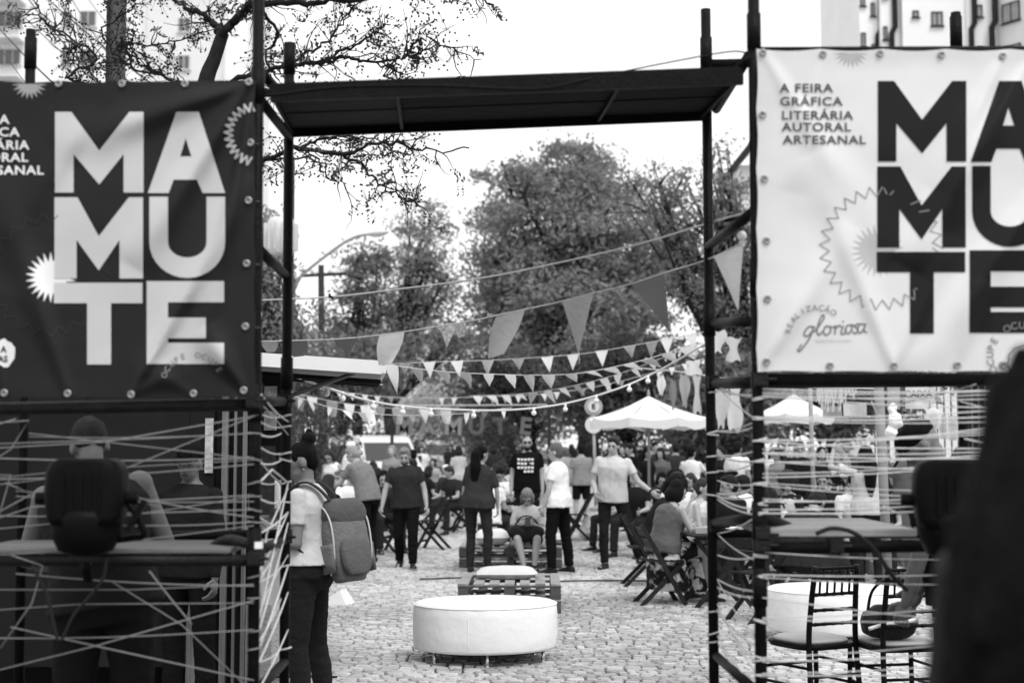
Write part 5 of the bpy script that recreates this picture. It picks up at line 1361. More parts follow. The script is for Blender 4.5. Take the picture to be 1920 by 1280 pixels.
# ------------------------------------------------------------------ chairs and tables
BLKW = mat('black_lacquer', .012, .3, spec=.6)
def chiavari(label, X, Y, rot, first=None):
    t = thing('ballroom_chair', (X, Y, 0), label, 'chair', 'black ballroom chairs by the right ottoman', local=True, rot=rot)
    # local: seat centre origin, back at -y
    bw_, fw, dp, sh_ = .17, .20, .20, .455
    def rod(a, b, r=.0125, nm='rail', seg=0):
        m = MB()
        if seg:   # turned bamboo rings
            A, B = Vector(a), Vector(b); n = seg * 4; pts = [A.lerp(B, k / n) for k in range(n + 1)]; rr = [r * (1.25 if k % 4 == 2 else 1) for k in range(n + 1)]; m.tube(pts, rr, 8)
        else: m.tube([a, b], r, 8)
        return m.build(nm, BLKW, t, True)
    for s_ in (-1, 1):
        m = MB(); m.tube(catmull([(s_ * .185, -.24, 0), (s_ * .175, -.20, .45), (s_ * .165, -.215, .70), (s_ * .155, -.245, .915)], 5), .0165, 8); m.build('rear_post', BLKW, t, True)
        rod((s_ * .205, .19, 0), (s_ * .195, .185, .44), .015, 'leg')
        rod((s_ * .185, -.22, .22), (s_ * .2, .19, .22), .009, 'stretcher'); rod((s_ * .182, -.21, .33), (s_ * .2, .19, .33), .009, 'stretcher')
    rod((-.2, .19, .30), (.2, .19, .30), .009, 'stretcher'); rod((-.18, -.215, .28), (.18, -.215, .28), .009, 'stretcher')
    for z in (.58, .66, .75, .84, .90):
        y = -.21 - max(0, z - .7) * .16; x = .172 - (z - .45) * .035; rod((-x, y, z), (x, y, z), .010, 'back_rail', 5)
    for z0, z1 in ((.75, .84), ):
        for k in range(5): x = -.11 + k * .055; rod((x, -.222, z0), (x, -.232, z1), .007, 'spindle')
    for k in range(4): x = -.09 + k * .06; rod((x, -.236, .84), (x, -.243, .90), .007, 'spindle')
    m = MB(); m.loft([(Vector((0, -.01, z)), Vector((1, 0, 0)), Vector((0, 1, 0)), a, b) for z, a, b in ((.43, .20, .205), (.45, .212, .215), (.462, .208, .21))], 24, 4); m.build('seat_frame', BLKW, t)
    m = MB(); m.loft([(Vector((0, 0, z)), Vector((1, 0, 0)), Vector((0, 1, 0)), a, b) for z, a, b in ((.463, .19, .19), (.478, .188, .188), (.49, .165, .165))], 24, 3.5); m.build('seat_pad', mat('seat_pad_grey', .30, .6), t, True)
    return t
cx = thing
c1 = chiavari('black ballroom chair with an empty pale seat right of the yarn-wound post', gx(1522, 8.5, .5), 8.55, R(28))
c2 = dup(c1, (gx(1665, 8.6, .5), 8.45, 0), R(12), 'black ballroom chair in front of the person in the cap, a round bag on it')
DKW = mat('dark_folding_wood', .035, .55, .2, 25, var=.3, vscale=6)
def fold_chair():
    t = thing('folding_chair', (0, 0, 0), '', 'chair', None, local=True)
    for s_ in (-1, 1):
        m = MB(); m.beam((s_ * .20, .22, 0), (s_ * .20, -.24, .82), .025, .045, (0, 1, 0)); m.build('long_leg', DKW, t)
        m = MB(); m.beam((s_ * .17, -.24, 0), (s_ * .17, .20, .44), .025, .042, (0, 1, 0)); m.build('short_leg', DKW, t)
    for k in range(5): m = MB(); m.box((0, -.14 + k * .078, .452), (.42, .062, .016), (R(-3), 0, 0)); m.build('seat_slat', DKW, t)
    for z, y in ((.62, -.135), (.74, -.2)): m = MB(); m.box((0, y, z), (.40, .016, .09), (R(28), 0, 0)); m.build('back_slat', DKW, t)
    m = MB(); m.box((0, .14, .14), (.38, .02, .035)); m.build('stretcher', DKW, t)
    return t
FC0 = fold_chair(); used_fc = [False]
def fchair(label, px, Y, rot, X=None):
    x = gx(px, Y, .4) if X is None else X
    if not used_fc[0]:
        used_fc[0] = True; FC0.location = (x, Y, 0); FC0.rotation_euler = (0, 0, R(rot)); FC0['label'] = label; FC0['group'] = 'dark wooden folding chairs'; return FC0
    return dup(FC0, (x, Y, 0), R(rot), label, 'dark wooden folding chairs')
def table0():
    t = thing('folding_table', (0, 0, 0), '', 'table', None, local=True)
    for k in range(6): m = MB(); m.box((-.29 + k * .116, 0, .72), (.108, .70, .02)); m.build('top_slat', DKW, t)
    for y in (-.28, .28): m = MB(); m.box((0, y, .695), (.62, .04, .03)); m.build('batten', DKW, t)
    for s_ in (-1, 1):
        m = MB(); m.beam((-.30, s_ * .26, 0), (.30, s_ * .26, .69), .025, .045); m.build('leg', DKW, t)
        m = MB(); m.beam((.30, s_ * .23, 0), (-.30, s_ * .23, .69), .025, .045); m.build('leg', DKW, t)
    m = MB(); m.box((0, 0, .34), (.03, .46, .04)); m.build('stretcher', DKW, t)
    return t
TB0 = table0(); used_tb = [False]
def ftable(label, px, Y, rot):
    x = gx(px, Y, .7)
    if not used_tb[0]:
        used_tb[0] = True; TB0.location = (x, Y, 0); TB0.rotation_euler = (0, 0, R(rot)); TB0['label'] = label; TB0['group'] = 'dark folding tables'; return TB0
    return dup(TB0, (x, Y, 0), R(rot), label, 'dark folding tables')
ftable('dark folding table beside the seated woman in the floral skirt, partly behind the scaffold post', 1345, 14.6, 8)
fchair('dark folding chair under the seated woman in the floral skirt', 1238, 14.7, -82)
fchair('dark folding chair standing empty with its tall crossed side beams beside the floral skirt', 1206, 16.6, -88)
fchair('dark folding chair behind the bearded walking man, its leg ends showing', 812, 22.5, 75)
fchair('dark folding chair by the man with the shorts far right of the pallets', 1085, 24.5, 80)
fchair('dark folding chair at the crowded table left of the long ponytail', 868, 27, 100)
fchair('dark folding chair at the far table beyond the ponytail', 845, 31, -80)
ftable('folding table crowded with people left of the bearded man', 665, 20.5, 5)
ftable('folding table behind the ponytail with a white shirt beside it', 955, 23, 0)
ftable('folding table at the far left crowd', 815, 29.5, 3)
fchair('dark folding chair behind the sunglasses drinker on the left', 730, 22, 60)
for i, (px, Y, r_) in enumerate(((1395, 17, 20), (1420, 13.2, -60), (1490, 15.5, 100))):
    fchair(['folding chair between the scaffold posts on the right', 'folding chair just right of the table between the yarn strands', 'folding chair behind the second white ottoman'][i], px, Y, r_)
ftable('folding table behind the grained counter board', 1440, 17.5, 12)
ftable('folding table under the right-hand crowd behind the yarn', 1560, 19, -6)

# ------------------------------------------------------------------ parasol and tents
CANV = mat('white_canvas', .80, .85, .15, 30, trans=.18)
def parasol(label, px, Y, w_px, y_top, y_edge, pole_px=None):
    s = F / Y; zt_ = at(px, y_top, Y).z; ze = at(px, y_edge, Y).z; r = w_px / 2 / s; X = gx(px, Y, zt_)
    t = thing('parasol', (X, Y, 0), label, 'parasol')
    n = 8; m = MB(); vs = [Vector((X, Y, zt_))]; fs = []; rot0 = R(22.5)
    K_ = 6
    for k in range(n):
        a0 = rot0 + k * math.pi / 4; a1 = rot0 + (k + 1) * math.pi / 4
        base = len(vs); 
        for i in range(1, K_ + 1):
            q = i / K_
            for j in range(5):
                f = j / 4; p = Vector((math.cos(a0), math.sin(a0), 0)).lerp(Vector((math.cos(a1), math.sin(a1), 0)), f) * r * q
                sag = -.05 * q * math.sin(math.pi * f) + .04 * r * math.sin(math.pi * q) * -1
                vs.append(Vector((X, Y, zt_ + (ze - zt_) * q + sag)) + p)
        for j in range(4): fs.append((0, base + j, base + j + 1))
        for i in range(K_ - 1):
            for j in range(4): a = base + i * 5 + j; fs.append((a, a + 5, a + 6, a + 1))
        # valance
        e = [vs[base + (K_ - 1) * 5 + j] for j in range(5)]; b2 = len(vs); vs += [p + Vector((0, 0, -.14 + .02 * math.sin(j * 2 + k))) for j, p in enumerate(e)]
        for j in range(4): fs.append((base + (K_ - 1) * 5 + j, b2 + j, b2 + j + 1, base + (K_ - 1) * 5 + j + 1))
    m.add(vs, fs); m.build('canopy', CANV, t)
    m = MB(); m.tube([(X, Y, 0), (X, Y, zt_ + .04)], .024, 10); m.build('pole', mat('parasol_pole', .25, .5), t, True)
    m = MB(); m.cap((X, Y, zt_ + .02), (X, Y, zt_ + .1), .03, .015, 8); m.build('finial', mat('parasol_pole', .25), t, True)
    for k in range(n):
        a = rot0 + k * math.pi / 4; e = Vector((X + math.cos(a) * r * .98, Y + math.sin(a) * r * .98, ze - .02)); m = MB(); m.tube([(X, Y, zt_ - .05), e], .010, 5); rb = m.build('rib', mat('parasol_pole', .25), t)
        m = MB(); m.tube([(X, Y, ze - .25), Vector((X, Y, zt_ - .05)).lerp(e, .5)], .008, 5); m.build('strut', mat('parasol_pole', .25), rb)
    m = MB(); m.lathe([(.25, 0), (.25, .06), (.06, .09), (.04, .3)], (X, Y, 0), 16); m.build('base', mat('base_black', .03), t, True)
    return t
parasol('large white octagonal parasol over the seated crowd right of centre', 1216, 24, 232, 742, 784)
parasol('white canopy tent seen through the yarn on the right', 1488, 26, 150, 738, 776)

# ------------------------------------------------------------------ ropes, bunting, festoon lights
ROPE = mat('white_rope', .6, .85, .2, 100)
FLAGM = {}
def flagm(v, kind=None): return mat('flag_%s_%.2f' % (kind or 'plain', v), v, .85, .2, 40, trans=.3, var=.04) if kind != 'speckle' else mat('flag_speckle', .6, .85, .1, 40, trans=.2, var=.75, vscale=60)
def curve_at(C, f):
    n = len(C) - 1; x = max(0, min(.9999, f)) * n; i = int(x); return C[i].lerp(C[i + 1], x - i)
def flag(par, a, b, tip, v, kind=None, twist=0.0, square=False, belly=.0):
    """triangle flag hung between a and b with its tip at tip"""
    n = 7; vs = []; fs = []; w_ = (b - a)
    out_ = Vector((0, -1, 0))
    for j in range(n + 1):
        f = j / n
        for i in range(n + 1):
            u = i / n
            top = a.lerp(b, u)
            wd = (1 - f) if not square else (1 - .45 * f)
            p = a.lerp(b, .5).lerp(tip, f) + (top - a.lerp(b, .5)) * wd * (1 + belly * math.sin(math.pi * f))
            p += out_ * (.10 * w_.length * math.sin(u * 3.1 + f * 2 + v * 9) * f + twist * w_.length * f * f * (u - .5))
            vs.append(p)
    for j in range(n):
        for i in range(n): q = j * (n + 1) + i; fs.append((q, q + 1, q + n + 2, q + n + 1))
    m = MB(); m.add(vs, fs); return m.build('flag', flagm(v, kind), par, True)
def rope(label, pts, r, cat='rope', name='rope', group=None, sub=8, part=False):
    C = catmull([at(*p) if len(p) == 3 and p[0] > 30 or len(p) == 3 else p for p in pts], sub)
    mid = C[len(C) // 2]
    t = thing(name, mid, label, cat, group); m = MB(); m.tube(C, r, 6); m.build('line', ROPE, t, True); return t, C
Yb = 6.2
t, C = rope('thick white rope strung from post to post above the bunting', [(478, 563, 7.2), (560, 560, 7.0), (640, 555, 6.9), (740, 543, 6.8), (900, 522, 6.7), (1060, 490, 6.6), (1200, 457, 6.5), (1330, 418, 6.35), (1410, 396, 5.5)], .0042)
m = MB(); p = at(621, 557, 6.9); m.box(p, (.024, .02, .012), (0, .4, 0)); m.box(p + Vector((-.008, 0, .006)), (.008, .02, .022), (0, .2, 0)); m.build('clip', BLKW, t)
m = MB(); p = at(1370, 411, 5.9); m.tube([p + Vector((-.03, 0, -.01)), p, p + Vector((.03, 0, .008))], [.006, .01, .006], 6); m.build('knot', BLKW, t)
m = MB(); p = at(484, 590, 7.2); m.ell(p, (.022, .022, .028), None, 12, 8); bl = m.build('bulb', mat('bulb_glass', .8, .2), t, True)
m = MB(); p2 = at(484, 577, 7.2); m.tube([p2 + Vector((0, 0, .03)), p2 - Vector((0, 0, .02))], .014, 8); m.build('bulb_socket', BLKW, t)
# big flags on the near bunting line
Yn = 6.9
t, C = rope('near bunting line of large cloth pennants across the gate', [(478, 640, 8.0), (560, 638, 7.8), (640, 635, 7.6), (720, 627, 7.4), (800, 615, 7.2), (880, 602, 7.0), (960, 585, 6.9), (1040, 568, 6.7), (1110, 550, 6.6), (1180, 533, 6.5), (1250, 510, 6.4), (1325, 487, 6.3), (1400, 452, 5.5)], .0030, 'bunting', 'bunting')
for a, b, tp, v, kd, tw, sq in [((712, 628), (758, 622), (722, 683), .72, None, .4, 1), ((822, 609), (860, 604), (838, 652), .6, 'speckle', .5, 0), ((852, 607), (872, 603), (865, 632), .6, 'speckle', .2, 1),
        ((930, 594), (984, 580), (930, 668), .40, None, .3, 1), ((1054, 565), (1113, 549), (1085, 662), .36, None, .1, 0), ((1181, 530), (1245, 512), (1256, 622), .17, None, .2, 0),
        ((1338, 480), (1394, 458), (1384, 580), .7, None, .4, 0), ((625, 637), (668, 633), (655, 668), .14, None, .3, 0), ((490, 640), (520, 640), (508, 660), .35, None, .2, 1), ((535, 640), (575, 638), (560, 668), .14, None, .3, 1)]:
    Yq = 8.0 + (6.3 - 8.0) * (a[0] - 478) / (1325 - 478) if a[0] < 1325 else 5.9
    flag(t, at(a[0], a[1], Yq), at(b[0], b[1], Yq - .04), at(tp[0], tp[1], Yq + .03), v, kd, tw, bool(sq), .25 if sq else .0)
# knotted tails
for x, y, x2, y2, Yq in ((1085, 660, 1086, 682, 6.7), (1256, 620, 1262, 634, 6.5)): m = MB(); m.tube([at(x, y, Yq), at((x + x2) / 2 + 1, (y + y2) / 2, Yq), at(x2, y2, Yq)], .0018, 4); m.build('thread', ROPE, t)
m = MB(); m.ell(at(1391, 442, 5.7), (.020, .020, .020), None, 14, 10); m.build('bulb', mat('bulb_glass', .8), t, True)
m = MB(); m.tube([at(1391, 452, 5.7), at(1391, 462, 5.7)], .012, 8); m.build('bulb_socket', mat('socket_white', .7), t)
# the hanging white flag below the awning corner
o = MB(); 
t2, C = rope('second bunting line hanging from the kiosk awning with white and grey pennants', [(715, 680, 10.6), (760, 688, 11.5), (840, 697, 12.5), (920, 701, 13.5), (1000, 703, 14.5), (1080, 700, 15.3), (1150, 688, 15.8), (1230, 668, 16), (1320, 636, 16)], .004, 'bunting', 'bunting')
for a, b, tp, v in [((722, 683), (746, 685), (745, 740), .8), ((772, 690), (792, 692), (792, 722), .4), ((817, 695), (842, 697), (842, 718), .42), ((862, 698), (882, 699), (884, 726), .4), ((906, 700), (926, 701), (918, 724), .75), ((945, 701), (966, 702), (966, 728), .8), ((981, 702), (1001, 703), (1000, 735), .45), ((1016, 703), (1040, 702), (1034, 728), .55), ((1058, 701), (1080, 699), (1082, 716), .5), ((1095, 697), (1112, 694), (1130, 706), .8), ((1130, 692), (1152, 687), (1166, 702), .7), ((1166, 684), (1186, 679), (1205, 694), .75), ((1200, 676), (1222, 670), (1240, 688), .4), ((1240, 666), (1260, 659), (1270, 680), .6), ((1275, 655), (1300, 645), (1300, 672), .8)]:
    Yq = 10.6 + (16 - 10.6) * min(1, (a[0] - 715) / 430) ; flag(t2, at(a[0], a[1], Yq), at(b[0], b[1], Yq), at(tp[0], tp[1], Yq + .05), v, None, .6, False, .3)
t3, C = rope('third bunting line of small pennants from the awning rising to the right', [(715, 683, 17), (820, 678, 17.5), (920, 675, 18), (1020, 669, 18), (1100, 662, 18), (1200, 645, 18), (1320, 622, 18)], .004, 'bunting', 'bunting')
for i, x in enumerate((760, 805, 857, 915, 972, 1026, 1075, 1128, 1180, 1222, 1250, 1296)):
    f = (x - 715) / 605; Yq = 17 + min(1, f * 2); yy = np.interp(x, (715, 820, 920, 1020, 1100, 1200, 1320), (683, 678, 675, 669, 662, 645, 622)); w_ = 12
    flag(t3, at(x - w_, yy + 1, Yq), at(x + w_, yy - 2, Yq), at(x + 2 + (i % 3 - 1) * 3, yy + (30 if i % 4 else 22), Yq), (.3, .75, .8, .4, .35, .85, .7, .8, .35, .3, .8, .8)[i], None, .3)
t4, C = rope('far bunting line of tiny white pennants low over the street', [(600, 728, 24), (700, 742, 25), (800, 746, 26), (900, 744, 26), (1000, 740, 26), (1100, 728, 26), (1200, 705, 26), (1320, 672, 26)], .005, 'bunting', 'bunting')
for i in range(30):
    x = 612 + i * 24; yy = np.interp(x, (600, 700, 800, 900, 1000, 1100, 1200, 1320), (728, 742, 746, 744, 740, 728, 705, 672)); v = random.choice((.8, .75, .4, .7, .3)); 
    if random.random() < .75: flag(t4, at(x - 6, yy, 25.5), at(x + 6, yy, 25.5), at(x + random.uniform(-3, 3), yy + 15, 25.5), v, None, .3)
for nm_, pts_, n_f, seed_ in (('extra bunting line of curled pale pennants climbing towards the right scaffold post', [(880, 742, 21), (980, 738, 21), (1080, 722, 20.5), (1180, 694, 20), (1320, 640, 19)], 15, 3),
                   ('fourth bunting line of mixed pennants low above the left crowd', [(550, 742, 15), (640, 768, 16), (740, 778, 17), (850, 776, 18), (960, 764, 19)], 13, 4)):
    tx_, C = rope(nm_, pts_, .004, 'bunting', 'bunting'); rq = random.Random(seed_)
    for i in range(n_f):
        f = (i + .5) / n_f; a = curve_at(C, f - .012); b = curve_at(C, f + .012); w_ = (b - a).length; d_ = (b - a).normalized() * rq.uniform(.045, .075); a = curve_at(C, f) - d_; b = curve_at(C, f) + d_
        flag(tx_, a, b, (a + b) / 2 + Vector((rq.uniform(-.05, .14), rq.uniform(-.05, .1), -rq.uniform(.10, .19))), rq.choice((.75, .8, .35, .6, .15, .8)), None, rq.uniform(.2, .9), False, .3)
t5, C = rope('white festoon cable with round bulbs sagging over the street', [(540, 700, 9.5), (600, 722, 10.5), (680, 748, 12), (760, 762, 13), (860, 768, 14), (960, 768, 14.5), (1060, 756, 15), (1160, 728, 15), (1240, 692, 15), (1330, 640, 14)], .011, 'light string', 'festoon_lights')
for x in (612, 642, 700, 755, 808, 888, 1001, 1060, 1118, 1180, 1215):
    yy = float(np.interp(x, (540, 600, 680, 760, 860, 960, 1060, 1160, 1240, 1330), (700, 722, 748, 762, 768, 768, 756, 728, 692, 640))); Yq = float(np.interp(x, (540, 680, 860, 1060, 1330), (9.5, 12, 14, 15, 14)))
    c = at(x, yy + 11, Yq); m = MB(); m.ell(c, (.027,) * 3, None, 12, 8); m.tube([c + Vector((0, 0, .02)), c + Vector((0, 0, .055))], .014, 8); m.build('bulb', mat('bulb_glass', .8), t5, True)
t6, C = rope('lowest far bunting line with big pale cloths over the left crowd', [(545, 735, 19), (640, 755, 20), (740, 765, 21), (860, 764, 22)], .004, 'bunting', 'bunting')
for i, (x, v) in enumerate(((560, .2), (585, .75), (622, .3), (655, .8), (686, .85), (712, .3), (745, .4), (795, .7), (835, .55))): 
    yy = float(np.interp(x, (545, 640, 740, 860), (735, 755, 765, 764))); flag(t6, at(x - 10, yy, 20.5), at(x + 10, yy + 1, 20.5), at(x + 3, yy + 30, 20.5), v, None, .5, i % 2 == 0, .2)
# ------------------------------------------------------------------ the crowd, nearest first
def bag_on(p, label, v, w_=.29, h=.46, d_=.15):
    k = p['k']; t = thing('backpack', (0, 0, 0), label, 'backpack', local=True); t.matrix_world = p['M']; t.location = p['M'].translation; t.rotation_euler = p['M'].to_euler()
    M1 = mat('backpack_canvas', v, .8, .4, 60, var=.2, vscale=10); M2 = mat('backpack_trim', .03, .7); M3 = mat('backpack_piping', .5, .5)
    up, fw, sx = p['up'], p['fwd'], p['sx']; c = p['S'](.15) - fw * (.115 + d_ / 2 + .045) * k
    Yw = Matrix.Rotation(R(-34), 3, 'Z'); bx, by = Yw @ sx, Yw @ fw
    rot = Matrix((bx, by, up)).transposed() @ Matrix.Rotation(R(-9), 3, 'X'); up2 = rot @ V(0, 0, 1); fw2 = rot @ V(0, 1, 0)
    def rings(n0, n1, wd, dd, off=V(0, 0, 0)):
        o = []
        sx_b = bx
        for i in range(9):
            f = i / 8; z = n0 + (n1 - n0) * f; e = math.sin(math.pi * (f * .84 + .08)) ** .32
            o.append((c + off + up2 * z, bx, fw2, wd / 2 * e, dd / 2 * e))
        return o
    m = MB(); m.loft(rings(-h / 2, h / 2, w_, d_), 24, 3.5); me = remesh(m, .012, 2, (.006, 10, (1, 1, 1))); me.materials.append(M1); link('bag_body', me, t)
    m = MB(); m.loft(rings(-h * .44, h * .02, w_ * .74, .05, -fw2 * (d_ / 2 + .002)), 20, 6); me = remesh(m, .01, 2, (.004, 14, (1, 1, 1))); me.materials.append(mat('backpack_pocket', v * .8, .8, .4, 60, var=.2)); pk = link('front_pocket', me, t)
    m = MB(); m.loft(rings(h * .16, h * .515, w_ * .99, d_ * 1.1, V(0, 0, 0)), 24, 4); me = remesh(m, .012, 2, (.005, 10, (1, 1, 1))); me.materials.append(mat('backpack_flap', v * .65, .8, .3, 60, var=.25)); link('flap', me, t)
    for s_ in (-1, 1):
        m = MB(); pts = [c + bx * s_ * w_ * .47 + up2 * z - fw2 * y for z, y in ((-.19, .0), (-.1, .05), (.05, .06), (.14, .04), (.19, 0), (.2, -.05))]; m.tube(catmull(pts, 5), .0055, 6); m.build('zip', M3, t, True)
        m = MB(); m.loft([(c + bx * s_ * (w_ / 2 + .002) + up2 * z, fw2, bx, .06, .014) for z in (-.18, -.12, -.04, -.02)], 12, 3); m.build('side_pocket', M1, t, True)
        # strap over the shoulder, under the arm
        sh = p['shd'][(s_ + 1) // 2]; k_ = k; base = p['S'](.47) + sx * s_ * .10 * k
        pts = [c + up2 * h * .40 + sx * s_ * .07, base - fw * .10 * k + V(0, 0, .0), base + V(0, 0, .032) * k, base + fw * .10 * k - up * .05 * k, p['S'](.28) + sx * s_ * .135 * k + fw * .13 * k, p['S'](.14) + sx * s_ * .175 * k + fw * .02 * k, c - up2 * h * .36 + sx * s_ * w_ * .42 + fw2 * d_ * .4]
        C = catmull(pts, 6); m = MB(); 
        for i in range(len(C) - 1): pass
        m.loft([(q, sx, (C[min(i + 1, len(C) - 1)] - C[max(i - 1, 0)]).normalized().cross(sx).normalized(), .024, .006) for i, q in enumerate(C)], 8, 4); m.build('strap', mat('backpack_strap', v * .4, .8, .3, 60), t, True)
    m = MB(); q = c + up2 * h * .47 + fw2 * .03; m.tube(catmull([q - sx * .05, q - sx * .03 + up2 * .045, q + sx * .03 + up2 * .045, q + sx * .05], 5), .007, 6); m.build('handle', M2, t, True)
    return t
def prop(p, wrist, label, cat, name, size, v=.05, off=.09, rot=None):
    w_ = p['M'] @ (p['wri'][wrist] + p['fad'][wrist] * off * p['k']); m = MB(); m.box((0, 0, 0), size, rot); o = m.build(name, mat('%s_mat' % name, v, .3)); o.location = w_; tag(o, label, cat); return o

# woman with the backpack, side-on, facing left
W1 = person('woman in pale tee and dark jeans, hair in a bun, facing left by the kiosk', 577, 8.2, 1.68, 80, 'stand', ('tucked', .50), ('jeans', .028, 'denim'), ('bun', .012), .17, 1.12, True, (.35, .28, 0),
    ua=[(-.16, -.04, -1), (.04, .12, -1)], fa=[(.12, 1, .05), (-.1, .95, .12)], th=[(-.03, .06, -1), (.03, -.05, -1)], sh=[(0, -.10, -1), (0, -.16, -1)], lean=.03, voxel=.0095)
bag_on(W1, 'grey canvas backpack with a front pocket on the back of the woman with the bun', .13)
m = MB(); e = W1['M'] @ (W1['hc'] + W1['Hm'] @ V(.083, .0, -.04)); m.ell(e, (.006,) * 3, None, 8, 6); m.ell(W1['M'] @ (W1['hc'] + W1['Hm'] @ V(-.083, .0, -.04)), (.006,) * 3, None, 8, 6); o = m.build('earring', CHROME); tag(o, 'tiny shiny earrings on the woman with the bun', 'earrings')
m = MB(); m.tube(catmull([W1['M'] @ q for q in (W1['S'](.5) + V(0, -.06, .0), W1['S'](.48) + V(.08, 0, 0), W1['S'](.40) + V(.06, .12, 0), W1['S'](.22) + V(0, .15, 0))], 5), .005, 6); o = m.build('lanyard', BLKW, None, True); tag(o, 'thin dark lanyard round the neck of the woman with the bun', 'lanyard')
prop(W1, 1, 'phone held by the woman with the bun', 'phone', 'phone', (.01, .07, .14), .03, .1)
# man in the tank top at the left counter
person('man in a dark tank top with cropped hair seen from behind at the left counter', 196, 6.05, 1.80, 6, 'stand', ('tank', .035), ('pants', .02), ('buzz', .035), .14, 1.26, False, (.3, .38, 0),
    ua=[(-.35, .35, -1), (.40, .25, -1)], fa=[(.25, .9, -.2), (-.2, .9, -.25)], lean=.22, side=-.17, voxel=.0105)
# man in the cap at the right counter
person('man in a dark cap and dark shirt bent over beside the right counter', 1800, 6.6, 1.80, 58, 'stand', ('tee', .014), ('pants', .014), ('cap', .016), .16, 1.1, False, (.35, .62, 0),
    ua=[(-.12, .1, -1), (.1, .1, -1)], fa=[(.15, .35, -1), (-.3, .5, -.9)], lean=.2, voxel=.0105)
# dark shoulder bag and hand on the second ballroom chair
t = thing('shoulder_bag', (gx(1655, 8.5, .58), 8.35, .50), 'round dark bag with a pale strap on the right-hand ballroom chair', 'bag', local=True)
m = MB(); m.loft([(V(0, 0, z), V(1, 0, 0), V(0, 1, 0), a, b) for z, a, b in ((0, .10, .07), (.03, .15, .09), (.09, .17, .10), (.15, .15, .085), (.19, .09, .05))], 20, 2.6); me = remesh(m, .01, 2, (.008, 9, (1, 1, 1))); me.materials.append(mat('bag_leather', .03, .4)); link('bag_body', me, t)
m = MB(); m.tube(catmull([(-.14, -.08, .06), (-.05, -.105, .09), (.08, -.10, .105), (.15, -.05, .12)], 5), .012, 6); m.build('strap', mat('pale_strap', .75, .6), t, True)
m = MB(); m.tube(catmull([(-.13, 0, .12), (-.10, -.02, .27), (.0, 0, .33), (.12, 0, .26), (.14, 0, .12)], 6), .009, 6); m.build('handle', BLKW, t, True)
# very near woman at the right edge
W9 = person('dark-haired woman at the right edge, very near and almost in silhouette', 2030, 1.95, 1.80, -18, 'stand', ('tank', .012), ('pants', .012), ('mane', .008), .04, 1.05, True, (-.3, .1, 0), voxel=.0095, X=.785)

# middle distance
BM = person('bearded man in a dark tee walking towards the gate', 762, 18.8, 1.66, 178, 'walk', ('tee', .045), ('pants', .014), ('short', .16), .34, 1.12, False, (0, .30, 0), beard=.08,
    ua=[(-.32, .0, -1), (.34, .12, -1)], fa=[(-.18, .35, -1), (.16, .25, -1)], th=[(-.02, .30, -1), (.03, -.05, -1)], sh=[(-.0, -.05, -1), (.02, -.55, -1)], side=.04)
person('woman with a very long dark ponytail in a loose grey tee, seen from behind', 896, 18.3, 1.67, -16, 'stand', ('loose', .055), ('jeans', .035, 'denim'), ('pony', .01), .28, 1.1, True, (-.55, .05, 0),
    ua=[(-.22, 0, -1), (.28, .02, -1)], fa=[(-.02, .1, -1), (-.02, .2, -1)], side=.06, th=[(-.02, .1, -1), (.12, -.04, -1)], sh=[(-.0, -.1, -1), (.0, -.06, -1)])
person('bearded man with sunglasses in a black printed tee standing behind the seated people', 988, 22.6, 1.84, 178, 'stand', ('tee', .012), ('pants', .02), ('buzz', .05), .32, 1.15, False, (.1, -.02, 0), glasses=True, beard=.05, shoe=.02)
SM_ = bpy.context.scene.objects
tm = []
ws = [3, 4, 3.2, 1.9]
SG = mat('print_white', .75, .6)
# white block lettering on his tee
Pm = MB()
for r_, n in enumerate((5, 5, 5, 3)):
    for i in range(n):
        px0 = 970 + i * 6.4 + (12 if r_ == 3 else 0); Pm.box(at(px0 + 2.6, 861 + r_ * 7.5 + random.uniform(-.3, .3), 22.6 - .175), (.040, .006, .034))
o = Pm.build('shirt_print', SG); tag(o, 'four rows of white block lettering on the black tee of the man with sunglasses', 'shirt print')
P1 = person('woman in a white raglan tee and black trousers with hair pinned up, facing left', 1046, 18.2, 1.70, 62, 'stand', ('tee', .72), ('pants', .012), ('lowbun', .09), .36, 1.12, True, (.25, .12, 0),
    ua=[(-.2, .05, -1), (.2, -.05, -1)], fa=[(-.05, .3, -1), (.02, .25, -1)], th=[(-.08, .10, -1), (.10, -.10, -1)], sh=[(-.02, -.05, -1), (.02, -.12, -1)])
STM = person('man in a pale striped tee and dark jeans, one arm held out', 1148, 18.8, 1.79, 168, 'stand', ('tee', .6, 'stripes'), ('jeans', .022, 'denim'), ('short', .05), .36, 1.1, False, (-.15, .08, 0),
    ua=[(-.55, .05, -1), (.30, .0, -1)], fa=[(-1.1, .5, -.75), (-.3, .9, -.75)], th=[(-.30, -.15, -1), (.03, .12, -1)], sh=[(-.26, -.45, -1), (-.02, -.04, -1)], lean=.08, side=-.05)
m = MB(); wr = STM['wri'][0]; fd = STM['fad'][0]; m.tube([STM['M'] @ (wr - fd * .035), STM['M'] @ (wr - fd * .01)], .032, 12); o = m.build('wristwatch', BLKW); tag(o, 'dark wristwatch on the outstretched arm of the man in stripes', 'wristwatch')
SP = person('woman with short wavy hair seated on the pallets looking down at a phone', 990, 19.0, 1.64, 176, 'sit', ('loose', .42), ('shorts', .10, 'floral'), ('bob', .18), .36, 1.15, True, (.0, .55, 0), seat=.30,
    ua=[(-.15, .3, -1), (.15, .3, -1)], fa=[(.45, .8, .30), (-.45, .8, .30)], th=[(-.12, 1, .12), (.05, 1, .12)], sh=[(.08, .25, -1), (-.25, .25, -1)], lean=.28)
prop(SP, 0, 'black phone held by the woman seated on the pallets', 'phone', 'phone', (.075, .012, .13), .02, .12, (R(-30), 0, 0))
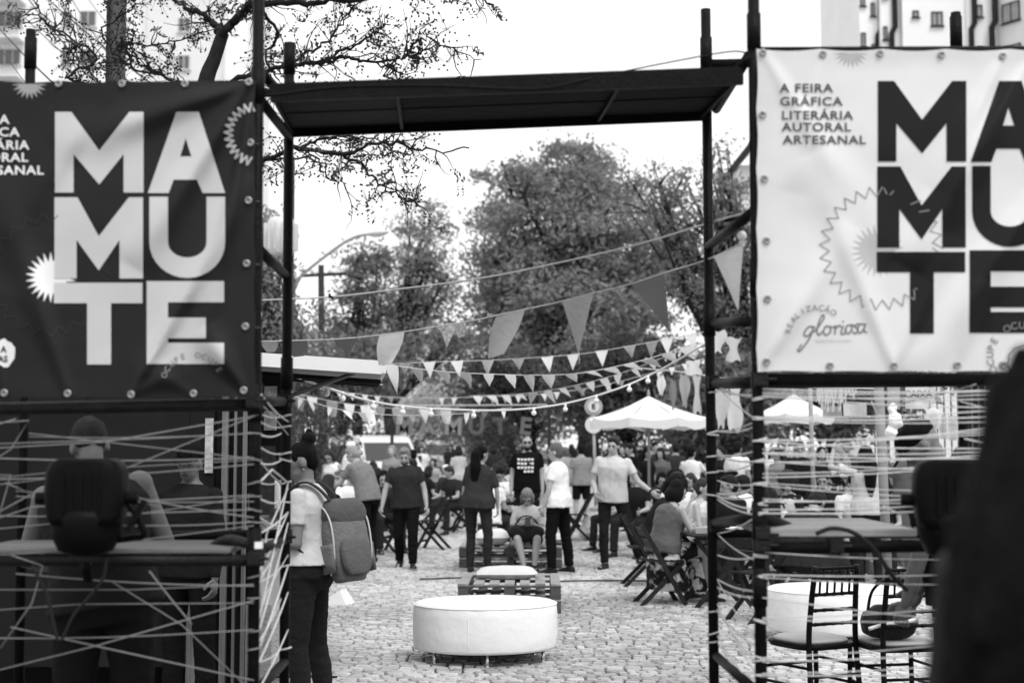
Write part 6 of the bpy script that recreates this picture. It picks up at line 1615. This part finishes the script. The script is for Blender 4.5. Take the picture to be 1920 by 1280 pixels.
t = thing('handbag', SP['M'] @ (SP['pel'] + V(0, .30, .10)), 'dark soft handbag on the lap of the woman on the pallets', 'bag', local=True)
m = MB(); m.ell((0, 0, 0), (.25, .13, .13)); me = remesh(m, .015, 2, (.02, 7, (1, 1, 1))); me.materials.append(mat('soft_bag', .035, .7)); link('bag_body', me, t)
m = MB(); m.tube(catmull([(-.15, 0, .1), (-.06, 0, .2), (.06, 0, .2), (.15, 0, .1)], 5), .01, 6); m.build('handle', BLKW, t, True)

# seated woman in the floral skirt
FW = person('woman with a dark bob in a grey tank top and floral skirt seated side-on', 1246, 14.8, 1.66, -66, 'sit', ('tank', .085), ('skirt', .022, 'floral'), ('bob', .014), .32, 1.25, True, (-.05, .15, 0), seat=.47,
    ua=[(-.1, .35, -1), (.2, .45, -1)], fa=[(.0, 1, .2), (-.05, 1, .25)], lean=.24)
person('afro-haired person in a dark top leaning forward at the table behind the floral skirt', 1222, 16.6, 1.70, -100, 'sitlean', ('tee', .02), ('pants', .05), ('afro', .012), .30, 1.0, False, (-.2, .3, 0), seat=.46,
    ua=[(-.15, .9, -.5), (.25, .8, -.5)], fa=[(.2, .3, .7), (-.2, .3, .7)])
person('woman with tied-back hair in a light top seated facing right by the scaffold post', 1308, 16.0, 1.66, -120, 'sit', ('tank', .55), ('pants', .05), ('lowbun', .06), .38, 1.0, True, (-.1, .0, 0), seat=.46, lean=.12)
person('man in a white tee seated behind the afro-haired person', 1268, 18.3, 1.72, 200, 'sit', ('tee', .6), ('pants', .05), ('short', .03), .33, 1.05, False, (.2, .05, 0), seat=.46)
# left table group
person('man in a grey tee leaning over the left table with his weight on his hand', 690, 19.8, 1.72, 58, 'lean', ('tee', .16), ('pants', .014), ('short', .25), .34, 1.15, False, (.2, .15, 0), lean=.42,
    ua=[(-.2, .6, -.9), (.1, .5, -.9)], fa=[(.1, 1, -.2), (-.4, .9, .5)])
person('dark-haired man with sunglasses in a white tee drinking at the left table', 657, 20.8, 1.74, 200, 'sit', ('tee', .72), ('pants', .03), ('short', .012), .34, 1.0, False, (.1, .1, 0), glasses=True, seat=.46, ua=[(-.2, .4, -1), (.2, .4, -1)], fa=[(.5, .6, .9), (-.2, 1, .1)])
person('woman in a dark top with loose hair seated nearest at the left table', 612, 18.4, 1.64, -30, 'sit', ('tee', .03), ('pants', .03), ('long', .04), .3, 1.1, True, (-.3, .1, 0), seat=.46)
person('person in a white top bending behind the nearest seated woman on the left', 632, 23.5, 1.66, 150, 'stand', ('tank', .7), ('shorts', .04), ('bob', .05), .32, 1.0, True, (.2, .4, 0), lean=.35)
person('man in a white cap and white tee standing by the white van', 655, 28.5, 1.76, -60, 'stand', ('tee', .75), ('pants', .2), ('cap', .75), .35, 1.05)
person('light-haired person walking behind the bearded man', 735, 27, 1.68, 170, 'stand', ('tee', .2), ('pants', .05), ('long', .2), .36, 1.0, True)
# centre back tables
person('man in a white tee bent over a camera left of the printed black tee', 945, 23.6, 1.72, 150, 'sit', ('tee', .72), ('pants', .05), ('short', .015), .28, 1.1, False, (.1, .4, 0), seat=.46, fa=[(.4, .8, .8), (-.4, .8, .8)], lean=.2)
person('person in a white shirt seated with back turned beside the ponytail', 916, 21.6, 1.68, -15, 'sit', ('tee', .75), ('pants', .05), ('short', .04), .3, 1.1, False, seat=.44, lean=.1)
person('woman with a folded white headscarf seated among the far tables', 832, 28.5, 1.64, -120, 'sit', ('tee', .05), ('shorts', .04), ('cap', .7), .36, 1.1, True, (0, .2, 0), seat=.46)
person('woman with dark curly hair in black seated left of the headscarf', 800, 27.5, 1.62, -70, 'sit', ('tee', .02), ('shorts', .04), ('bob', .03), .36, 1.1, True, (.0, .2, 0), seat=.46)
person('person in pale clothes standing behind the headscarf', 860, 33, 1.68, 20, 'stand', ('tee', .4), ('pants', .12), ('bob', .03), .32, 1.0, True)
person('person in shorts and a grey tee seen from behind right of the raglan tee', 1090, 28.5, 1.70, 8, 'stand', ('tee', .22), ('shorts', .015), ('short', .012), .36, 1.05, False, (0, .15, 0))
# right back group under the parasol
grp = 'people standing under and beside the white parasol'
G = [('tall man in black with arms crossed left under the parasol', 1185, 27, 1.72, 120, ('tee', .015), ('short', .02), False),
     ('woman with loose dark hair in black under the parasol pole', 1212, 25.5, 1.66, -140, ('tee', .02), ('long', .015), True),
     ('woman in a grey patterned top reading a leaflet under the parasol', 1240, 26.5, 1.64, 150, ('tee', .10), ('bob', .02), True),
     ('man in a dark shirt with short hair right of the parasol pole', 1268, 28, 1.74, 30, ('tee', .05), ('short', .02), False),
     ('tall person in dark clothes behind the white-topped woman', 1288, 29.5, 1.84, -10, ('tee', .02), ('bob', .02), True),
     ('woman in a white top photographing, back turned, right of the parasol', 1296, 25, 1.66, -22, ('tee', .78), ('short', .012), True),
     ('dark-dressed person at the back edge of the parasol shade', 1168, 31, 1.7, 170, ('tee', .03), ('long', .03), True),
     ('person in a charcoal hoodie behind the parasol', 1228, 31, 1.76, 190, ('long', .04), ('short', .02), False),
     ('man in a white tee standing between the two right scaffold posts', 1382, 24, 1.74, -40, ('tee', .75), ('short', .015), False),
     ('woman in black between the right scaffold posts', 1352, 25.5, 1.66, 150, ('tee', .02), ('long', .02), True)]
for lab, px, Y, H, fc, tp, hr, fm in G:
    kw = {}
    if 'photographing' in lab: kw = dict(ua=[(-.3, .5, -.7), (.3, .5, -.7)], fa=[(.3, .5, .9), (-.3, .5, .9)])
    person(lab, px, Y, H, fc, 'stand', tp, ('pants', .025), hr, .3, 1.05, fm, (random.uniform(-.4, .4), random.uniform(0, .3), 0), group=grp, **kw)
# right of the tower, behind the yarn
person('woman in a pale fitted tee with long dark hair, arm raised, behind the yarn', 1626, 16.5, 1.66, 6, 'stand', ('tee', .48), ('pants', .03), ('long', .012), .34, 1.05, True, (.2, .05, 0), ua=[(-.5, .2, .1), (.15, .1, -1)], fa=[(.3, .3, 1), (-.2, .6, -.4)], group='people behind the yarn on the right')
person('broad person in a charcoal tee bent over with back turned behind the counter board', 1505, 13.2, 1.74, -35, 'sitlean', ('tee', .035), ('pants', .03), ('short', .02), .3, 1.45, False, (0, .5, 0), seat=.44, lean=.55, group='people behind the yarn on the right')
RG = [('seated man in a black tee left of the woman with the raised arm', 1545, 19, 1.7, 170, 'sit', ('tee', .02), ('short', .02), False),
      ('seated woman with curly hair in a floral top behind the counter board', 1480, 18.5, 1.62, 150, 'sit', ('tee', .1, 'floral'), ('afro', .05), True),
      ('man in a dark tee holding a cup in the right crowd', 1500, 22.5, 1.75, 190, 'stand', ('tee', .02), ('short', .03), False),
      ('woman in a mid-grey top standing left in the right crowd', 1462, 23, 1.64, 130, 'stand', ('tee', .2), ('long', .04), True),
      ('woman in black at the back of the right crowd', 1540, 25, 1.66, 200, 'stand', ('tee', .03), ('bob', .02), True),
      ('light-haired woman in a patterned top in the right crowd', 1575, 21, 1.65, 120, 'stand', ('tee', .2, 'floral'), ('long', .22), True),
      ('man with a beard and dark shirt near the tent pole', 1590, 24, 1.78, 160, 'stand', ('long', .04), ('short', .02), False),
      ('seated person in white near the base of the right tower', 1400, 17.5, 1.66, 60, 'sit', ('tee', .7), ('short', .02), True),
      ('seated man in dark clothes between the right tower posts', 1375, 15.8, 1.72, 120, 'sit', ('tee', .02), ('short', .02), False),
      ('person with a cap looking at the goods on the right wall', 1700, 20, 1.7, -10, 'stand', ('tee', .1), ('cap', .03), False),
      ('woman in a dark dress by the hanging sheets on the right', 1800, 18, 1.64, -30, 'stand', ('tee', .02), ('long', .015), True)]
for lab, px, Y, H, fc, po, tp, hr, fm in RG:
    person(lab, px, Y, H, fc, po, tp, ('pants', .03), hr, .32, 1.1, fm, (random.uniform(-.4, .4), random.uniform(0, .3), 0), seat=.46 if po == 'sit' else None, group='people behind the yarn on the right')
# left, inside and around the kiosk
person('woman in a white top at the kiosk opening, partly behind the scaffold post', 502, 11.2, 1.62, 120, 'stand', ('tee', .78), ('pants', .03), ('short', .012), .16, 1.1, True, (.2, .3, 0), fa=[(.2, .9, .1), (-.2, .9, .1)])
person('worker with a black banded cap inside the kiosk doorway', 357, 8.62, 1.66, 160, 'stand', ('long', .02), ('pants', .014), ('cap', .012), .12, 1.0, False, (.2, .1, 0), voxel=.012)
EX = [('seated man in a black tee at the back of the left table', 640, 22.5, 160, .02, 'short', False), ('seated woman in dark clothes right of the left table', 712, 21.8, -150, .03, 'long', True), ('seated person in grey between the left table and the bearded man', 722, 25.5, 100, .12, 'bob', True),
      ('seated child-sized person in dark clothes left of the far table', 782, 25, 60, .03, 'short', False), ('seated man in charcoal just right of the white headscarf', 852, 26.5, 140, .04, 'short', False), ('seated woman in black beside the far folding chair', 872, 30, -90, .02, 'bob', True),
      ('seated person in black behind the ponytail table', 930, 26.5, 180, .02, 'long', True), ('seated woman in grey below the white parasol, left side', 1165, 22, 110, .10, 'long', True), ('seated man in black below the white parasol', 1195, 21, 150, .02, 'short', False),
      ('seated woman with a leaflet below the parasol pole', 1232, 22.5, -160, .05, 'bob', True), ('seated person in dark grey between parasol pole and scaffold post', 1262, 21.5, 190, .06, 'afro', False), ('seated woman in black at the right edge of the parasol', 1300, 20.5, 140, .02, 'long', True),
      ('seated man in grey left of the white ballroom ottoman crowd', 1365, 19.5, -120, .12, 'short', False), ('seated woman in black just right of the near right post', 1440, 16.2, 100, .02, 'long', True), ('seated man in white behind the right counter board', 1590, 17.8, 200, .6, 'short', False),
      ('seated woman in dark clothes before the bar fence', 1660, 17, 150, .03, 'bob', True)]
for lab, px, Y, fc, v, hr, fm in EX:
    person(lab, px, Y, random.uniform(1.6, 1.76), fc, 'sit', ('tee', v), ('pants', .03), (hr, random.choice((.012, .03, .06))), random.uniform(.28, .36), random.uniform(.95, 1.15), fm, (random.uniform(-.4, .4), random.uniform(0, .35), 0), seat=.46, lean=random.uniform(.02, .3), voxel=.017, group='people seated at the folding tables')
# far street crowd, a few pixels each
far_spots = [(590, 34, 'tee', .1), (610, 40, 'tee', .05), (700, 31, 'tee', .1), (725, 38, 'tee', .6), (775, 36, 'tee', .03), (790, 44, 'tee', .7), (812, 40, 'tee', .3), (845, 48, 'tee', .05), (875, 38, 'tee', .6), (900, 42, 'tee', .1),
             (925, 33, 'tee', .04), (938, 29, 'tee', .4), (1010, 36, 'tee', .05), (1060, 34, 'tee', .3), (1072, 44, 'tee', .1), (1120, 38, 'tee', .05), (1145, 33, 'tee', .02), (1310, 33, 'tee', .3), (1420, 30, 'tee', .1), (1450, 30, 'tee', .6), (1520, 30, 'tee', .2), (1610, 29, 'tee', .05)]
words = ['grey', 'black', 'charcoal', 'white']
where = ['at the far left beyond the kiosk', 'second from the kiosk in the far crowd', 'between the leaning man and the bearded man', 'behind the van bonnet', 'right of the bearded man far back', 'just right of the bearded man, farthest back', 'beyond the seated woman with curly hair', 'beyond the white headscarf', 'left of the long ponytail far back', 'hidden partly by the long ponytail',
         'right of the ponytail, beyond the table', 'above the man bent over the camera', 'between the printed tee and the raglan tee', 'right of the raglan tee', 'beyond the person in shorts', 'left of the striped tee far back', 'right behind the striped tee', 'against the right scaffold post far back', 'just right of the near right post', 'left end of the far right crowd', 'middle of the far right crowd', 'right end of the far right crowd']
for i, (px, Y, k_, v) in enumerate(far_spots):
    c = 'white' if v >= .6 else ('light grey' if v >= .3 else ('charcoal' if v >= .1 else 'black'))
    po = 'sit' if i % 3 != 1 and Y < 41 else 'stand'
    person('distant %s in a %s top %s' % ('seated person' if po == 'sit' else 'person', c, where[i]), px, Y, random.uniform(1.58, 1.78), random.choice((0, 30, 170, 190, -60, 90)), po, (k_, v), ('pants', random.choice((.02, .05, .1))), (random.choice(('short', 'long', 'bob')), random.choice((.012, .03, .1))), random.uniform(.28, .38), random.uniform(.95, 1.2), i % 2 == 0, seat=.46 if po == 'sit' else None, voxel=.024, group='people far down the street')
# ------------------------------------------------------------------ vans, sign, stalls and hanging goods
def van(label, px, Y, rot, v=.7, L=4.4):
    t = thing('van', (gx(px, Y, .5), Y, 0), label, 'van', local=True, rot=R(rot))
    W_, H = 1.75, 1.95; P = mat('van_paint_%.2f' % v, v, .35, spec=.6, coat=.3)
    prof = [(-L / 2, .35), (-L / 2, 1.75), (-L / 2 + .15, H), (L / 2 - 1.5, H), (L / 2 - 1.15, H - .08), (L / 2 - .45, 1.15), (L / 2 - .05, .95), (L / 2, .75), (L / 2, .35)]
    m = MB(); n = len(prof)
    ins = [(x, z) for x, z in prof]
    vs = [(x, -W_ / 2 + (.10 if z > 1.2 else 0), z) for x, z in ins] + [(x, W_ / 2 - (.10 if z > 1.2 else 0), z) for x, z in ins]
    m.add(vs, [tuple(range(n - 1, -1, -1)), tuple(range(n, 2 * n))] + [(i, (i + 1) % n, n + (i + 1) % n, n + i) for i in range(n)])
    m.build('body', P, t, bevel=.03)
    G_ = mat('car_glass', .02, .08, spec=.8)
    m = MB(); a = Vector((L / 2 - 1.12, 0, H - .16)); b = Vector((L / 2 - .5, 0, 1.2)); d = (b - a); nn = Vector((-d.z, 0, d.x)).normalized(); nn = nn if nn.x > 0 else -nn
    for s0, s1 in ((a, b),): m.add([s0 + Vector((0, -.68, 0)) + nn * .03, s0 + Vector((0, .68, 0)) + nn * .03, s1 + Vector((0, .76, 0)) + nn * .03, s1 + Vector((0, -.76, 0)) + nn * .03] + [s0 + Vector((0, -.68, 0)), s0 + Vector((0, .68, 0)), s1 + Vector((0, .76, 0)), s1 + Vector((0, -.76, 0))], [(0, 1, 2, 3), (0, 4, 5, 1), (1, 5, 6, 2), (2, 6, 7, 3), (3, 7, 4, 0), (7, 6, 5, 4)])
    m.build('windscreen', G_, t)
    for s_ in (-1, 1):
        for x0, x1 in ((L / 2 - 1.75, L / 2 - .98), (-.6, .3), (-1.8, -.8)):
            m = MB(); m.box(((x0 + x1) / 2, s_ * (W_ / 2 - .035), 1.42), (x1 - x0, .05, .46), (s_ * -.13, 0, 0)); m.build('window', G_, t)
        m = MB(); m.box((L / 2 + .0, s_ * .62, .78), (.08, .3, .18)); m.build('headlight', mat('headlight', .7, .1), t)
        m = MB(); m.box((-L / 2, s_ * .72, 1.0), (.05, .16, .4)); m.build('tail_light', mat('tail_light', .1, .2), t)
        m = MB(); m.box((L / 2 - 1.0, s_ * (W_ / 2 + .1), 1.25), (.12, .2, .2)); m.build('mirror', BLKW, t)
        for x in (-L / 2 + .85, L / 2 - .85):
            m = MB(); m.tube([(x, s_ * (W_ / 2 - .17), .32), (x, s_ * (W_ / 2 + .01), .32)], .32, 20); wo = m.build('wheel', mat('tyre', .02, .8), t, True)
            m = MB(); m.tube([(x, s_ * (W_ / 2 - .02), .32), (x, s_ * (W_ / 2 + .02), .32)], .19, 14); m.build('rim', mat('rim', .4, .3, metal=.7), wo)
    m = MB(); m.box((L / 2 + .03, 0, .5), (.12, W_ - .1, .22)); m.build('bumper', mat('bumper', .1, .6), t)
    return t
van('white panel van parked on the left beyond the crowded tables', 702, 43, -68, .6)
van('pale van parked far down the street in the centre', 815, 75, -75, .4)
# round sign on a pole
Y = 27
t = thing('round_sign', (gx(1113, Y, 2), Y, 0), 'pair of pale round signs on a thin post left of the parasol', 'sign')
m = MB(); m.tube([(gx(1118, Y, 1), Y, 0), at(1112, 752, Y)], .03, 8); m.build('post', mat('galvanised', .3), t, True)
for (px, py, r_, v) in ((1113, 762, 17, .35), (1113, 796, 16, .62)):
    c = at(px, py, Y - .06); m = MB(); m.tube([c, c + Vector((0, .02, 0))], r_ * Y / F, 24); pl = m.build('sign_plate', mat('sign_%.2f' % v, v, .5), t)
c = at(1113, 762, Y - .08); m = MB(); m.tube([c, c + Vector((0, .012, 0))], 11 * Y / F, 24); q = m.build('sign_face', mat('sign_face', .6, .5), t)
flat_text('E', at(1113, 762, Y - .09), .14, mat('sign_dark', .06, .5), t, 'printed_letter', bold=.004)
# large cardboard letters on dark netting far down the street
Y = 34; p0 = at(735, 768, Y); p1 = at(1030, 838, Y)
t = thing('letter_banner', ((p0.x + p1.x) / 2, Y, 0), 'big pale cardboard letters hung on a line across the far end of the tables', 'banner')

for sx_ in (0, 1): m = MB(); x = (p0.x if not sx_ else p1.x); m.tube([(x, Y + .05, 0), (x, Y + .05, p0.z + .15)], .04, 8); m.build('pole', WOODP, t)
m = MB(); m.tube([(p0.x, Y + .05, p0.z + .1), (p1.x, Y + .05, p0.z + .12)], .012, 5); m.build('line', ROPE, t)
for ch, px, v, rt in (('M', 758, .14, .05), ('A', 800, .16, -.05), ('M', 850, .20, .03), ('U', 893, .10, 0), ('T', 938, .08, -.04), ('E', 985, .12, .12)):
    flat_text(ch, at(px, 800, Y - .02), .56, mat('big_letter_%.2f' % v, v, .8), t, 'cardboard_letter', (R(90), rt, 0), .02, ext=.02)
# right-hand market wall: dark fence, canopy poles, hanging prints
Y = 21
t = thing('metal_fence', (gx(1750, Y, 1), Y, 0), 'tall dark bar fence behind the hanging prints on the right', 'fence')
x0, x1 = gx(1640, Y, 2), gx(2150, Y, 2)
for z in (.25, 3.2): m = MB(); m.box(((x0 + x1) / 2, Y, z), (x1 - x0, .05, .06)); m.build('rail', DARKF, t)
nb_ = 40
for i in range(nb_): m = MB(); x = x0 + (x1 - x0) * i / (nb_ - 1); m.tube([(x, Y, .1), (x, Y, 3.3)], .013, 5); m.build('bar', mat('fence_bar', .10, .5), t)
m = MB(); m.box(((x0 + x1) / 2 + 1, Y + .5, 1.7), (x1 - x0 - 1, .06, 3.3)); o = m.build('board_wall', mat('board_wall', .03, .8, var=.4, vscale=3)); tag(o, 'dark board wall behind the bar fence on the right', 'wall')
def sheet_hang(label, px, py, Y, w_, h, v, txt=None, tv=.05, ts=.3, rot=0, var=.25, name='hanging_print'):
    c = at(px, py, Y); W_ = w_ * Y / F; H = h * Y / F; m = MB(); n = 6; vs = []; fs = []
    for j in range(n + 1):
        for i in range(n + 1):
            u = i / n - .5; z = .5 - j / n; u *= 1 + (0 if txt or name == 'hanging_print' else (.35 * math.sin(px * 3.7 + z * 6) - .25 * (j / n))); z *= 1 + (0 if txt or name == 'hanging_print' else .12 * math.sin(px + i * 1.3)); vs.append(c + Vector((u * W_, .03 * math.sin(u * 5 + px) * (j / n), z * H)))
    for j in range(n):
        for i in range(n): a = j * (n + 1) + i; fs.append((a, a + n + 1, a + n + 2, a + 1))
    m.add(vs, fs); o = m.build('print_sheet' if txt else name, mat('sheet_%.2f_%d' % (v, int(var * 100)), v, .7, var=var, vscale=14, trans=.15), None, True)
    if txt:
        r = thing(name, c, label, 'poster'); o.parent = r; o.matrix_parent_inverse = Matrix.Translation(-c); flat_text(txt, c + Vector((0, -.04, ts * H * .3)), H * ts, mat('letter_dark', tv, .6), r, 'printed_letter', bold=.004)
        return r
    tag(o, label, 'poster'); return o
sheet_hang('white sheet lettered CAIXA hanging above the yarn on the right', 1720, 745, 17.5, 44, 42, .62, 'CAIXA', .06, .42, var=.1)
sheet_hang('grey sheet left of the CAIXA sheet', 1676, 745, 17.7, 24, 44, .35); sheet_hang('narrow grey print right of the CAIXA sheet', 1746, 742, 17.7, 14, 34, .5)
sheet_hang('pale print taped low beside the round mirror', 1768, 800, 18, 14, 44, .45); sheet_hang('pale print farther right beside the round mirror', 1787, 802, 18, 19, 46, .5)
sheet_hang('plain pale sign sheet slanting above the market table', 1603, 768, 17, 44, 24, .5, var=.1); sheet_hang('small grey print under the fabric fringes', 1560, 772, 19, 36, 22, .3)
for i, (px, py, w_, h, v) in enumerate(((1262, 740, 12, 56, .18), (1284, 732, 17, 62, .34), (1307, 738, 15, 72, .46), (1352, 760, 28, 80, .5), (1378, 765, 26, 84, .6), (1345, 640, 30, 40, .6), (1375, 655, 26, 44, .5), (1240, 722, 14, 36, .7), (1300, 690, 30, 26, .6))):
    sheet_hang(['grey cloth left of the hanging white garments', 'white garment on the line above the parasol', 'long white garment just left of the scaffold post', 'long pale cloth right of the scaffold post', 'pale cloth beside the near right post', 'white cloth higher up between the right posts', 'smaller white cloth high between the right posts', 'small white rag left of the garments', 'crumpled white cloth where the bunting lines meet'][i], px, py, 21, w_, h, v, var=.06, name='hanging_cloth')
m = MB(); m.tube(catmull([at(1200, 690, 21), at(1300, 700, 21), at(1420, 722, 21)], 6), .008, 5); o = m.build('clothes_line', ROPE); tag(o, 'line carrying the white garments near the right post', 'line')
# fringes of yarn and ribbon
t = thing('ribbon_fringe', at(1565, 740, 18), 'pale ribbon fringe hanging beneath the right banner', 'fringe')
for i in range(46):
    px = 1532 + i * 1.6 * 1.0 + random.uniform(-1, 1); m = MB(); l = random.uniform(20, 48) * (1 if i < 34 else .5)
    m.tube([at(px, 726, 18), at(px + random.uniform(-2, 2), 726 + l * .5, 18), at(px + random.uniform(-4, 4), 726 + l, 18)], .007, 4); m.build('ribbon', mat('ribbon_%d' % (i % 3), (.7, .45, .6)[i % 3], .8), t)
m = MB(); m.tube([at(1525, 726, 18), at(1640, 728, 18)], .012, 5); m.build('line', ROPE, t)
# tent / wooden poles on the right
for i, (a, b, Y, r_, v) in enumerate(((1647, 1668, 13.5, .045, .20), (1518, 1530, 20, .03, .25))):
    m = MB(); m.tube([(gx(b, Y, 0), Y, 0), at(a, 700, Y)], r_, 10); o = m.build('tent_pole', mat('pole_grey_%d' % i, v, .7, .2, 20, var=.2), None, True); tag(o, ['thick weathered wooden pole behind the right banner and yarn', 'thin pale tent pole below the white canopy tent'][i], 'pole')
# oval mirror
c = at(1750, 785, 17); t = thing('oval_mirror', c, 'pale oval mirror hanging on the right market wall', 'mirror')
m = MB(); m.ell(c, (.095, .02, .14), None, 24, 12); m.build('frame', mat('mirror_frame', .6, .5), t, True); m = MB(); m.ell(c - Vector((0, .015, .01)), (.06, .012, .095), None, 20, 10); m.build('glass', mat('mirror_glass', .45, .1), t, True)
m = MB(); m.ell(at(1680, 788, 12.5), (.07, .07, .085)); m.ell(at(1672, 810, 12.5), (.06, .06, .06)); m.ell(at(1675, 768, 12.5), (.04, .04, .06)); me = remesh(m, .012, 2, (.03, 9, (1, 1, 1))); me.materials.append(mat('white_plastic', .78, .3)); o = link('plastic_bag', me); tag(o, 'crumpled white plastic bag hanging beside the wooden pole on the right', 'bag')
# market tables with goods on the right
def stall(label, px, Y, w_, v, rot=0):
    t = thing('market_table', (gx(px, Y, .7), Y, 0), label, 'table', local=True, rot=R(rot))
    m = MB(); m.box((0, 0, .74), (w_, .7, .03)); m.build('tabletop', DKW, t)
    m = MB(); n = 30; vs = []; fs = []
    for i in range(n + 1):
        x = -w_ / 2 + w_ * i / n; vs += [(x, -.36, .76), (x, -.37 - .02 * math.sin(i * 1.7), .15)]
    for i in range(n): fs.append((2 * i, 2 * i + 1, 2 * i + 3, 2 * i + 2))
    m.add(vs, fs); m.build('table_skirt', mat('skirt_cloth_%.2f' % v, v, .9, .2, trans=.1), t, True)
    for a in (-1, 1):
        for b in (-1, 1): m = MB(); m.box((a * (w_ / 2 - .05), b * .3, .362), (.04, .04, .724)); m.build('leg', DKW, t)
    return t
stall('cloth-draped market table with crafts right of the parasol', 1450, 20.5, 1.8, .5); stall('cloth-draped market table before the bar fence', 1720, 18.8, 2.2, .12); stall('cloth-draped table beneath the round sign', 1120, 31, 1.6, .55)
gi = 0
goods = ['white paper stack', 'dark craft box', 'small pale jar', 'grey folded cloth', 'white bottle', 'dark bottle']
for (px, Y, w_, tl) in ((1450, 20.5, 1.6, 'on the market table right of the parasol'), (1720, 18.8, 2.0, 'on the market table before the bar fence'), (665, 20.5, .5, 'on the crowded left table'), (1345, 14.6, .4, 'on the table beside the floral skirt'), (955, 23, .5, 'on the table behind the ponytail'), (1440, 17.5, .5, 'on the table behind the counter board')):
    zt_ = .756 if w_ > 1 else .731
    n = 7 if w_ > 1 else 4; used = {}
    for i in range(n):
        g = goods[(gi + i * 5) % 6]; x = gx(px, Y, .7) - w_ / 2 + w_ * (i + .5) / n; y = Y + random.uniform(-.12, .12); m = MB(); 
        posw = ['leftmost', 'second from the left', 'third from the left', 'fourth from the left', 'fifth from the left', 'sixth from the left', 'rightmost'][i]
        v = .75 if 'white' in g or 'pale' in g else (.3 if 'grey' in g else .03)
        if 'bottle' in g: m.lathe([(.03, 0), (.032, .01), (.032, .12), (.014, .16), (.012, .2), (.014, .205)], (x, y, zt_), 12); nm = 'bottle'
        elif 'jar' in g: m.lathe([(.035, 0), (.042, .02), (.042, .08), (.034, .09), (.036, .105)], (x, y, zt_), 12); nm = 'jar'
        elif 'stack' in g: m.box((x, y, zt_ + .02), (.15, .21, .04), (0, 0, .3)); m.box((x + .01, y, zt_ + .05), (.14, .2, .016), (0, 0, -.2)); nm = 'paper_stack'
        elif 'cloth' in g: m.box((x, y, zt_ + .02), (.2, .18, .035), (0, 0, .1)); m.box((x, y, zt_ + .048), (.18, .17, .02), (0, 0, -.1)); nm = 'folded_cloth'
        else: m.box((x, y, zt_ + .05), (.13, .12, .10)); m.box((x, y, zt_ + .107), (.136, .126, .014)); nm = 'craft_box'
        o = m.build(nm, mat('goods_%.2f' % v, v, .5)); tag(o, '%s %s, %s' % (g, tl, posw), nm.replace('_', ' '))
    gi += 1
# ground cable, bag, low box, leafy plants
m = MB(); pts = [(-1.1, 17.2), (-.9, 17.25), (-.45, 17.45), (-.25, 17.5), (.3, 16.9), (.75, 16.95), (1.3, 17.0), (2.4, 16.85)]
C = catmull([(x, y, .028) for x, y in pts], 8); m.tube([p + Vector((0, .02 * noise.noise(p * 3), 0)) for p in C], .010, 6); o = m.build('ground_cable', mat('cable_rubber', .03), None, True); tag(o, 'black power cable running across the cobbles behind the pallets', 'cable')
m = MB(); m.tube(catmull([(-2.0, 9.95, .03), (-1.7, 9.9, .03), (-1.35, 9.93, .03), (-1.2, 9.9, .03)], 6), .008, 6); o = m.build('ground_cable', mat('cable_rubber', .03), None, True); tag(o, 'black cable on the cobbles beside the kiosk skirt', 'cable')
m = MB(); c = Vector((gx(640, 14.5), 14.5, 0)); m.add([c + Vector(q) for q in ((-.25, 0, 0), (.05, 0, 0), (.12, .25, 0), (-.2, .25, 0), (-.25, 0, .02), (-.02, .02, .16), (.02, .2, .16), (-.2, .25, .02))], [(0, 1, 5, 4), (1, 2, 6, 5), (2, 3, 7, 6), (3, 0, 4, 7), (4, 5, 6, 7), (3, 2, 1, 0)]); o = m.build('wheel_ramp', mat('ramp_white', .75, .6)); tag(o, 'white wedge ramp on the cobbles right of the backpack', 'ramp')
m = MB(); m.ell((gx(1128, 24, .2), 24.5, .3), (.3, .25, .3)); m.ell((gx(1110, 24, .2), 24.6, .2), (.2, .2, .2)); me = remesh(m, .02, 2, (.05, 5, (1, 1, 1))); me.materials.append(mat('white_plastic', .78)); o = link('sack', me); tag(o, 'bulging white sack behind the legs of the man in stripes', 'sack')
def plant(label, X, Y, h, r, n, v, leaf=.09):
    t = thing('leafy_plant', (X, Y, 0), label, 'plant'); vs = []; fs = []; st = MB()
    for i in range(n):
        a = random.uniform(0, 6.28); q = random.uniform(.1, 1) * r; e = Vector((X + math.cos(a) * q, Y + math.sin(a) * q, random.uniform(.4, 1) * h)); st.tube([(X, Y, .02), (X + math.cos(a) * q * .3, Y + math.sin(a) * q * .3, e.z * .6), e], [.008, .006, .003], 4)
        for k in range(14): leafquad(vs, fs, e + Vector((random.gauss(0, .09), random.gauss(0, .09), random.gauss(-.05, .1))), leaf)
    st.build('stem', bark(.05), t); leafmesh('foliage', vs, fs, mat('leaf_%.3f' % v, v, .75, trans=.3), t); return t
for i, (px, Y, h, r, v) in enumerate(((1630, 27, 1.0, .6, .10), (1700, 28, 1.3, .7, .08), (1575, 29, .8, .5, .12), (575, 30, 2.6, .8, .09), (610, 36, 2.8, 1.0, .08), (745, 50, 2.6, 1.6, .11), (1180, 44, 2.2, 1.6, .06), (1330, 33, 2.4, 1.0, .08), (960, 60, 2.4, 2.4, .05))):
    plant(['low leafy bush right of the market table', 'taller leafy bush before the board wall', 'small leafy bush behind the verge', 'dark bush beside the kiosk awning', 'dark bush behind the left crowd', 'wide bush behind the bearded man', 'dark bush behind the parasol', 'bush behind the right scaffold post', 'wide dark bush at the end of the street'][i], gx(px, Y), Y, h, r, int(50 + r * 60), v, .13)
bpy.data.scenes.remove(TMP)
print('OBJS', len(bpy.data.objects))
